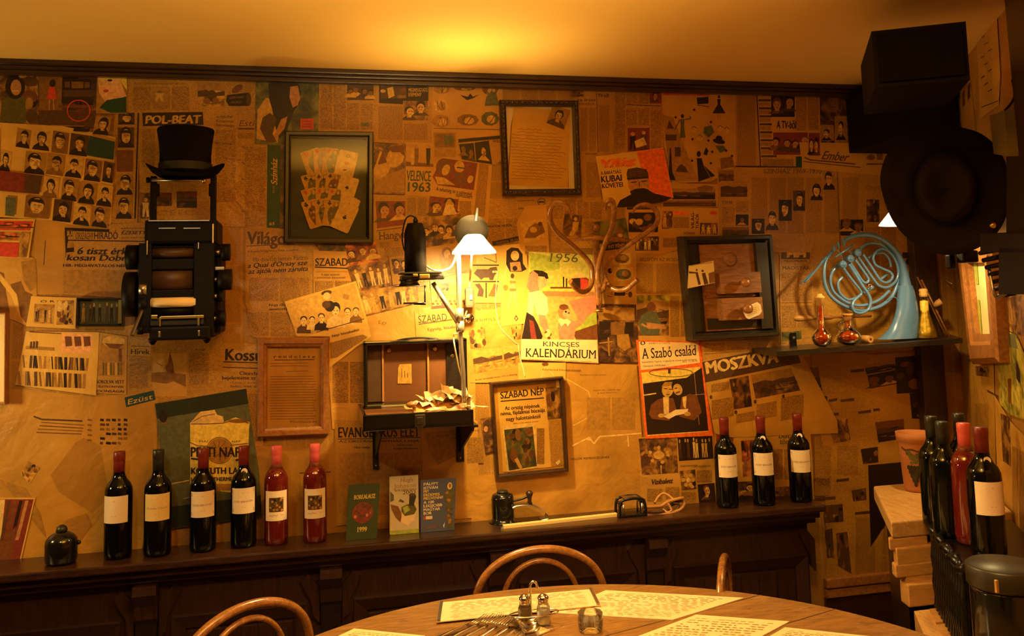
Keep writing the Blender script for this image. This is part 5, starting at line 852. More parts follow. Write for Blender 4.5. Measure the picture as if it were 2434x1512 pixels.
# small glazed picture on the left and the frame cut by the left edge
q = [(181, 707), (292, 708), (292, 777), (179, 777)]; dpt = .03
t, m, pt, (o1, u, v) = framed('small_glazed_picture', 'small black framed box picture with a bright gold right edge', 'picture frame', q, .05, dpt, 'black_wood')
m.build('backing', 'slate', t); d = inner(t, dpt, o1, 'x'); d.photo([(184, 711), (283, 712), (283, 770), (182, 770)], 'figs', 'slate', 8, 7, 'tan'); d.build('photograph', d.mats, t); m = MB(); a, b = wallmap(285, 713, .024), wallmap(286, 769, .024); m.box((a+b)/2, (.009, .006, (a-b).length)); m.build('gold_slip', 'brass', t); pane(t, pt, (u, v), .004)
q = [(-150, 745), (14, 743), (12, 962), (-150, 962)]; dpt = .035
t, m, pt, (o1, u, v) = framed('left_edge_picture', 'bright pale picture with a thin frame cut off by the left edge', 'picture frame', q, .03, dpt, 'frame_oak')
m.build('backing', 'cream', t)
# drawer frame
q = [(1622, 561), (1838, 557), (1856, 799), (1645, 811)]; dpt = .055
t, m, pt, (o1, u, v) = framed('shadow_box', 'black framed wooden box with two small knobbed drawers', 'display frame', q, .07, dpt, 'green_black_wood')
m.build('backing', 'black_wood', t)
def slab(a0, b0, a1, b1, o, th, name, mat, par, bev=0):
    m = MB(); m.hull8([pt(a0, b0, o), pt(a1, b0, o), pt(a1, b1, o), pt(a0, b1, o)]+[pt(a0, b0, o+th), pt(a1, b0, o+th), pt(a1, b1, o+th), pt(a0, b1, o+th)]); return m.build(name, mat, par)
slab(.20, .085, .82, .92, .022, .018, 'case', 'drawer_wood', t); slab(.80, .08, .93, .92, .004, .036, 'side_rail', 'green_black_wood', t); slab(.07, .08, .20, .92, .028, .012, 'recess_board', 'green_black_wood', t); slab(.22, .585, .80, .60, .016, .012, 'rail', 'drawer_wood', t); slab(.22, .80, .84, .90, .018, .02, 'lower_board', 'green_black_wood', t)
for (b0, b1) in ((.365, .565), (.61, .82)):
    dr = slab(.34, b0, .79, b1, -.018, .045, 'drawer', 'drawer_wood', t)
    c0 = pt(.57, (b0+b1)/2, -.018); m = MB(); m.lathe([(.007, 0), (.006, .014), (.013, .020), (.0165, .028), (.016, .037), (.009, .042), (0, .043)], c0, (0, -1, 0), 24); m.build('knob', 'frame_oak', dr)
m = MB(); m.lathe([(.022, 0), (.024, .002), (.018, .003), (.012, .001)], pt(.53, .235, .022), (0, -1, 0), 24); m.build('knob_mark', 'drawer_wood', t)
pane(t, pt, (u, v), .045)if 0 else None
d = D(0, wallmap, .075); d.poly([(1637, 632), (1696, 620), (1700, 672), (1634, 686)], 'label_yellow'); d.line([(1641, 633), (1660, 628), (1694, 624)], 1, 'ink2'); d.poly([(1653, 648), (1658, 646), (1666, 676), (1660, 678)], 'ink2'); d.poly([(1668, 650), (1676, 648), (1684, 674), (1674, 677)], 'ink2'); d.poly([(1637, 645), (1655, 647), (1655, 650), (1638, 650)], 'ink2'); d.ell(1670, 644, 3, 3, 'ink2', 8); d.ell(1656, 642, 2, 3, 'ink2', 8)
d.poly([(1684, 650), (1698, 645), (1700, 671), (1686, 674)], 'mid'); o = d.build('old_photograph', d.mats); tag(o, 'small wrinkled photograph of two figures tucked in the left of the drawer frame', 'photograph')
d = D(0, wallmap, .082); d.poly([(1766, 742), (1770, 730), (1800, 718), (1808, 724), (1811, 740), (1806, 748), (1780, 759), (1774, 756)], 'clear'if 0 else 'label_cream'); d.poly([(1770, 741), (1774, 733), (1798, 723), (1804, 729), (1806, 740), (1780, 754)], 'label_yellow')
for k in range(4): d.line([(1776, 738+k*4), (1798, 730+k*4.5)], .8, 'brown')
o = d.build('paper_tag', d.mats); tag(o, 'cream handwritten tag hanging from the lower drawer knob', 'tag')

# ---------------------------------------------------------------- wine bottles
def bottle_parts(t, glass, cap, label, lab2=None, rose=False, medal=False, s=1.0, short=False):
    R0 = .0365
    if rose: prof = [(0, .004), (.030, 0), (.034, .004), (.0352, .02), (.0352, .175), (.0345, .19), (.030, .205), (.021, .219), (.0145, .232), (.0135, .25)]
    else: prof = [(0, .006), (.03, 0), (.036, .004), (R0, .02), (R0, .172), (.0355, .186), (.030, .199), (.0215, .209), (.0160, .221), (.0142, .236), (.0140, .25)]
    cut = 8 if rose else len(prof)
    m = MB(); m.lathe([(r*s, h*s) for r, h in prof[:cut]], (0, 0, 0), n=32, capa=False, capb=True); m.build('glass', glass, t)
    if rose: m = MB(); m.lathe([(r*s, h*s) for r, h in prof[cut-1:]], (0, 0, 0), n=32); m.build('bottle_neck', 'rose_neck', t)
    m = MB(); ch = .225 if rose else .226; m.lathe([(r*s, h*s) for r, h in ((.0149, ch), (.0152, ch+.03), (.0152, .262), (.0158, .2635), (.0158, .283), (.0145, .285), (0, .285))], (0, 0, 0), n=28); m.build('capsule', cap, t)
    if label:
        a0, a1 = (math.radians(-90-58), math.radians(-90+58)); r = (.0357 if rose else .0371)*s; z0, z1 = ((.06, .135) if rose else (.098, .170)); z0 *= s; z1 *= s
        if rose: z0, z1 = .072*s, .158*s
        class L_(MB): pass
        def lm(x, y, off): a = a0+(a1-a0)*x; rr_ = r+off; return Vector((rr_*math.cos(a), rr_*math.sin(a), z1-(z1-z0)*y))
        d = D(0, lm, 0); d.t(label); n = 16; vs = [lm(i/n, y, 0) for i in range(n+1) for y in (0, 1)]; d.add(vs, [(2*i, 2*i+1, 2*i+3, 2*i+2) for i in range(n)], True)
        d.off = .0003
        if rose:
            for i in range(6): d.rect(.2+i*.1, .22, .2+(i+1)*.1+.002, .70, 'ink2')
            r3 = random.Random(9)
            for k in range(26): d.ell(r3.uniform(.24, .76), r3.uniform(.25, .67), .05, .045, r3.choice(['olive', 'tan', 'ink', 'flesh_brown', 'brown', 'slate', 'light']), 7)
            d.line([(.2, .84), (.28, .80), (.34, .85), (.42, .78), (.5, .83), (.56, .80)], .012, 'label_ink'); d.line([(.68, .80), (.78, .80)], .01, 'label_ink')
        else:
            if lab2: d.text(lab2, .12, .56, .075, 'label_ink', .76)
            d.line([(.3, .2), (.5, .18), (.7, .2)], .012, 'label_ink'); d.line([(.42, .74), (.58, .74)], .012, 'label_ink')
            if lab2 and 'BIKA' in lab2:
                for (x, y) in ((.06, .12), (.06, .85), (.94, .12), (.94, .85)): d.line([(x-.04, y-.06), (x+.03, y), (x-.03, y+.03), (x+.04, y+.08)], .016, 'flesh_brown')
        d.build('label', d.mats, t)
    if medal: m = MB(); m.cyl((.002, -.0165*s, .214*s), (.002, -.0185*s, .2145*s), .0085, 18); m.build('neck_medal', 'label_cream', t)
def bottle(name, desc, p, rz=0, group=None, h=.275, **kw):
    t = thing(name, desc, 'wine bottle', (0, 0, 0), group); bottle_parts(t, s=h/.285, **kw); t.location = p; t.rotation_euler = (0, 0, rz); BASE[t.name] = Vector(p); return t
G1 = 'wine bottles standing on the left part of the ledge'; G2 = 'wine bottles standing on the right end of the ledge'
def lp(px, py): p = zp(px, py-9, LZ); p.z = LZ; p.y = min(p.y, W-.045); return p
def face(p): return math.atan2(-p.x, p.y)*.6
for (px, py, n_, lab, kw) in (
    (280, 1333, 'wine_bottle', 'leftmost dark wine bottle on the ledge, red capsule and plain cream label', dict(glass='bottle_dark', cap='capsule_red', label='label_cream')),
    (374, 1327, 'wine_bottle', 'dark wine bottle with black capsule and yellowish label, second from the left on the ledge', dict(glass='bottle_dark', cap='capsule_black', label='label_yellow', lab2='Cuvée Claret')),
    (482, 1316, 'wine_bottle', 'red capped dark bottle without neck medal, standing before the dark green poster', dict(glass='bottle_dark', cap='capsule_red', label='label_cream', lab2='EGRI BIKAVÉR')),
    (579, 1306, 'wine_bottle', 'red capped dark bottle with a neck medal beside the first rosé bottle', dict(glass='bottle_dark', cap='capsule_red', label='label_cream', lab2='EGRI BIKAVÉR', medal=True)),
    (657, 1300, 'rose_wine_bottle', 'left one of the two rosé bottles with pink capsules on the ledge', dict(glass='rose_wine', cap='capsule_pink', label='label_cream', rose=True)),
    (749, 1294, 'rose_wine_bottle', 'right one of the two pink capped rosé bottles, nearer the green book', dict(glass='rose_wine', cap='capsule_pink', label='label_cream', rose=True)),
    (1730, 1212, 'wine_bottle', 'leftmost of the three dark bottles at the right end of the ledge', dict(glass='bottle_dark', cap='capsule_red', label='label_cream', lab2='EGRI BIKAVÉR')),
    (1817, 1207, 'wine_bottle', 'middle one of the three dark bottles at the right end of the ledge', dict(glass='bottle_dark', cap='capsule_red', label='label_cream', lab2='EGRI BIKAVÉR', medal=True)),
    (1905, 1199, 'wine_bottle', 'rightmost dark bottle on the ledge, close to where the wainscot ends', dict(glass='bottle_dark', cap='capsule_red', label='label_cream', lab2='EGRI BIKAVÉR', medal=True))):
    p = lp(px, py); h = .283 if px < 400 else (.272 if kw.get('rose') else .277)
    bottle(n_, lab, p, face(p)-(.25 if px < 300 else -.15 if px == 1730 else 0), G1 if px < 1000 else G2, h, **kw)

# ---------------------------------------------------------------- things on the ledge
p = lp(145, 1347); t = thing('dark_stoneware_jar', 'small squat dark jar with a shiny knob at the left end of the ledge', 'jar', p)
m = MB(); m.lathe([(.036, 0), (.040, .008), (.041, .05), (.039, .062), (.03, .073), (.018, .080), (.014, .082)], p, n=32); m.build('body', 'black_enamel', t)
m = MB(); m.lathe([(.013, .081), (.015, .086), (.012, .094), (.006, .099), (0, .1)], p, n=24); m.build('lid_knob', 'lid_green', t)
m = MB(); m.ball(p+Vector((.043, 0, .05)), .006); m.build('lug', 'black_enamel', t)
# books leaning on the wall
def book(name, label, q, th, cov, draw, lean=.03):
    # q: front cover TL TR BR BL px ; the foot stands on the ledge
    bl = zp(q[3][0], q[3][1]-2, LZ+.0006); br = zp(q[2][0], q[2][1]-2, LZ+.0006); y0 = min((bl.y+br.y)/2, W-.055)
    bl = Vector((bl.x, y0, LZ+.0006)); br = Vector((br.x, y0, LZ+.0006))
    tl = yp(*q[0], y0+lean); tr = yp(*q[1], y0+lean); zz = (tl.z+tr.z)/2; tl.z = zz; tr.z = zz
    X_ = (br-bl); Yv = tl-bl; nr = X_.cross(Yv).normalized(); nr = nr if nr.y > 0 else -nr
    t = thing(name, label, 'book', (bl+br)/2)
    def P_(a, b, o): return bl*(1-a)*b+br*a*b+tl*(1-a)*(1-b)+tr*a*(1-b)+nr*o
    def sl(a0, a1, b0, b1, o, e, nm, mt): m = MB(); m.hull8([P_(a0, b0, o), P_(a1, b0, o), P_(a1, b1, o), P_(a0, b1, o), P_(a0, b0, e), P_(a1, b0, e), P_(a1, b1, e), P_(a0, b1, e)]); return m.build(nm, mt, t)
    sl(0, 1, 0, 1, 0, .0022, 'front_cover', cov); sl(.01, .985, .01, .985, .0024, th-.0024, 'pages', 'book_pages'); sl(0, 1, 0, 1, th-.0022, th, 'back_cover', cov)
    d = D(0, lambda x, y, o: P_(x, y, -o), .0003); draw(d); d.build('cover_print', d.mats, t); return t
def b1(d):
    d.text('BORKALAUZ', .2, .27, .075, 'gold', .68, 0, 0, .02, True); d.ell(.5, .52, .34, .19, 'maroon', 26); r = random.Random(2)
    for k in range(26): a = r.random()*6.3; q_ = r.random()**.5; d.ell(.5+.28*q_*math.cos(a), .52+.15*q_*math.sin(a), .05, .03, r.choice(['brown', 'flesh_brown', 'ink2', 'maroon']), 7)
    d.text('1999', .36, .86, .085, 'gold', .30, 0, 0, .02, True)
book('wine_guide_book', 'dark green book with gold title BORKALAUZ 1999 on the ledge', [(828, 1152), (903, 1149), (896, 1284), (822, 1286)], .016, 'book_green', b1)
def b2(d):
    d.rect(.0, .93, 1, 1, 'lime'); d.text('Hugh', .38, .11, .07, 'tan', .42, 0, .25, 0, True); d.text('Johnson', .14, .21, .075, 'tan', .76, 0, .25, 0, True); d.text('BORZSEBKÖNYV', .18, .265, .035, 'mid', .76, 0, 0, .02); d.text('2003', .45, .325, .062, 'ink2', .45, 0, 0, 0, True)
    d.poly([(.02, .26), (.14, .32), (.14, .42), (.02, .44)], 'slate'); d.poly([(.02, .48), (.28, .52), (.42, .66), (.36, .8), (.2, .72), (.05, .56)], 'mid'); d.poly([(.36, .40), (.5, .44), (.48, .47), (.3, .44)], 'slate')
    d.poly([(.42, .60), (.9, .6), (.84, .78), (.62, .86), (.38, .80)], 'cream'); d.poly([(.40, .54), (.60, .50), (.84, .50), (.93, .60), (.84, .68), (.52, .70), (.40, .62)], 'olive'); d.poly([(.44, .55), (.62, .52), (.7, .60), (.5, .66)], 'lime'); d.poly([(.68, .36), (.76, .32), (.90, .34), (.92, .38), (.82, .54), (.66, .52)], 'darkgreen'); d.ell(.78, .345, .12, .028, 'ink2'); d.rect(.03, .62, .06, .93, 'gold')
book('pocket_wine_book', 'cream book with a green wine bottle cover and 2003, between green and blue books', [(926, 1133), (994, 1129), (996, 1268), (927, 1274)], .017, 'book_cream', b2)
def b3(d):
    ls = [('PÁLFFY', .11, 'white', .42), ('ISTVÁN', .185, 'white', .40), ('MIT', .25, 'gold', .16), ('ÉRDEMES', .32, 'gold', .46), ('MEGVENNI?', .385, 'gold', .56), ('A 100', .46, 'white', .30), ('LEGJOBB', .53, 'white', .54), ('MAGYAR', .60, 'white', .48), ('BOR', .67, 'white', .24)]
    for s_, y, c, w_ in ls: d.text(s_, .08, y, .052, c, w_, 0, 0, .03)
    d.rect(.08, .70, .14, .76, 'red'); d.rect(.15, .70, .34, .76, 'cream'); d.ell(.82, .15, .07, .07, 'gold'); d.ell(.82, .15, .03, .04, 'mid')
    d.poly([(.66, .27), (.74, .22), (.92, .22), (.97, .34), (.92, .52), (.92, .72), (.95, .95), (.80, .97), (.78, .7), (.74, .5), (.68, .4)], 'olive'); r = random.Random(3)
    for k in range(20): d.ell(r.uniform(.74, .9), r.uniform(.27, .9), .05, .03, r.choice(['ink2', 'olive', 'brown', 'tan', 'slate']), 7)
    d.line([(.05, .9), (.55, .88)], .012, 'mid'); d.line([(.05, .93), (.5, .915)], .012, 'mid'); d.poly([(.66, .90), (.71, .84), (.69, .95)], 'white')
book('blue_wine_book', 'blue book headed PÁLFFY ISTVÁN with white and yellow title lines', [(1000, 1140), (1085, 1137), (1081, 1264), (999, 1266)], .018, 'book_blue', b3)
# Pesti Napló poster leaning behind the bottles
d = D(7); d.poly([(368, 960), (585, 924), (616, 1120), (622, 1228), (400, 1258), (386, 1110)], 'slate'); d.mats = d.mats
d.poly([(368, 960), (585, 924), (590, 960), (374, 996)], 'darkgreen'); d.poly([(452, 1006), (475, 980), (510, 974), (516, 986), (530, 990), (532, 1004), (560, 992), (594, 1004), (592, 1020), (588, 1150), (560, 1172), (452, 1160)], 'gold')
d.poly([(452, 1006), (478, 978), (505, 976), (518, 988), (530, 992), (530, 1006), (500, 1004), (470, 1010)], 'pale'); d.line([(456, 1004), (480, 990), (512, 984)], 1.5, 'ink2'); d.line([(454, 1008), (490, 1008), (530, 1006), (560, 998), (592, 1006)], 2, 'ink2'); d.ell(566, 1001, 24, 5, 'mid')
d.line([(452, 1052), (470, 1060), (520, 1062), (590, 1054)], 2, 'ink2'); d.text('MAI', 474, 1052, 5, 'ink', 20); d.text('NAP', 552, 1052, 5, 'ink', 20)
for k in range(36): a = k*math.pi/18; d.line([(522+31*math.cos(a), 1071+31*math.sin(a)), (522+31*math.cos(a+.2), 1071+31*math.sin(a+.2))], 2, 'mid')
d.ell(522, 1071, 29, 29, 'tan', 24)
for k in range(10): a = k*.628; d.line([(522+8*math.cos(a), 1071+8*math.sin(a)), (522+25*math.cos(a+.3), 1071+25*math.sin(a+.3))], 1.5, 'brown')
d.text('PESTI NAPL', 453, 1086, 23, 'ink', 132, 0, 0, .035, True); d.line([(454, 1090), (488, 1094)], 4, 'ink'); d.line([(560, 1094), (588, 1090)], 4, 'ink'); d.text('KOSSUTH LAJ', 454, 1127, 15, 'ink', 116, -.5, 0, .04); d.text('LORD ROTHERMERE', 454, 1144, 9, 'ink', 112, -.5, 0, .04); d.rect(512, 1150, 548, 1166, 'tan'); d.line([(454, 1152), (506, 1152)], 1.5, 'ink2'); d.line([(454, 1158), (506, 1158)], 1.5, 'ink2')
d.line([(408, 1150), (450, 1142)], 2, 'pale'); d.line([(408, 1150), (420, 1210)], 1.5, 'mid'); d.line([(436, 1186), (450, 1182)], 1.5, 'pale'); d.ell(388, 990, 10, 14, 'ink'); d.line([(378, 1010), (398, 1006)], 3, 'mid'); d.poly([(398, 1206), (620, 1178), (622, 1226), (400, 1256)], 'darkgreen')
d.finish('dark green poster with a yellow rolled newspaper reading PESTI NAPL behind the bottles', 'newspaper_poster', 'poster')
# pot with a spreading tool
y_ = W-.085
p = lp(1192, 1246); t = thing('black_ink_pot', 'small black cylindrical pot with a lid and flared foot on the ledge', 'pot', p)
m = MB(); m.lathe([(.043, 0), (.040, .004), (.0335, .012), (.0335, .016), (.0345, .03), (.0345, .072), (.031, .083), (.018, .088)], p, n=32); m.build('body', 'black_enamel', t)
m = MB(); m.lathe([(.017, .087), (.017, .0925), (.0155, .094), (0, .094)], p, n=28); m.build('lid', 'lid_green', t)
t = thing('hand_blotter', 'curved metal blade with a dark knob handle beside the black pot', 'tool', yp(1262, 1240, W-.07))
m = MB(); m.tube([yp(1219, 1192, W-.06), yp(1238, 1187, W-.06), yp(1256, 1179, W-.06)], [.003, .003, .0045], 10); m.build('arm', 'black_metal', t)
m = MB(); k0 = yp(1259, 1198, W-.06); m.lathe([(.009, 0), (.006, .010), (.0065, .020), (.010, .028), (.0115, .034), (.007, .040), (0, .041)], k0-Vector((0, 0, .001)), n=20); m.build('knob', 'dark_wood', t)
m = MB(); top = [(1219, 1208), (1228, 1203), (1244, 1201), (1262, 1201), (1280, 1208), (1296, 1216), (1306, 1226), (1303, 1234), (1288, 1238)]
f_ = [yp(x, y, W-.075) for x, y in top]; b_ = [p_+Vector((0, .045, .0)) for p_ in f_]; dn = [p_-Vector((0, 0, .0025)) for p_ in f_]; dn2 = [p_-Vector((0, 0, .0025)) for p_ in b_]
n = len(f_); m.add(f_+b_+dn+dn2, [(i, i+1, n+i+1, n+i) for i in range(n-1)]+[(2*n+i, 3*n+i, 3*n+i+1, 2*n+i+1) for i in range(n-1)]+[(i, 2*n+i, 2*n+i+1, i+1) for i in range(n-1)]+[(n+i, n+i+1, 3*n+i+1, 3*n+i) for i in range(n-1)], True); m.build('blade', 'dull_steel', t)
# long straight rod and box frame and straps
a, b = zp(1196, 1253, LZ+.004), zp(1466, 1224, LZ+.004); a.z = b.z = LZ+.0052
m = MB(); dr = (b-a).normalized(); sd_ = Vector((-dr.y, dr.x, 0))*.006
m.hull8([a-sd_-Vector((0, 0, .005)), b-sd_-Vector((0, 0, .005)), b+sd_-Vector((0, 0, .005)), a+sd_-Vector((0, 0, .005)), a-sd_+Vector((0, 0, .003)), b-sd_+Vector((0, 0, .003)), b+sd_+Vector((0, 0, .005)), a+sd_+Vector((0, 0, .005))])
t = m.build('brass_ruler', 'polished_bar'); tag(t, 'long straight brass bar lying along the ledge', 'ruler')
p0 = lp(1496, 1232); p0.y = W-.09; s_ = Vector((.040, 0, 0)); t = thing('metal_box', 'small black open metal frame box at the end of the brass bar', 'metal frame', p0)
for sy in (-.02, .02):
    m = MB(); m.tube([p0+Vector((-.041, sy, .004)), p0+Vector((-.040, sy, .036)), p0+Vector((-.028, sy, .052)), p0+Vector((.028, sy, .054)), p0+Vector((.040, sy, .038)), p0+Vector((.043, sy, .004))], .0042, 10, 2); m.build('hoop', 'black_metal', t)
m = MB(); m.box(p0+Vector((0, 0, .004)), (.092, .048, .007), bev=.002); m.build('base_plate', 'black_metal', t)
for sx in (-1, 1):
    for sy in (-.02, .02):
        m = MB(); m.cyl(p0+Vector((sx*.030, sy, .007)), p0+Vector((sx*.030, sy, .040)), .0032, 12); m.build('post', 'dull_steel', t)
    m = MB(); m.cyl(p0+Vector((sx*.036, -.022, .04)), p0+Vector((sx*.036, .022, .04)), .0045, 12); m.build('crossbar', 'black_metal', t)
m = MB(); m.box(p0+Vector((0, 0, .055)), (.05, .046, .004), bev=.0015); m.build('top_plate', 'dull_steel', t)
t = thing('leather_strap_bundle', 'bundle of looped brown leather straps on the ledge left of three bottles', 'strap bundle', lp(1590, 1228))
yy = W-.09
def strap(pts, r, mt, nm='strap'):
    m = MB(); m.tube([yp(x, y, yy+dy) for x, y, dy in pts], r, 8); m.build(nm, mt, t)
strap([(1528, 1206, 0), (1550, 1205, 0), (1574, 1203, 0)], .0048, 'leather', 'rolled_strap'); strap([(1530, 1217, -.01), (1560, 1217, -.01), (1590, 1213, 0)], .0042, 'leather_dark')
strap([(1530, 1224, -.012), (1556, 1228, -.015), (1590, 1221, -.012), (1615, 1212, 0), (1626, 1198, .01), (1620, 1188, .02)], .0055, 'leather'); strap([(1556, 1196, .01), (1566, 1180, .02), (1578, 1173, .02), (1592, 1180, .01), (1604, 1192, 0)], .0040, 'leather')
strap([(1572, 1203, 0), (1590, 1192, 0), (1612, 1186, 0), (1624, 1184, .01)], .0052, 'leather'); strap([(1594, 1200, .01), (1608, 1194, .01), (1622, 1188, .01)], .0062, 'leather_dark'); strap([(1578, 1207, 0), (1584, 1194, 0), (1596, 1212, -.01), (1586, 1218, -.01), (1576, 1210, 0)], .0038, 'leather'); strap([(1606, 1216, 0), (1614, 1200, 0), (1600, 1196, 0)], .0036, 'leather_dark')
# ---------------------------------------------------------------- duplicating machine with a top hat on it
yF, yB = W-.20, W-.01
t = thing('duplicating_machine', 'tall black roller duplicating machine mounted on the newspaper wall', 'machine', yp(430, 800, W-.1))
def part(nm, mt, *boxes, par=None, bev=.003):
    m = MB()
    for b in boxes: bx(m, *b, bev=bev)
    return m.build(nm, mt, par or t)
def roll(nm, mt, x0, x1, yc, r, y, par=None, n=24):
    a = yp(x0, yc, y); b = yp(x1, yc, y); b.z = a.z; m = MB(); m.cyl(a, b, r, n); return m.build(nm, mt, par or t)
part('side_frame', 'machine_black', (330, 578, 358, 792, yF+.01, yB)); part('side_frame', 'machine_black', (461, 575, 508, 800, yF+.01, yB))
part('upright', 'machine_black', (357, 418, 370, 524, yF+.08, yF+.10)); part('upright', 'machine_black', (500, 416, 513, 524, yF+.08, yF+.10))
part('upright_clasp', 'machine_black', (369, 436, 377, 466, yF+.08, yF+.10)); part('upright_clasp', 'machine_black', (496, 436, 503, 466, yF+.08, yF+.10))
roll('top_bar', 'dull_steel', 360, 486, 428, .0045, yF+.075); roll('bar_end', 'brass', 481, 489, 429, .008, yF+.075); roll('bar_end', 'machine_black', 348, 356, 428, .008, yF+.075)
part('hopper', 'machine_black', (343, 522, 516, 578, yF+.005, yB-.03), bev=.008); part('hopper_lip', 'dull_steel', (352, 523, 498, 526, yF-.002, yF+.01), bev=.001)
part('counter_strip', 'dull_steel', (377, 541.5, 417, 543.5, yF-.001, yF+.01), bev=0); part('counter_strip', 'dull_steel', (436, 541.5, 476, 543.5, yF-.001, yF+.01), bev=0)
part('guide_rod', 'brass', (504, 532, 508, 578, yF-.004, yF+.002), bev=.001); part('guide_rod', 'brass', (348, 572, 351, 606, yF-.004, yF+.002), bev=.001); part('guide_rod', 'dull_steel', (470, 576, 473, 592, yF-.004, yF+.002), bev=.001)
part('crossplate', 'machine_black', (356, 578, 462, 590, yF+.03, yB)); part('crossplate', 'machine_black', (356, 616, 462, 640, yF+.02, yB), (356, 690, 462, 708, yF+.03, yB))
roll('ink_roller', 'leather_dark', 359, 461, 602, .014, yF+.03); roll('drum', 'leather_dark', 357, 461, 665, .034, yF+.055); roll('cloth_roller', 'label_yellow', 359, 466, 720, .0135, yF+.02); roll('pressure_roller', 'machine_black', 359, 462, 741, .014, yF+.035)
part('feed_tray', 'machine_black', (354, 778, 498, 806, yF-.02, yB-.03), bev=.006); part('paper_table', 'lid_green', (357, 757, 484, 772, yF, yF+.03)); part('tray_edge', 'brass', (381, 752, 484, 756, yF-.012, yF-.004), bev=.001); part('tray_bracket', 'brass', (378, 754, 382, 776, yF-.016, yF-.01), bev=.001); part('tray_bracket', 'brass', (469, 750, 474, 774, yF-.016, yF-.01), bev=.001); part('tray_bracket', 'brass', (376, 788, 381, 802, yF-.026, yF-.02), bev=.001); part('tray_bracket', 'brass', (470, 786, 475, 799, yF-.026, yF-.02), bev=.001); part('tray_end', 'brass', (358, 749, 374, 759, yF-.01, yF), bev=.002)
for x0, x1, y0, y1 in ((355, 371, 804, 818), (486, 497, 800, 816)):
    m = MB(); a = yp((x0+x1)/2, y0, yF+.03); m.lathe([(.012, 0), (.010, -.010), (.004, -.018)], a, n=12); m.build('foot', 'machine_black', t)
for x0, x1, yc, r, y in ((302, 330, 612, .034, yF+.06), (299, 330, 700, .062, yF+.07)): roll('side_wheel', 'machine_black', x0, x1, yc, r, y, n=36)
roll('gear', 'machine_black', 330, 352, 640, .02, yF+.03); roll('gear', 'dull_steel', 332, 350, 688, .016, yF+.01); roll('gear', 'machine_black', 332, 350, 722, .018, yF+.02)
m = MB(); m.tube([yp(338, 738, yF), yp(322, 776, yF-.02), yp(313, 798, yF-.03)], [.004, .0045, .0055], 10); m.build('lever', 'leather_dark', t)
roll('small_knob', 'machine_black', 327, 340, 785, .012, yF+.01)
for x0, x1, yc, r, xs in ((528, 547, 600, .024, 508), (520, 551, 665, .029, 505), (519, 531, 704, .016, 505), (518, 536, 757, .022, 500)):
    kn = roll('hand_knob', 'machine_black', x0, x1, yc, r, yF+.03); roll('knob_shaft', 'dull_steel', xs, x0, yc, .007, yF+.03, par=kn)
part('connecting_block', 'machine_black', (506, 585, 524, 790, yF+.05, yB)); part('bright_cam', 'dull_steel', (510, 634, 533, 643, yF+.02, yF+.04))
# top hat
b = yp(441, 415, W-.13); hr = .5*(yp(508, 360, W-.13)-yp(370, 360, W-.13)).length; hh = yp(441, 308, W-.13).z-b.z
t = thing('top_hat', 'black silk top hat resting on the machine uprights', 'hat', b); m = MB(); r_ = hr
m.lathe([(r_*.93, 0), (r_*.90, .02), (r_*.88, hh*.4), (r_*.92, hh*.7), (r_*.99, hh*.96), (r_*.97, hh), (0, hh*1.005)], b, n=40); m.build('crown', 'black_felt', t)
m = MB(); n = 48; vs = []
for k in range(n):
    a = 2*math.pi*k/n; ca, sa = math.cos(a), math.sin(a)
    for (rr_, dz) in ((.9, .004), (1.15, .006+.012*ca*ca), (1.34, .004+.034*ca*ca), (1.36, .008+.036*ca*ca), (1.15, .012+.012*ca*ca), (.9, .010)): vs.append(b+Vector((r_*rr_*ca*(1 if abs(ca) < 2 else 1), r_*rr_*sa*.72, dz-.012)))
m.add(vs, [(k*6+j, k*6+(j+1) % 6, ((k+1) % n)*6+(j+1) % 6, ((k+1) % n)*6+j) for k in range(n) for j in range(6)], True); m.build('brim', 'black_felt', t)
m = MB(); m.lathe([(r_*.935, .008), (r_*.925, .03)], b, n=40, capa=False, capb=False); m.build('hat_band', 'hat_band', t)

# ---------------------------------------------------------------- suitcase on its bracket shelf
ys = W-.012; yf = W-.29
t = thing('open_suitcase', 'open old black suitcase with brown lining standing on wall brackets', 'suitcase', yp(990, 1010, W-.1))
zt = yp(862, 812, W-.045).z; A = yp(863, 812, W-.06); Bp = yp(1108, 810, W-.06); zl = yp(980, 968, W-.10).z; x0, x1 = A.x, Bp.x; zt = A.z
def wb(nm, mt, x0, x1, ya, yb, z0, z1, par=None, bev=.002): m = MB(); m.box(((x0+x1)/2, (ya+yb)/2, (z0+z1)/2), (x1-x0, abs(yb-ya), z1-z0), bev=bev); return m.build(nm, mt, par or t)
lid = wb('lid', 'suitcase_lining', x0+.006, x1-.006, ys-.006, ys, zl, zt-.006)
for a in ((x0, x1, zt-.012, zt), (x0, x1, zl-.004, zl+.010), (x0, x0+.012, zl, zt), (x1-.014, x1, zl, zt)): wb('lid_rim', 'black_enamel', a[0], a[1], ys-.062, ys, a[2], a[3], par=lid, bev=.004)
xm = x0+(x1-x0)*.18; wb('lining_panel', 'leather_dark', x0+.014, xm, ys-.014, ys-.007, zl+.012, zt-.014, par=lid)
for f in (.183, .625): wb('lining_strip', 'leather', x0+(x1-x0)*f, x0+(x1-x0)*f+.006, ys-.018, ys-.007, zl+.012, zt-.014, par=lid, bev=.001)
wb('lining_panel', 'black_wood', x0+(x1-x0)*.815, x1-.016, ys-.016, ys-.007, zl+.012, zt-.014, par=lid)
for px_, py_ in ((924, 832), (1035, 829), (1077, 846)): m = MB(); c = yp(px_, py_, ys-.02); m.lathe([(.008, 0), (.008, .004), (.004, .006)], c+Vector((0, .008, 0)), (0, -1, 0), 20); m.build('stud', 'brass', lid)
d = D(0, wallmap, W-(ys-.0085)); d.poly([(950, 866), (978, 865), (979, 912), (945, 912), (946, 876)], 'light'); 
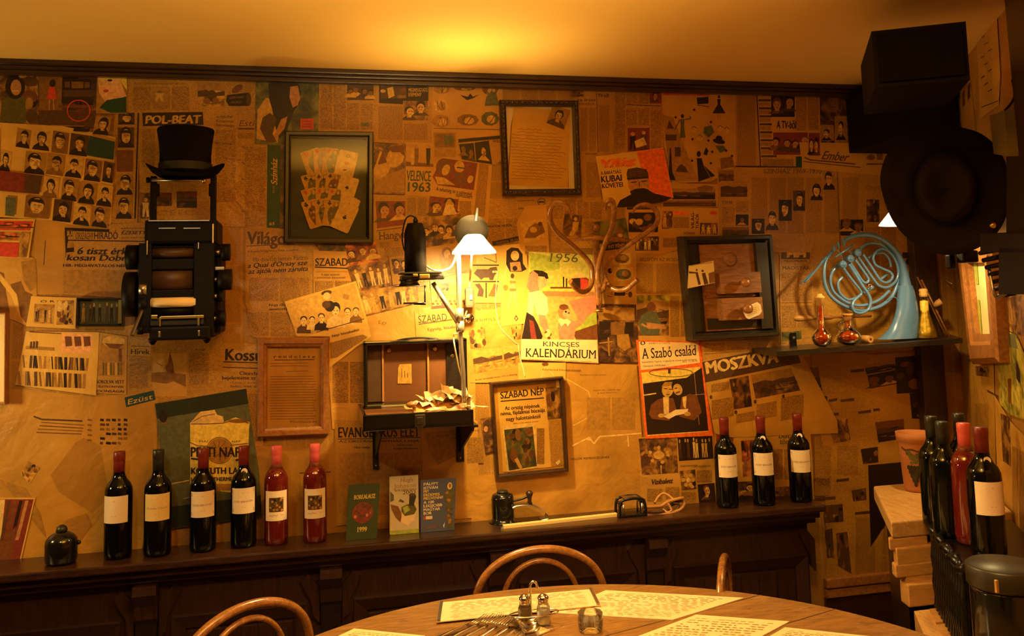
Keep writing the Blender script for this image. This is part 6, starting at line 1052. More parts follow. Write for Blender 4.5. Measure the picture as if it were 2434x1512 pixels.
for k in range(3): d.line([(955+k*7, 876+k*5), (955+k*7, 898)], 1.5, 'ink2')
d.build('luggage_label', d.mats, lid)
zb = yp(990, 1020, yf).z; zc = yp(990, 981, yf).z; xr = yp(1126, 1000, yf).x; xl = yp(863, 1000, yf).x
tr_ = wb('tray', 'black_wood', xl, xr, yf, ys, zb, zb+.012)
wb('tray_side', 'black_enamel', xl, xr, yf, yf+.010, zb, zc, par=tr_); wb('tray_side', 'black_enamel', xl, xl+.010, yf, ys, zb, zc, par=tr_); wb('tray_side', 'black_enamel', xr-.010, xr, yf, ys, zb, zc, par=tr_)
wb('tray_lining', 'suitcase_lining', xl+.010, xr-.010, yf+.010, ys, zb+.012, zc-.010, par=tr_)
c = yp(998, 1000, yf); m = MB(); m.box(c, (.030, .006, .034), bev=.003); m.box(c+Vector((0, -.003, 0)), (.018, .005, .020), bev=.002); m.box(c-Vector((0, 0, .018)), (.018, .005, .008), bev=.002); m.build('lock', 'lid_green', t)
m = MB(); m.tube([yp(940, 811, ys-.03), yp(962, 806, ys-.03), yp(1000, 803, ys-.03), yp(1034, 805, ys-.03), yp(1046, 809, ys-.03)], .003, 8); m.build('handle', 'black_metal', t)
wb('lid_hinge_rail', 'dull_steel', x0+.05, x1-.09, ys-.066, ys-.062, zl-.003, zl+.006)
t = thing('shelf_bracket', 'left black iron bracket under the open suitcase', 'bracket', yp(890, 1116, W), 'brackets carrying the suitcase')
def bracket(px0, px1, pyt, pyb, t):
    a = yp(px0, pyb, W-.006); b_ = yp(px1, pyt, W-.006); ztop = zb-.001; xm_ = (a.x+b_.x)/2; w_ = (b_.x-a.x)
    m = MB(); m.box((xm_, W-.0045-.002, (a.z+ztop)/2), (w_*.85, .007, ztop-a.z), bev=.001); m.build('wall_plate', 'black_metal', t)
    m = MB(); m.box((xm_, (yf+W)/2+.01, ztop-.004), (w_*.85, W-yf-.03, .007), bev=.001); m.prism([Vector((xm_-.003, W-.01, a.z+.03)), Vector((xm_-.003, W-.01, ztop-.008)), Vector((xm_-.003, yf+.04, ztop-.008)), Vector((xm_-.003, yf+.05, ztop-.02))], (.006, 0, 0)); m.build('arm', 'black_metal', t)
    m = MB(); m.lathe([(.003, 0), (.002, .002)], Vector((xm_, W-.0102, a.z+.012)), (0, -1, 0), 12); m.build('screw', 'brass', t)
bracket(885, 901, 1030, 1116, t)
t = thing('shelf_bracket', 'right black iron bracket under the open suitcase', 'bracket', yp(1090, 1100, W), 'brackets carrying the suitcase'); bracket(1084, 1103, 1010, 1098, t)
# stamp and papers in the tray
zt_ = zc-.008; st = Vector((yp(985, 965, yf+.03).x, yf+.035, zt_)); t = thing('rubber_stamp', 'small brown wooden hand stamp standing in the suitcase tray', 'stamp', st)
m = MB(); m.lathe([(.012, 0), (.010, .003), (.0055, .008), (.005, .016), (.006, .02)], st, n=20); m.build('base', 'frame_oak', t)
m = MB(); m.lathe([(.007, .019), (.0145, .023), (.016, .028), (.012, .033), (0, .036)], st-Vector((.003, 0, 0)), (-.15, 0, 1), 24); m.build('grip', 'frame_oak', t)
rr = random.Random(15)
SL = [('brown_envelope', 'brown envelope lying slanted at the front of the suitcase papers', 'leather', .12, .07), ('brown_envelope', 'reddish brown folded envelope under the pale scraps', 'flesh_brown', .11, .06)]
def scrap(name, label, cat, cx, w, h, z0, rot, tilt, mt, yy, crump=.006, seed=0, group=None):
    r = random.Random(seed); m = MB(); nx, ny = 6, 5; vs = []; M_ = Matrix.Rotation(rot, 3, 'Z') @ Matrix.Rotation(tilt[0], 3, 'X') @ Matrix.Rotation(tilt[1], 3, 'Y')
    for j in range(ny):
        for i in range(nx):
            u_, v_ = i/(nx-1)-.5, j/(ny-1)-.5; e = 1+.12*r.uniform(-1, 1); vs.append(Vector((cx, yy, z0))+M_ @ Vector((u_*w*e, v_*h*e, r.uniform(-1, 1)*crump)))
    mz = min(v.z for v in vs); vs = [v+Vector((0, 0, max(0, zt_+.001-mz))) for v in vs]
    m.add(vs, [(j*nx+i, j*nx+i+1, (j+1)*nx+i+1, (j+1)*nx+i) for j in range(ny-1) for i in range(nx-1)]); o = m.build(name, mt); tag(o, label, cat, group); return o
X0 = lambda px: yp(px, 970, yf+.06).x
scrap('brown_envelope', 'flat tan envelope slanting along the front of the suitcase tray', 'envelope', X0(1010), .10, .06, zt_+.012, .15, (.30, -.12), 'leather', yf+.05, .002, 1)
scrap('brown_envelope', 'reddish brown folded envelope at the middle front of the suitcase tray', 'envelope', X0(1060), .11, .06, zt_+.016, -.1, (.28, .02), 'flesh_brown', yf+.05, .004, 2)
GS = 'crumpled cream paper scraps heaped in the suitcase tray'
for k, (px_, dz, w_, h_) in enumerate(((1018, .018, .07, .06), (1030, .022, .08, .06), (1045, .034, .07, .06), (1062, .046, .075, .06), (1075, .050, .07, .07), (1086, .034, .07, .06), (1098, .040, .06, .06), (1104, .022, .06, .05), (1090, .018, .09, .05), (1112, .014, .05, .04), (1072, .026, .08, .05))):
    scrap('paper_scrap', 'crumpled cream paper scrap in the bright heap in the suitcase tray', 'paper scrap', X0(px_), w_, h_, zt_+dz, rr.uniform(-.7, .7), (rr.uniform(.0, .8), rr.uniform(-.4, .5)), 'menu_paper', yf+.085+rr.uniform(-.02, .03), .010, 30+k, GS)
scrap('paper_strip', 'long pale strip of paper sticking out over the right edge of the suitcase', 'paper strip', X0(1126), .075, .012, zt_+.014, .05, (0, .12), 'cream', yf+.03, .001, 50)

# ---------------------------------------------------------------- enlarger, stand and lamp
yl = W-.27
t = thing('photo_enlarger', 'old enlarger with a black cylinder head on a metal column beside the lamp', 'enlarger', yp(1102, 960, yl))
m = MB(); m.tube([yp(1089, 598, yl), yp(1091, 680, yl), yp(1092, 748, yl), yp(1096, 830, yl), yp(1101, 890, yl), yp(1103, 958, yl)], [.0075, .0075, .0075, .0068, .0065, .0065], 16, 3); m.build('column', 'pole_metal', t)
m = MB(); a = yp(1092, 733, yl); b = yp(1092, 768, yl); m.cyl(b, a, .012, 20); m.lathe([(.010, 0), (.012, .006), (.012, .03)], yp(1094, 790, yl), n=20); m.build('clamp', 'pole_metal', t)
m = MB(); a = yp(1098, 760, yl); m.cyl(a, yp(1108, 757, yl), .004, 12); m.lathe([(.010, 0), (.014, .003), (.0145, .010), (.010, .015), (0, .016)], yp(1113, 757, yl+.012), (.35, -1, .05), 24); m.build('clamp_knob', 'steel', t)
m = MB(); m.tube([yp(1029, 672, yl), yp(1088, 766, yl)], [.0065, .0075], 14, 1); m.build('arm', 'pole_metal', t)
hc = yp(988, 660, yl); zs = lambda py: yp(988, py, yl).z
m = MB(); R1 = .5*(yp(1015, 600, yl)-yp(963, 600, yl)).length
m.lathe([(R1*1.0, zs(655)), (R1*.98, zs(556)), (R1*.90, zs(546)), (R1*.78, zs(538)), (R1*.70, zs(531)), (0, zs(530))], (hc.x, yl, 0), n=36); hd = m.build('lamp_housing', 'machine_black', t)
m = MB(); m.lathe([(.006, zs(532)), (.007, zs(524)), (.004, zs(518)), (0, zs(516))], (hc.x+.002, yl, 0), n=16); m.build('cap_plug', 'black_metal', hd)
m = MB(); m.tube([yp(989, 518, yl), yp(975, 513, yl), yp(963, 524, yl), yp(956, 562, yl), yp(959, 588, yl), yp(964, 600, yl)], .0022, 8); m.build('side_cable', 'black_metal', hd)
m = MB(); zc_ = zs(651); m.box((hc.x+.012, yl, zs(650)), (.115, .075, .006), bev=.002); m.box((hc.x+.018, yl, zs(660)), (.12, .06, .014), bev=.004); m.build('negative_stage', 'black_metal', t)
m = MB(); m.box((hc.x+.02, yl-.035, zs(658)), (.030, .008, .013), bev=.003); m.box((hc.x-.005, yl-.034, zs(655)), (.014, .008, .008), bev=.002); m.build('stage_catch', 'brass', t)
m = MB(); m.lathe([(.052, zs(681)), (.030, zs(679)), (.024, zs(670)), (.030, zs(664))], (hc.x-.018, yl, 0), n=32); m.build('lens_flange', 'black_metal', t)
a = yp(1010, 678, yl-.02); b = yp(1010, 720, yl-.02)
m = MB(); m.cyl(b, a, .0022, 10); m.build('filter_rod', 'black_metal', t)
m = MB(); m.lathe([(.030, 0), (.030, .004)], yp(984, 722, yl-.01), n=28); m.cyl(yp(984, 721, yl-.01), yp(1012, 722, yl-.02), .004, 10); m.build('red_filter', 'black_metal', t)
# cord from the head to the lamp
m = MB(); m.tube([yp(1014, 633, yl), yp(1030, 642, yl-.02), yp(1052, 643, yl-.02), yp(1072, 634, yl-.01), yp(1082, 612, yl), yp(1083, 600, yl)], .0026, 10); m.build('head_cord', 'cord_white', t)
# small lamp
lc = yp(1127, 604, W-.33); t = thing('desk_lamp', 'glowing small white cone lamp with a dull metal dish behind, mounted on the enlarger column', 'lamp', lc)
rb = .5*(yp(1179, 600, W-.33)-yp(1076, 600, W-.33)).length; ht = yp(1127, 553, W-.33).z-lc.z-.004
m = MB(); m.lathe([(rb, .002), (rb*.985, .008), (rb*.62, ht*.62), (rb*.45, ht*.88), (rb*.32, ht*.98), (rb*.30, ht*.98), (rb*.42, ht*.84), (rb*.6, ht*.56), (rb*.95, .004)], lc, n=48, capa=False, capb=False); m.build('glass_shade', 'glass_shade', t)
dc = yp(1121, 551, W-.275); m = MB(); ax = Vector((-.05, -.93, -.30)); rd = .5*(yp(1162, 551, W-.275)-yp(1081, 551, W-.275)).length
m.lathe([(rd, 0), (rd*.99, -.003), (rd*.7, -.014), (rd*.35, -.021), (rd*.12, -.023), (.001, -.024)][::-1]+[(rd*1.0, .002), (rd*.7, -.011), (.001, -.020)][0:0], dc+ax*.0, ax, 44, capa=False, capb=False); m.build('dish_shade', 'dish_enamel', t)
m = MB(); m.tube([yp(1131, 524, W-.29), yp(1133, 510, W-.295), yp(1135, 493, W-.30)], [.0045, .0055, .004], 12); m.build('shade_handle', 'dull_steel', t)
m = MB(); m.ball(LAMP+Vector((0, 0, .008)), .009, 12); 
m = MB(); m.tube([yp(1121, 606, W-.28), yp(1119, 640, W-.2), yp(1117, 665, W-.10), yp(1117, 684, W-.09)], .003, 10); m.build('switch_cord', 'cord_white', t)
c = yp(1116, 708, W-.09); m = MB(); m.box(c, (.028, .020, .060), bev=.007); sw = m.build('cord_switch', 'switch_grey', t); m = MB(); m.box(c+Vector((.002, -.0125, .002)), (.008, .007, .016), Matrix.Rotation(.25, 3, 'X'), bev=.001); m.build('rocker', 'cord_white', sw)
m = MB(); m.tube([yp(1110, 738, W-.08), yp(1090, 790, W-.05), yp(1078, 800, W-.26), yp(1090, 870, W-.265), yp(1106, 920, W-.265), yp(1111, 940, W-.27), yp(1106, 950, W-.25)], .0022, 8); o = m.build('power_cord', 'cord_white', t)
m = MB(); m.tube([yp(1184, 640, W-.006), yp(1178, 700, W-.006), yp(1180, 740, W-.006), yp(1190, 780, W-.006), yp(1224, 814, W-.006), yp(1232, 820, W-.006), yp(1236, 850, W-.006), yp(1242, 870, W-.006), yp(1248, 896, W-.006)], .0016, 8); o = m.build('wall_wire', 'cord_white'); tag(o, 'thin white wire running down the wall from the lamp to the lower frame', 'wire')
# ---------------------------------------------------------------- bentwood coat hooks
t = thing('coat_hook_rack', 'bentwood wall coat rack with curled hook arms above the calendar', 'coat rack', yp(1424, 742, W-.03))
def hk(pts, r, nm='hook_arm'):
    m = MB(); m.tube([yp(1280+x/5.04, 460+y/5.04, W-dy) for x, y, dy in pts], r, 14, 5); m.build(nm, 'bent_wood', t)
R8 = .0078
hk([(378, 218, .20), (345, 150, .21), (270, 108, .21), (190, 118, .20), (140, 190, .19), (133, 290, .18), (172, 395, .16), (255, 500, .14), (370, 590, .12), (490, 700, .09), (580, 790, .075), (632, 880, .065), (640, 990, .065), (636, 1070, .07), (600, 1145, .09), (530, 1180, .11), (450, 1140, .13), (378, 1050, .15)], [.004, .006, .0078]+[.0082]*14+[.0075])
hk([(795, 190, .25), (805, 120, .26), (855, 80, .26), (895, 130, .25), (900, 260, .23), (880, 400, .20), (820, 540, .16), (755, 720, .11), (715, 880, .085), (708, 1020, .08), (735, 1120, .08), (765, 1160, .085), (795, 1100, .10), (808, 1040, .12)], [.005, .0065]+[.0085]*10+[.007, .006])
hk([(1120, 232, .19), (1180, 155, .20), (1285, 135, .20), (1385, 180, .19), (1428, 270, .18), (1405, 370, .17), (1305, 460, .15), (1130, 580, .12), (960, 700, .09), (840, 800, .075), (795, 900, .065), (795, 1000, .065), (835, 1090, .08), (930, 1155, .10), (1050, 1145, .12), (1120, 1090, .135), (1185, 1030, .15)], [.004, .0055]+[.008]*15)
hk([(430, 560, .08), (530, 545, .10), (700, 535, .115), (900, 545, .11), (1040, 560, .09), (1130, 570, .075)], [.005, .0075, .008, .008, .0075, .005], 'cross_bow')
m = MB(); m.tube([yp(1280+x/5.04, 460+y/5.04, W-.035) for x, y in ((690, 500), (690, 640), (690, 800), (700, 1000), (715, 1200), (722, 1340))], [.011, .011, .0115, .011, .010, .007], 14, 3); m.build('stem', 'bent_wood', t)
m = MB(); m.ball(yp(1280+688/5.04, 460+412/5.04, W-.04), .0125, 20); m.build('top_finial', 'bent_wood', t)
m = MB(); m.lathe([(0, -.005), (.012, -.005), (.0145, 0), (.012, .005), (.006, .007)], yp(1280+722/5.04, 460+1405/5.04, W-.04), n=24); m.cyl(yp(1280+755/5.04, 460+1190/5.04, W-.07), yp(1280+750/5.04, 460+1360/5.04, W-.045), .0028, 10); m.build('foot_disc', 'brass', t)

# ---------------------------------------------------------------- corner shelf with horn and flasks
sA, sB = yp(1845, 836, W-.20), yp(2288, 804, W-.20); SZL = lambda x: sA.z+(sB.z-sA.z)*(x-sA.x)/(sB.x-sA.x); SZ = SZL(1.8)
m = MB(); pts = [Vector((x, y, SZL(x))) for x, y in ((sA.x, sA.y), (sB.x, sB.y), (2.20, W-.004), (sA.x+.02, W-.004))]; m.prism(pts, (0, 0, -.016))
t = m.build('wall_shelf', 'black_wood'); tag(t, 'dark shelf board in the corner carrying a blue horn and flasks', 'shelf')
t = thing('shelf_strap', 'small dark iron strap fixing the left end of the horn shelf to the wall', 'bracket', yp(1887, 836, W))
m = MB(); bx(m, 1879, 791, 1895, 834, W-.010, W-.007, bev=.001); m.build('plate', 'machine_black', t); m = MB(); m.lathe([(.006, 0), (.004, .002)], yp(1887, 803, W-.0105), (0, -1, 0), 16); m.build('screw', 'dull_steel', t)
sd_ = (sB-sA); sd_.z = 0; sd_.normalize(); sn = Vector((-sd_.y, sd_.x, 0))   # along the shelf and towards the wall
def sp(px, py, back, lift=0):   # point in the vertical plane standing `back` metres behind the shelf's front edge
    o = sA+sn*back; d = ray(px, py); return CAM+d*((o-CAM).dot(sn)/d.dot(sn))
def onshelf(px, back): p = sp(px, 815, back); p.z = SZL(p.x)+.0005; return p
HB = .085; S = lambda x, y, b=0: sp(1880+x/5.04, 540+y/5.04, HB+b)
t = thing('french_horn', 'light blue painted french horn standing on its bell on the corner shelf', 'french horn', onshelf(2130, HB))
def ht_(nm, pts, r, n=14, sub=5, par=None, off=0):
    m = MB(); m.tube([S(p[0], p[1], (p[2] if len(p) > 2 else 0)+off) for p in pts], r, n, sub); return m.build(nm, 'horn_blue', par or t)
k_ = .00025*1.1   # metres per crop pixel, roughly
ht_('bell_tail', [(620, 172), (720, 118), (850, 92), (1000, 108), (1140, 185), (1255, 300), (1322, 430), (1352, 560), (1366, 660), (1376, 760)], [.0075, .0078, .008, .0085, .0095, .0105, .0125, .0155, .0185, .0225], 20)
m = MB(); rings = [(1366, 700, 76), (1376, 760, 88), (1384, 850, 104), (1392, 960, 119), (1388, 1060, 140), (1375, 1140, 158), (1350, 1220, 178), (1318, 1280, 205), (1280, 1335, 232)]
n = 40; vs = []; P0 = [S(x, y) for x, y, r in rings]
for ri, ((x, y, r), p) in enumerate(zip(rings, P0)):
    df = max(.42, 1-.12*ri)
    rm = (S(x+r, y)-S(x-r, y)).length/2; zz = max(p.z, SZL(p.x)+.004)
    for k in range(n): a = 2*math.pi*k/n; vs.append(Vector((p.x, p.y, zz))+sd_*(rm*math.cos(a))+sn*(rm*math.sin(a)*df))
m.add(vs, [(j*n+k, j*n+(k+1) % n, (j+1)*n+(k+1) % n, (j+1)*n+k) for j in range(len(rings)-1) for k in range(n)], True); m.build('bell', 'horn_blue', t)
ht_('outer_coil', [(490, 290, .01), (412, 420, .005), (395, 560, 0), (412, 700, 0), (472, 820, 0), (572, 905, 0), (690, 965, .005), (830, 1000, .01), (960, 982, .01), (1080, 940, .008), (1195, 850, .006), (1258, 730, .006), (1280, 610, .006)], [.006]*8+[.0062]*5)
ht_('middle_coil', [(560, 462), (492, 540), (472, 650), (505, 765), (590, 850), (700, 915), (830, 940), (960, 915), (1080, 855), (1180, 760)], .0052)
ht_('inner_crook', [(618, 600), (565, 660), (572, 755), (620, 826), (690, 868), (770, 850), (835, 812), (838, 765), (780, 690), (700, 590), (628, 490)], .0045)
ht_('valve_slide', [(690, 440, -.012), (770, 560, -.012), (850, 690, -.012), (925, 800, -.012), (955, 890, -.014), (925, 985, -.014), (840, 1030, -.014), (765, 1015, -.014), (735, 950, -.014), (760, 880, -.01), (830, 815, -.008)], .0050)
ht_('valve_slide', [(712, 425, -.01), (790, 545, -.01), (862, 650, -.01), (905, 665, -.01), (930, 635, -.01), (905, 580, -.01), (770, 390, -.01)], .0044)
ht_('valve_slide', [(800, 350, -.008), (890, 480, -.008), (990, 625, -.008), (1055, 700, -.008), (1150, 722, -.008), (1245, 660, -.006), (1285, 560, -.006), (1270, 440, -.006), (1200, 320, -.008), (1110, 262, -.01), (1030, 285, -.012), (985, 365, -.012), (1012, 450, -.012), (1100, 497, -.012), (1190, 540, -.012), (1218, 595, -.012), (1180, 650, -.012), (1120, 662, -.012), (1060, 620, -.012), (960, 470, -.012), (862, 325, -.012)], .0046)
ht_('branch_tube', [(810, 292), (870, 225), (960, 192), (1060, 205), (1165, 275), (1245, 380), (1285, 500)], .0046)
ht_('branch_tube', [(925, 372, .01), (1010, 322, .01), (1105, 312, .01), (1175, 380, .01), (1198, 480, .01)], .0042)
ht_('short_tube', [(1065, 630, .004), (1150, 570, .004)], .0046, sub=1)
ht_('mouthpipe', [(118, 682, .02), (210, 590, .015), (300, 510, .01), (395, 385, .006)], [.0022, .003, .0038, .005], sub=3); ht_('mouthpipe', [(165, 665, .012), (260, 560, .01), (350, 450, .008), (430, 350, .006)], [.0026, .0034, .004, .005], sub=3)
for (x, y) in ((617, 447), (705, 378), (793, 307)):
    c = S(x, y, -.022); m = MB(); m.lathe([(.0125, 0), (.0128, .018), (.011, .021), (.005, .022), (.0045, .025), (0, .026)], c+sn*.012, -sn, 28); m.build('valve', 'horn_blue', t)
m = MB(); m.tube([S(530, 360, -.03), S(750, 212, -.03)], .003, 10, 1); m.tube([S(550, 270, -.03), S(600, 330, -.03), S(620, 400, -.03)], .0012, 8); m.tube([S(620, 210, -.03), S(690, 270, -.03), S(720, 320, -.03)], .0012, 8); m.build('lever_rail', 'horn_blue', t)
for (x, y) in ((512, 252), (567, 212), (632, 178)):
    m = MB(); m.tube([S(x-8, y-38, -.028), S(x+8, y+38, -.028)], [.005, .0052], 12, 1); m.build('finger_key', 'horn_blue', t)
m = MB(); cc = S(948, 703, -.022); u_ = sd_; m.tube([cc+(u_*math.cos(a)+Vector((0, 0, 1))*math.sin(a))*.0055 for a in [k*math.pi/8 for k in range(16)]], .0017, 8, 1, True); m.build('strap_ring', 'steel', t)
ht_('brace', [(870, 790, -.006), (920, 755, -.006), (985, 715, -.006)], .0055, sub=2); ht_('brace', [(1150, 880), (1215, 842), (1262, 850), (1284, 900)], .0016, 8)
# flasks
def flask(nm, label, px, back, prof, inner_, neck_c, mats=('amber_glass', 'amber')):
    p = onshelf(px, back); t = thing(nm, label, 'flask', p); m = MB(); m.lathe(prof, p, n=32, capa=True, capb=False); m.build('glass', mats[0], t)
    m = MB(); m.lathe(inner_, p, n=32); m.build('contents', mats[1], t); m = MB(); m.lathe(neck_c, p, n=24); m.build('stopper', 'cork', t); return t, p
flask('long_neck_flask', 'round bottomed flask with a long narrow neck at the left of the shelf', 1954, .045, [(.012, .001), (.024, .008), (.031, .024), (.030, .038), (.020, .052), (.0115, .060), (.0105, .10), (.0105, .150), (.0125, .156)], [(.010, .003), (.022, .009), (.029, .024), (.028, .037), (.019, .050), (.0098, .060), (.0095, .125)], [(.0125, .133), (.0125, .155), (.0165, .157), (.0165, .161), (.0095, .166), (.0085, .171)])
t, p = flask('handled_flask', 'squat round flask with a small glass handle and cork, second on the shelf', 2018, .045, [(.016, .001), (.034, .009), (.0405, .026), (.036, .040), (.020, .052), (.012, .060), (.0115, .085), (.018, .097)], [(.015, .003), (.032, .010), (.038, .026), (.034, .038), (.021, .045)], [(.0105, .075), (.0165, .0975), (.018, .101)])
m = MB(); m.tube([p+Vector((-.011, 0, .078))-sd_*.0, p-sd_*.028+Vector((0, 0, .074)), p-sd_*.036+Vector((0, 0, .060)), p-sd_*.024+Vector((0, 0, .048))], .0035, 10); m.build('handle', 'thick_glass', t)
t, p = flask('conical_flask', 'conical flask with yellow liquid and foil neck right of the horn bell', 2203, .07, [(.034, .001), (.036, .006), (.031, .03), (.0165, .080), (.0125, .10), (.0125, .150)], [(.033, .003), (.035, .007), (.030, .03), (.0155, .079), (.0115, .10), (.0115, .13)], [(.0135, .140), (.0145, .150), (.0125, .156), (.015, .162), (.011, .168)], ('clear_glass', 'oil_yellow'))
m = MB(); m.lathe([(.0135, .085), (.0138, .125), (.0132, .127)], p, n=24, capa=False, capb=False); m.build('foil_wrap', 'gold', t)
t = thing('wooden_mallet', 'thin wooden mallet with pale turned head leaning in the shelf corner', 'mallet', onshelf(2254, .10))
a, b = sp(2190, 665, .14), sp(2256, 800, .10); m = MB(); m.tube([a, b], .0035, 10, 1); m.tube([sp(2180, 658, .16), sp(2250, 802, .13)], .003, 10, 1); m.build('handle', 'frame_oak', t)
m = MB(); m.tube([sp(2222, 728, .11), sp(2228, 722, .10), sp(2238, 716, .09)], [.006, .011, .012], 16); m.build('head', 'pale_wood_end', t)
m = MB(); a = sp(1885, 757, .20); b = sp(2140, 757, .20); b.z = a.z; L_ = (b-a); m.lathe([(.002, 0), (.0085, .006), (.0105, .02), (.009, .05), (.007, .07), (.007, .085)], a, L_, 20); m.build('handle', 'pale_wood_end', (t := thing('turned_rod_tool', 'horizontal tool with turned pale wooden handle behind the flasks', 'tool', a)))
m = MB(); m.lathe([(.0055, .085), (.0055, .10), (.009, .11), (.0085, .14), (.005, .155), (.004, .30)], a, L_, 20); m.build('shaft', 'frame_oak', t)
c = onshelf(2070, .06); t = thing('small_wooden_pipe', 'little pale wooden tube end lying between flask and horn bell', 'wooden tube', c)
m = MB(); m.lathe([(.0115, 0), (.012, .05)], c+Vector((0, 0, .0125)), -(sd_*.15-sn), 20); m.build('tube', 'pale_wood_end', t); m = MB(); m.lathe([(.004, -.001), (.004, .001)], c+Vector((0, 0, .0125)), -(sd_*.15-sn), 14); m.build('bore', 'leather_dark', t)
# dark boards in the corner behind and below the shelf
a = yp(2250, 900, W-.02); m = MB(); m.box((2.10, W-.02, 1.15), (.09, .036, 2.04-.9), bev=.003); o = m.build('corner_board', 'dark_wood'); tag(o, 'dark upright board in the room corner behind the shelf', 'board')
# ---------------------------------------------------------------- loudspeaker high in the corner
def ray_depth(px, py, y): return yp(px, py, y)
zt0 = CZ-.13; fr = [zp(2080, 208, 1.955), zp(2306, 188, 1.955)]; th_ = (fr[1]-fr[0]); th_.z = 0; th_.normalize()
bkd = Vector((-th_.y, th_.x, 0)); yy0 = fr[0]
top = [yp(2058, 74, fr[0].y), None]; hgt = top[0].z-1.955
fl, frr = fr; L1 = (yp(2012, 300, W-.02)); wl = .40
t = thing('loudspeaker', 'large black loudspeaker box hung below the ceiling in the corner', 'loudspeaker', (fl+frr)/2)
m = MB(); v8 = [fl, frr, frr+bkd*.30, fl+bkd*.33]; dzz = Vector((0, 0, min(hgt, CZ-1.955-.01))); m.hull8(v8+[p+dzz-th_*.0 for p in v8]); m.build('cabinet', 'speaker_black', t)
m = MB(); g0, g1 = fl+th_*.01-bkd*.008, frr-th_*.01-bkd*.008; m.hull8([g0+Vector((0, 0, .01)), g1+Vector((0, 0, .01)), g1+bkd*.008+Vector((0, 0, .01)), g0+bkd*.008+Vector((0, 0, .01))]+[p+dzz-Vector((0, 0, .01)) for p in (g0, g1, g1+bkd*.008, g0+bkd*.008)]); m.build('grille', 'black_felt', t)
t = thing('projector_shelf_box', 'black wooden box under the loudspeaker against the back wall', 'box', (1.9, W-.1, 1.93))
q0 = yp(2016, 365, W-.004); q1 = yp(2128, 357, W-.30); q1x = yp(2250, 345, W-.004)
m = MB(); z0, z1 = q0.z, 2.05; m.hull8([Vector((q0.x, W-.012, zz)) if i == 0 else v for zz in (z0, 2.17) for i, v in enumerate([None, Vector((q0.x+.01, W-.27, zz+.012)), Vector((2.05, W-.30, zz+.012)), Vector((2.19, W-.012, zz))])]); m.build('box_body', 'speaker_black', t)
# dark post at the right edge of view
a, b = rwp(2384, 0, .05), rwp(2425, 330, .05); a = rwp(2387, 20, .03); e = a-RD*.25
m = MB(); m.hull8([Vector((a.x, a.y, 0.001)), Vector((e.x, e.y, .001)), Vector((e.x, e.y, .001))-RN*.028, Vector((a.x, a.y, .001))-RN*.028]+[Vector((a.x, a.y, CZ-.002)), Vector((e.x, e.y, CZ-.002)), Vector((e.x, e.y, CZ-.002))-RN*.028, Vector((a.x, a.y, CZ-.002))-RN*.028]) if 0 else None
p0 = rwp(2386, 20, .03); 
m = MB(); lo = rwp(2432, 480, .03); hi = rwp(2384, -40, .03); e0, e1 = lo-RD*.25, hi-RD*.30; m.hull8([hi, e1, e0, lo]+[v-RN*.028 for v in (hi, e1, e0, lo)]); o = m.build('wooden_post', 'dark_wood'); tag(o, 'dark brown wooden post at the right edge of the picture', 'post')
# junction box with a cable
c0, c1 = rwp(2366, 262, .035), rwp(2402, 372, .035); t = thing('junction_box', 'beige plastic box on the right wall above the felt hat', 'junction box', c1)
a, b, c2, d2 = [rwp(x, y, .035) for x, y in ((2352, 275), (2388, 262), (2396, 372), (2362, 366))]; m = MB(); m.hull8([a, b, c2, d2]+[v-RN*.034 for v in (a, b, c2, d2)]); m.build('case', 'box_grey', t)
m = MB(); m.tube([rwp(2388, 262, .02), rwp(2400, 250, .012), rwp(2412, 225, .01), rwp(2406, 190, .01)], .003, 8); m.build('cable', 'black_metal', t)
# ---------------------------------------------------------------- felt hat on the right wall
hc = dp(2243, 455, 2.46); vd = (CAM-hc).normalized(); up_ = Vector((0, 0, 1)); hx = up_.cross(vd).normalized(); hy = vd.cross(hx); sc_ = 2.46/2100
t = thing('fedora_hat', 'wide brimmed dark felt hat hanging crown forward at the right wall', 'hat', hc)
ang = math.radians(12); brim = []
outl = [(0, 152), (45, 148), (90, 126), (122, 84), (136, 30), (134, -30), (120, -80), (92, -118), (50, -144), (0, -152), (-45, -138), (-88, -104), (-116, -60), (-132, -5), (-136, 45), (-120, 95), (-90, 128), (-45, 148)]
crn = [(52*math.cos(a)+10, 0) for a in (0,)]
m = MB(); n = 72; vs = []
def ol(k):
    f = k/n*len(outl); i = int(f); q_ = f-i; p = [outl[(i+j) % len(outl)] for j in (-1, 0, 1, 2)]
    return tuple(.5*((2*p[1][c])+(p[2][c]-p[0][c])*q_+(2*p[0][c]-5*p[1][c]+4*p[2][c]-p[3][c])*q_*q_+(3*p[1][c]-p[0][c]-3*p[2][c]+p[3][c])*q_**3) for c in (0, 1))
for k in range(n):
    x, y = ol(k); th = math.atan2(y, x); rx, ry = 68*math.cos(th), 84*math.sin(th); ex, ey = rx+6, ry+8
    wv = .012*math.cos(2*th)
    for (f, dz) in ((0, .004), (.35, -.002+wv*.2), (.7, .0+wv*.6), (1, .008+wv), (1.0, .003+wv), (.7, -.006+wv*.6), (.35, -.008), (0, -.004)):
        vs.append(hc+hx*((ex+(x-ex)*f)*sc_)+hy*((ey+(y-ey)*f)*sc_)+vd*dz)
m.add(vs, [(k*8+j, k*8+(j+1) % 8, ((k+1) % n)*8+(j+1) % 8, ((k+1) % n)*8+j) for k in range(n) for j in range(8)], True); m.build('brim', 'hat_felt', t)
m = MB(); vs = []; NR = 9
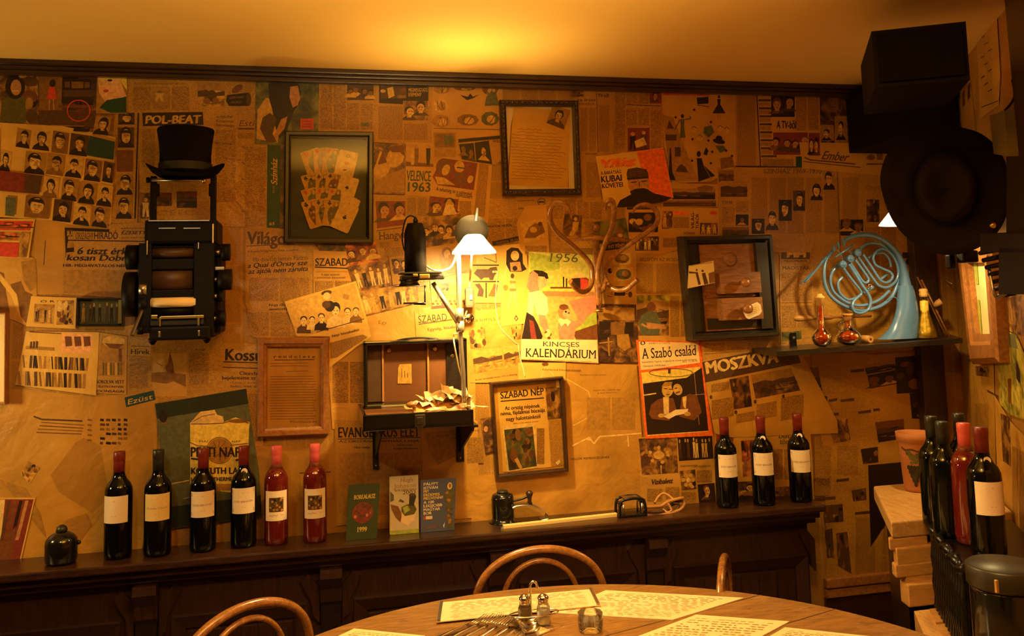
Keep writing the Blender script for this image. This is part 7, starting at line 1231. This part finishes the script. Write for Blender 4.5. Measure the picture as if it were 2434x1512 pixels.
for k in range(n):
    th = 2*math.pi*k/n; c_, s_ = math.cos(th), math.sin(th); pin = 1-.22*max(0, -s_)**2*abs(c_)
    for j, (f, dz) in enumerate(((1, 0), (.97, .02), (.93, .05), (.88, .075), (.80, .090), (.66, .092), (.45, .080), (.2, .070), (0.001, .068))):
        vs.append(hc+hx*((68*c_*f*(pin if j > 2 else 1)+6)*sc_)+hy*((84*s_*f+8)*sc_)+vd*(dz-.012*(max(0, -s_)) if j > 2 else dz))
m.add(vs, [(k*NR+j, k*NR+j+1, ((k+1) % n)*NR+j+1, ((k+1) % n)*NR+j) for k in range(n) for j in range(NR-1)], True); m.build('crown', 'hat_felt', t)
m = MB(); vs = []
for k in range(n):
    th = 2*math.pi*k/n
    for f, dz in ((1.02, .003), (.985, .026)): vs.append(hc+hx*((68*math.cos(th)*f+6)*sc_)+hy*((84*math.sin(th)*f+8)*sc_)+vd*dz)
m.add(vs, [(k*2, k*2+1, ((k+1) % n)*2+1, ((k+1) % n)*2) for k in range(n)], True); m.build('hat_band', 'hat_band', t)
# lamp behind the hat
lc = LAMP2-Vector((0, 0, .012)); t = thing('wall_lamp', 'small bright cone lamp mostly hidden behind the felt hat', 'lamp', lc)
m = MB(); m.lathe([(.085, 0), (.083, .004), (.045, .050), (.030, .066), (.028, .064), (.043, .046), (.08, .002)], lc, n=40, capa=False, capb=False); m.build('glass_shade', 'glass_shade', t)
m = MB(); m.tube([lc+Vector((0, 0, .066)), lc+Vector((.03, .0, .11)), rwp(2290, 440, .01)], .005, 10); m.build('lamp_arm', 'black_metal', t)
# black ribbed machine under the hat
t = thing('ribbed_machine', 'black ribbed mechanical box hanging on the right wall under the felt hat', 'machine', rwp(2400, 700, .1))
def rb_(x0, y0, x1, y1, o, th, nm, mt, par=None, dy=0):
    a, b, c2, d2 = [rwp(x, y, o) for x, y in ((x0, y0), (x1, y0+dy), (x1, y1+dy), (x0, y1))]; m = MB(); m.hull8([a, b, c2, d2]+[v-RN*th for v in (a, b, c2, d2)]); return m.build(nm, mt, par or t)
rb_(2392, 372, 2450, 700, .13, .10, 'upper_case', 'machine_black'); rb_(2330, 555, 2450, 600, .15, .13, 'shoulder', 'machine_black'); rb_(2374, 590, 2450, 700, .15, .13, 'body', 'machine_black')
for k in range(7):
    a = dp(2330+k*7.5, 602+k*17, 2.30); b = dp(2366+k*7.5, 594+k*17, 2.24); m = MB(); m.tube([a, b], [.006, .007], 10, 1); m.build('rib', 'machine_black', t)
m = MB(); a = dp(2372, 708, 2.28); b = dp(2402, 690, 2.2); m.tube([dp(2352, 640, 2.3), dp(2362, 690, 2.28), a, b], .004, 10); m.build('rim_wire', 'dull_steel', t)
m = MB(); m.box(dp(2300, 610, 2.5), (.05, .03, .035), bev=.006); m.box(dp(2260, 622, 2.52), (.02, .02, .04), bev=.004); m.build('hook_block', 'machine_black', t)
m = MB(); m.ball(dp(2360, 535, 2.4), .010, 12); m.ball(dp(2434, 506, 2.2), .010, 12); m.build('brass_knob', 'brass', t)
# tall frame on the right wall
q = [(2278, 615), (2338, 600), (2362, 858), (2302, 862)]
a, b, c2, d2 = [rwp(x, y, .02) for x, y in ((2296, 612), (2336, 618), (2362, 862), (2310, 862))]
t, m, pt, (o1, u, v) = framed('framed_wall_notice', 'tall narrow wooden frame with striped pale text on the right wall', 'picture frame', [(2268, 560), (2346, 555), (2366, 862), (2304, 866)], .2, .04, 'frame_oak', mp=rmap)
m.build('backing', 'cream', t)
d = D(0, rmap, .04-o1+.0006)
for k in range(3):
    for (ya, yb) in ((620, 676), (712, 800)): d.poly([(2298+k*9+(ya-620)*.07, ya), (2304+k*9+(ya-620)*.07, ya), (2304+k*9+(yb-620)*.07, yb), (2298+k*9+(yb-620)*.07, yb)], 'lime' if k else 'light')
d.build('printed_card', d.mats, t)
m = MB(); m.tube([rwp(2232, 640, .03), rwp(2240, 655, .03), rwp(2250, 668, .03), rwp(2262, 674, .03)], .0018, 8); o = m.build('loose_wire', 'cord_white'); tag(o, 'thin pale loose wire end hanging by the tall frame', 'wire')
# ---------------------------------------------------------------- sideboard, pale wooden stack, crate and bottles at the right
BZ = .87
def wallx(y, gap=.012):      # x of the right wall at depth y
    p = CORN+RD*((y-CORN.y)/RD.y); return p.x-gap/abs(RN.x)*1.0-.0
A0, B0 = Vector((1.517, 2.173, 0)), Vector((1.744, 2.576, 0))
def slabpoly(pts, z0, z1): m = MB(); m.prism([Vector((p[0], p[1], z0)) for p in pts], (0, 0, z1-z0)); return m
o = slabpoly([(1.575, 2.20), (wallx(2.20), 2.20), (wallx(2.55), 2.55), (1.765, 2.55)], .002, BZ-.046).build('black_sideboard', 'black_wood'); tag(o, 'black sideboard cabinet in the dark corner under the pale wooden top', 'sideboard')
m = slabpoly([(A0.x, A0.y), (wallx(2.173), 2.173), (wallx(2.576), 2.576), (B0.x, B0.y)], BZ-.045, BZ)
o = m.build('pale_wooden_board', 'pale_wood'); bv = o.modifiers.new('b', 'BEVEL'); bv.width = .006; bv.segments = 3; tag(o, 'thick pale wooden board top under the terracotta vase', 'board')
GB = 'pale wooden blocks stacked under the thick board'
for (x0, y0, x1, y1, xo, lab) in ((2113, 1281, 2198, 1302, 0, 'rounded pale wooden block directly under the thick board'), (2130, 1304, 2232, 1343, -.01, 'upper half of the reddish wooden block pair under the thick board'), (2128, 1344, 2232, 1365, -.012, 'lower thin reddish wooden block in the stack below the board'),
    (2152, 1368, 2240, 1389, -.01, 'thin pale wooden block in the middle of the corner stack'), (2158, 1391, 2250, 1436, -.03, 'lowest pale wooden block standing on the slatted bench')):
    a = yp(x0, y0, 2.175+xo); b = yp(x1, y1, 2.175+xo); X1 = max(b.x, a.x+.12); m = MB()
    m.hull8([Vector((a.x, 2.175+xo, b.z)), Vector((X1, 2.175+xo, b.z)), Vector((X1+.006, 2.197, b.z)), Vector((a.x+.012, 2.197, b.z)), Vector((a.x, 2.175+xo, a.z)), Vector((X1, 2.175+xo, a.z)), Vector((X1+.006, 2.197, a.z)), Vector((a.x+.012, 2.197, a.z))])
    o = m.build('wooden_block', 'pale_wood_end'); bv = o.modifiers.new('b', 'BEVEL'); bv.width = .005; bv.segments = 3; tag(o, lab, 'wooden block', GB)
bz = .655
t = thing('slatted_bench', 'pale wooden bench with a slatted side in the lower right corner', 'bench', (1.6, 1.9, 0))
n0, n1 = zp(2172, 1447, bz), zp(2172, 1447, bz)-RD*.70
slabpoly([(n0.x, n0.y), (wallx(n0.y), n0.y), (wallx(n1.y), n1.y), (n1.x, n1.y)], bz-.03, bz-.006).build('bench_top', 'pale_wood', t)
for k, (f0, f1) in enumerate(((0, .16), (.22, .95))):
    q0, q1 = n0-RD*(.70*f0+.012), n0-RD*(.70*f1); slabpoly([(q0.x+.045, q0.y), (q0.x+.33, q0.y), (q1.x+.33, q1.y), (q1.x+.045, q1.y)], bz-.006, bz-.0008).build('inset_panel', 'pale_wood_end', t)
for k in range(24):
    q0 = n0-RD*(.70*k/24+.004); q1 = n0-RD*(.70*(k+1)/24); slabpoly([(q0.x, q0.y), (q0.x+.012, q0.y), (q1.x+.012, q1.y), (q1.x, q1.y)], .03, bz-.031).build('side_slat', 'pale_wood', t)
slabpoly([(n0.x+.013, n0.y-.01), (n0.x+.30, n0.y-.01), (n1.x+.30, n1.y), (n1.x+.013, n1.y)], .0015, bz-.031).build('bench_body', 'dark_wood', t)
# black woven bottle crate
c0, c1 = Vector((1.606, 2.125, 0)), Vector((1.435, 1.80, 0))
t = thing('woven_crate', 'black glossy woven crate carrying the row of bottles on the right', 'crate', ((c0.x+c1.x)/2+.1, 1.95, bz))
slabpoly([(c0.x+.004, c0.y), (wallx(c0.y, .03), c0.y), (wallx(c1.y, .03), c1.y), (c1.x+.004, c1.y)], bz, BZ-.008).build('body', 'wicker', t)
Lc = (c1-c0).length
for k in range(13):
    q = c0+(c1-c0)*((k+.5)/13); m = MB(); m.tube([Vector((q.x+(.0015 if j % 2 else -.003), q.y, bz+.004+(BZ-bz-.02)*j/6)) for j in range(7)], .0085, 8, 2); m.build('side_rib', 'wicker', t)
for k in range(6):
    q = Vector((c1.x+.02+k*.045, c1.y-.004, 0)); m = MB(); m.tube([Vector((q.x, q.y+(.0015 if j % 2 else -.003), bz+.004+(BZ-bz-.02)*j/6)) for j in range(7)], .0085, 8, 2); m.build('front_rib', 'wicker', t)
m = MB(); m.tube([c0+(c1-c0)*(j/16)+Vector((.004*(-1)**j, 0, BZ-.012+.004*(-1)**(j//2))) for j in range(17)], [.009+.003*(j % 2) for j in range(17)], 10, 3); m.build('rim', 'wicker', t)
GR = 'bottles standing in the crate on the right'
def rb(name, desc, px, py, h, **kw): p = zp(px, py-4, BZ); p.z = BZ-.0075; return bottle(name, desc, p, kw.pop('rz', 0), GR, h, **kw)
rb('wine_bottle', 'leftmost slim green bottle in the right-hand row', 2229, 1246, .288, glass='bottle_green', cap='capsule_black', label=None)
rb('wine_bottle', 'dark green bottle just right of the leftmost slim one in the crate', 2256, 1270, .288, glass='bottle_green', cap='capsule_black', label=None)
rb('wine_bottle', 'green bottle behind the rosé bottle in the crate', 2296, 1242, .292, glass='bottle_green', cap='capsule_black', label=None)
rb('wine_bottle', 'short dark bottle in front of the green bottles in the crate', 2243, 1268, .21, glass='bottle_green', cap='capsule_black', label=None) if 0 else None
rb('rose_wine_bottle', 'rosé bottle with pink capsule in the crate on the right', 2309, 1287, .293, glass='rose_wine', cap='capsule_pink', label=None, rose=True)
rb('wine_bottle', 'nearest dark bottle with red capsule and white label, close to the right wall', 2352, 1320, .300, glass='bottle_dark', cap='capsule_red', label='label_cream', medal=True, rz=-.25)
# terracotta vase
p = zp(2184, 1166, BZ); p.z = BZ; t = thing('terracotta_vase', 'tall terracotta vase painted with dark grapes on the pale board', 'vase', p)
hv = .178; m = MB(); m.lathe([(.040, .001), (.042, .01), (.050, hv*.8), (.051, hv*.84), (.056, hv*.86), (.058, hv), (.053, hv), (.047, hv*.85), (.038, .02)], p, n=36, capb=True); m.build('body', 'terracotta', t)
fa = math.atan2(-p.y, -p.x)
def vm(x, y, off): a = fa+(x-.5)*1.9; r = .0430+(.0505-.042)*(1-y)*.95+off+.0006; return p+Vector((r*math.cos(a), r*math.sin(a), hv*.82*(1-y)+.006))
d = D(0, vm, 0); pts = [(0, .12), (.15, .17), (.35, .14), (.55, .18), (.75, .15), (.98, .08)]; d.line(pts, .04, 'ink2')
for x, y, w in ((.25, .22, .10), (.36, .30, .12), (.55, .27, .11), (.70, .25, .09), (.45, .38, .10), (.33, .42, .06)): d.ell(x, y, w, w*.6, 'olive', 8)
for j in range(5):
    for i in range(5-j): d.ell(.42+(i-(4-j)/2)*.10+.04*(j % 2)*0, .52+j*.085, .062, .052, 'ink' if (i+j) % 3 else 'darkgreen', 10)
d.line([(.8, .18), (.86, .4), (.78, .6)], .02, 'ink2'); d.ell(.82, .5, .05, .05, 'brown', 8); d.build('grape_painting', d.mats, t)
# black lidded jar in front
jc = dp(2386, 1340, 1.78); jz = jc.z; t = thing('black_lidded_jar', 'big black enamel jar with a dull green lid in the bottom right corner', 'jar', (jc.x, jc.y, bz))
m = MB(); r_ = .071; m.lathe([(.060, bz+.002), (.064, bz+.01), (.066, jz-.05), (.062, jz-.04)], (jc.x, jc.y, 0), n=40); m.build('body', 'black_enamel', t)
m = MB(); m.lathe([(r_-.003, jz-.042), (r_, jz-.038), (r_, jz-.004), (r_-.004, jz), (0, jz+.001)], (jc.x, jc.y, 0), n=40); m.build('lid', 'lid_green', t)
m = MB(); f_ = (CAM-jc); f_.z = 0; f_.normalize(); m.box(Vector((jc.x, jc.y, jz-.022))+f_*r_*.99+Vector((-.02, 0, 0)), (.006, .006, .024), bev=.001); m.build('clasp', 'brass', t)
m = MB(); m.tube([rwp(2390, 1245, .02), rwp(2402, 1262, .02), rwp(2420, 1272, .02), rwp(2450, 1278, .02)], .005, 10); o = m.build('white_cable', 'cord_white'); tag(o, 'white cable looping along the right wall behind the nearest bottle', 'cable')

# ---------------------------------------------------------------- chairs
TC_ = Vector((.511, 1.481, 0)); TR = .831; TZ = .75
def make_chair(label):
    t = thing('bentwood_chair', label, 'chair', (0, 0, 0), 'bentwood chairs around the round table')
    def arch(w, top, z0, n=14): return [Vector((w*math.cos(math.pi*k/n), .0+.0, z0+(top-z0)*math.sin(math.pi*k/n)**.8)) for k in range(n+1)]
    m = MB(); m.tube([Vector((.165, -.02, .44)), Vector((.172, -.01, .56))]+arch(.176, .826, .68)+[Vector((-.172, -.01, .56)), Vector((-.165, -.02, .44))], .0105, 14, 3); m.build('back_hoop', 'bent_wood', t)
    m = MB(); m.tube([Vector((.085, -.03, .44)), Vector((.10, -.015, .56))]+arch(.106, .796, .66)+[Vector((-.10, -.015, .56)), Vector((-.085, -.03, .44))], .0075, 12, 3); m.build('inner_hoop', 'bent_wood', t)
    m = MB(); m.lathe([(.175, .425), (.195, .43), (.195, .446), (.185, .452), (.12, .449), (0, .448)], (0, -.20, 0), n=36); m.build('seat', 'bent_wood', t)
    for sx in (-1, 1):
        m = MB(); m.tube([Vector((sx*.165, -.025, .43)), Vector((sx*.175, .005, .2)), Vector((sx*.185, .03, 0.003))], .013, 12, 3); m.build('leg', 'bent_wood', t)
        m = MB(); m.tube([Vector((sx*.13, -.34, .43)), Vector((sx*.15, -.37, .2)), Vector((sx*.155, -.39, 0.003))], .013, 12, 3); m.build('leg', 'bent_wood', t)
    m = MB(); m.tube([Vector((.13*math.cos(a), -.2+.13*math.sin(a), .25)) for a in [k*math.pi/8 for k in range(16)]], .007, 10, 1, True); m.build('stretcher_ring', 'bent_wood', t)
    return t
ch = make_chair('bentwood chair at the back of the round table, centred under the lower glazed frame')
ch.location = (.588, 2.37, 0); ch.rotation_euler = (0, 0, -.03)
dup(ch, (-.150, 2.14, 0), math.radians(38), 'bentwood chair left of the table, its arched back cut off at the bottom')
dup(ch, (1.06, 2.25, 0), math.radians(60), 'bentwood chair right of the table, seen edge on in the dark', .955)
# ---------------------------------------------------------------- round table
t = thing('round_table', 'large round brown wooden dining table in the foreground', 'table', (TC_.x, TC_.y, 0))
m = MB(); m.lathe([(TR-.02, TZ-.03), (TR, TZ-.026), (TR+.0015, TZ-.012), (TR-.001, TZ-.003), (TR-.006, TZ)], (TC_.x, TC_.y, 0), n=160, capb=True); tt = m.build('table_top', 'table_wood', t)
s0, s1 = zp(1813, 1413, TZ), zp(1590, 1472, TZ); s2, s3 = zp(1997, 1445, TZ), zp(1770, 1512, TZ)
for a, b in ((s0, s1), (s2, s3)):
    dr = (b-a); dr.z = 0; dr.normalize(); nn = Vector((-dr.y, dr.x, 0)); c = TC_+nn*((a-TC_).dot(nn)); hl = math.sqrt(TR**2-((a-TC_).dot(nn))**2)-.004
    p_, q_ = c-dr*hl, c+dr*hl; m = MB(); m.hull8([Vector((v.x, v.y, TZ-.002))+nn*k for v, k in ((p_, -.0018), (q_, -.0018), (q_, .0018), (p_, .0018))]+[Vector((v.x, v.y, TZ+.0003))+nn*k for v, k in ((p_, -.0018), (q_, -.0018), (q_, .0018), (p_, .0018))]); m.build('leaf_seam', 'leather_dark', tt)
m = MB(); m.lathe([(.24, .002), (.25, .02), (.10, .05), (.05, .12), (.045, .4), (.06, .55), (.05, .68), (.16, .719)], (TC_.x, TC_.y, 0), n=32); m.build('pedestal', 'dark_wood', t)
# menus
def menu(label, q, strips=False, sd=1, z=.0):
    P_ = [zp(x, y, TZ+.0025+z) for x, y in q]; base = sum(P_, Vector())/4; base.z = TZ
    t = thing('menu_sheet', label, 'menu', base, 'menu sheets lying on the round table')
    m = MB(); m.hull8([p-Vector((0, 0, .0022)) for p in P_]+P_); m.build('sheet', 'menu_paper', t); r = random.Random(sd)
    d = D(0, lambda a, b, o: P_[0]*(1-a)*(1-b)+P_[1]*a*(1-b)+P_[2]*a*b+P_[3]*(1-a)*b+Vector((0, 0, o)), .0002)
    y = .10
    while y < .92:
        x = .07+(r.random()*.05)
        while x < .90:
            w = r.uniform(.02, .07); d.line([(x, y), (min(x+w, .93), y)], .012, 'tan'); x += w+r.uniform(.01, .03)+(.12 if r.random() < .08 else 0)
        y += .062
    for k in range(9): x = .1+k*.085; d.line([(x, .955), (x+.05, .955)], .014, 'mid')
    d.build('printed_lines', d.mats, t)
    if strips:
        for u in (.012, .985):
            d2 = [P_[0]*(1-a)*(1-b)+P_[1]*a*(1-b)+P_[2]*a*b+P_[3]*(1-a)*b for a, b in ((u-.01, 0), (u+.01, 0), (u+.01, 1), (u-.01, 1))]; m = MB(); m.hull8([p+Vector((0, 0, .0003)) for p in d2]+[p+Vector((0, 0, .0035)) for p in d2]); m.build('edge_clip', 'dull_steel', t)
    return t
menu('long menu sheet with clipped ends behind the salt and pepper shakers', [(1045, 1432), (1409, 1400), (1428, 1438), (1038, 1478)], True, 1, .004)
menu('menu sheet right of the shakers, tucked under the clipped one', [(1440, 1403), (1768, 1421), (1598, 1473), (1312, 1456)], False, 2)
menu('menu sheet between the two table seams, right of the small glass', [(1655, 1461), (1876, 1477), (1720, 1560), (1440, 1540)], False, 3)
menu('menu sheet at the bottom left edge of the table', [(842, 1494), (1010, 1511), (1000, 1570), (700, 1560)], False, 4)
menu('menu sheet beyond the second seam at the bottom right of the table', [(1866, 1491), (2085, 1514), (2000, 1570), (1760, 1552)], False, 5)
# shakers
hp = zp(1270, 1488, TZ); t = thing('cruet_stand', 'wire cruet stand with a looped handle between the shakers', 'cruet stand', hp)
m = MB(); e = Vector((1, -.12, 0)).normalized(); m.box(hp+Vector((0, 0, .002)), (.084, .034, .003), Matrix.Rotation(-.12, 3, 'Z'), bev=.0012); m.build('base_plate', 'steel', t)
m = MB(); hb_ = Vector((hp.x-.003, hp.y+.003, TZ)); m.tube([hb_+Vector((-.004, 0, .004)), hb_+Vector((-.004, 0, .06)), hb_+Vector((-.004, 0, .088)), hb_+Vector((.003, 0, .097)), hb_+Vector((.012, 0, .092)), hb_+Vector((.013, 0, .080))], [.003, .003, .003, .003, .003, .0038], 12, 4); m.build('handle', 'steel', t)
m = MB(); m.tube([hp+Vector((.058*math.cos(a), .024*math.sin(a), .028)) for a in [k*math.pi/12 for k in range(24)]], .0016, 8, 1, True); m.build('wire_ring', 'steel', t)
for nm, lab, pz, fill, cat in (('pepper_shaker', 'glass shaker filled with brown pepper, left in the cruet stand', hp-e*.021, 'pepper', 'shaker'), ('salt_shaker', 'glass shaker with white salt, right in the cruet stand', hp+e*.021-Vector((0, .004, 0)), 'salt', 'shaker')):
    b = Vector((pz.x, pz.y, TZ+.0042)); t = thing(nm, lab, cat, b, 'salt and pepper shakers')
    m = MB(); m.lathe([(.0145, 0), (.016, .003), (.016, .036), (.013, .043), (.0115, .047), (.0115, .049)], b, n=12); m.build('glass', 'clear_glass', t)
    m = MB(); m.lathe([(.0140, .003), (.0145, .005), (.0145, .033 if nm[0] == 's' else .038)], b, n=16); m.build('contents', fill, t)
    m = MB(); m.lathe([(.0128, .046), (.0132, .050), (.0124, .052), (.0132, .055), (.0122, .060), (.0075, .0655), (0, .067)], b, n=28); m.build('cap', 'steel', t)
# small thick glass
g = zp(1404, 1500, TZ); g.z = TZ+.0004; t = thing('tealight_glass', 'small thick clear glass candle holder on the table', 'candle glass', g)
m = MB(); m.lathe([(.024, 0), (.0275, .003), (.0285, .012), (.0285, .040), (.0272, .0415), (.0225, .040), (.0215, .014), (0, .012)], g, n=10); m.build('glass', 'clear_glass', t)
m = MB(); m.lathe([(.0195, .0135), (.0195, .026)], g, n=28); m.build('tealight', 'porcelain', t)
# napkin and cutlery
def tz(px, py, z=0): return zp(px, py, TZ+z)
m = MB(); q = [tz(1215, 1488, .001), tz(1262, 1484, .001), tz(1308, 1500, .001), tz(1235, 1530, .001)]; m.hull8(q+[p+Vector((0, 0, .0025)) for p in q]); o = m.build('paper_napkin', 'cream'); tag(o, 'folded pale napkin under the cutlery heads', 'napkin')
def cutlery(kind, label, tip, tail, z, group):
    a = tz(*tip, z); b = tz(*tail, z); a.z = TZ+z; b.z = TZ+z*.6; dr = (a-b); L = dr.length; dr.normalize(); L = .19; b = a-dr*L; b.z = max(b.z, TZ+.0035); sd = Vector((-dr.y, dr.x, 0)).normalized(); up = dr.cross(sd); up = up if up.z > 0 else -up
    t = thing(kind, label, kind, (b+a)/2, group)
    def sec(p, w, h): return [p+sd*w+up*0, p+sd*w*.6+up*h, p-sd*w*.6+up*h, p-sd*w, p-sd*w*.6-up*h*.6, p+sd*w*.6-up*h*.6]
    ws = [(0, .0035, .0015), (.012, .0085, .0018), (.05, .0070, .0018), (.085, .0042, .0022), (.115, .0030, .0024), (.130, .0035, .0020)]
    vs = []; 
    for h_, w, th in ws: vs += sec(b+dr*h_, w, th)
    m = MB(); m.add(vs, [(i*6+j, i*6+(j+1) % 6, (i+1)*6+(j+1) % 6, (i+1)*6+j) for i in range(len(ws)-1) for j in range(6)]+[list(range(6))[::-1], [len(vs)-6+j for j in range(6)]], True); m.build('handle', 'steel', t)
    if kind == 'spoon':
        m = MB(); nu, nv = 14, 8; vs = []
        for side in (1, 0):
            for i in range(nu+1):
                for j in range(nv+1):
                    u = i/nu; x_ = .128+u*.060; w = .0205*math.sin(math.pi*min(1, u*.98+.02))**.6*(1-.12*u); v = j/nv*2-1; dep = -.009*math.sin(math.pi*u)**.7*(1-v*v)
                    vs.append(b+dr*x_+sd*(w*v)+up*(dep+.0022+(.0011 if side else 0)))
        q_ = (nu+1)*(nv+1); fs = [(i*(nv+1)+j, i*(nv+1)+j+1, (i+1)*(nv+1)+j+1, (i+1)*(nv+1)+j) for i in range(nu) for j in range(nv)]
        m.add(vs, fs+[tuple(q_+k for k in f)[::-1] for f in fs], True); m.build('bowl', 'steel', t)
    else:
        m = MB(); vs = []
        for h_, w, o_ in ((.128, .0038, .0005), (.136, .0085, -.0015), (.145, .0115, -.003), (.152, .012, -.003)):
            for s_ in (1, -1): vs += [b+dr*h_+sd*w*s_+up*(o_+.0012), b+dr*h_+sd*w*s_+up*o_]
        m.add(vs, [(4*i, 4*i+2, 4*i+6, 4*i+4) for i in range(3)]+[(4*i+1, 4*i+5, 4*i+7, 4*i+3) for i in range(3)]+[(4*i, 4*i+4, 4*i+5, 4*i+1) for i in range(3)]+[(4*i+2, 4*i+3, 4*i+7, 4*i+6) for i in range(3)]+[(0, 1, 3, 2), (12, 14, 15, 13)], False); hd_ = m.build('head', 'steel', t)
        for k in range(4): m = MB(); o_ = (-1.5+k)*.0066; m.tube([b+dr*.150+sd*o_-up*.0025, b+dr*.170+sd*o_*.98-up*.001, b+dr*.190+sd*o_*.9+up*.004], [.0016, .0014, .0008], 8, 2); m.build('tine', 'steel', hd_)
    return t
GF, GP = 'forks in the cutlery bundle', 'spoons in the cutlery bundle'
for k, (tip, tail) in enumerate((((1158, 1466), (1040, 1512)), ((1180, 1464), (1060, 1516)), ((1200, 1466), (1082, 1520)), ((1218, 1468), (1110, 1525)))):
    cutlery('fork', ['steel fork at the far left of the cutlery bundle', 'second steel fork from the left in the bundle', 'third steel fork from the left in the bundle', 'steel fork lying next to the spoons'][k], tip, tail, .008+.003*k, GF)
for k, (tip, tail) in enumerate((((1248, 1470), (1130, 1535)), ((1262, 1472), (1145, 1545)), ((1272, 1474), (1165, 1555)), ((1276, 1482), (1185, 1565)))):
    cutlery('spoon', ['steel spoon nearest the forks in the bundle', 'steel spoon second from the forks', 'steel spoon third from the forks, bright bowl', 'steel spoon at the right end of the cutlery bundle'][k], tip, tail, .012+.0045*k, GP)
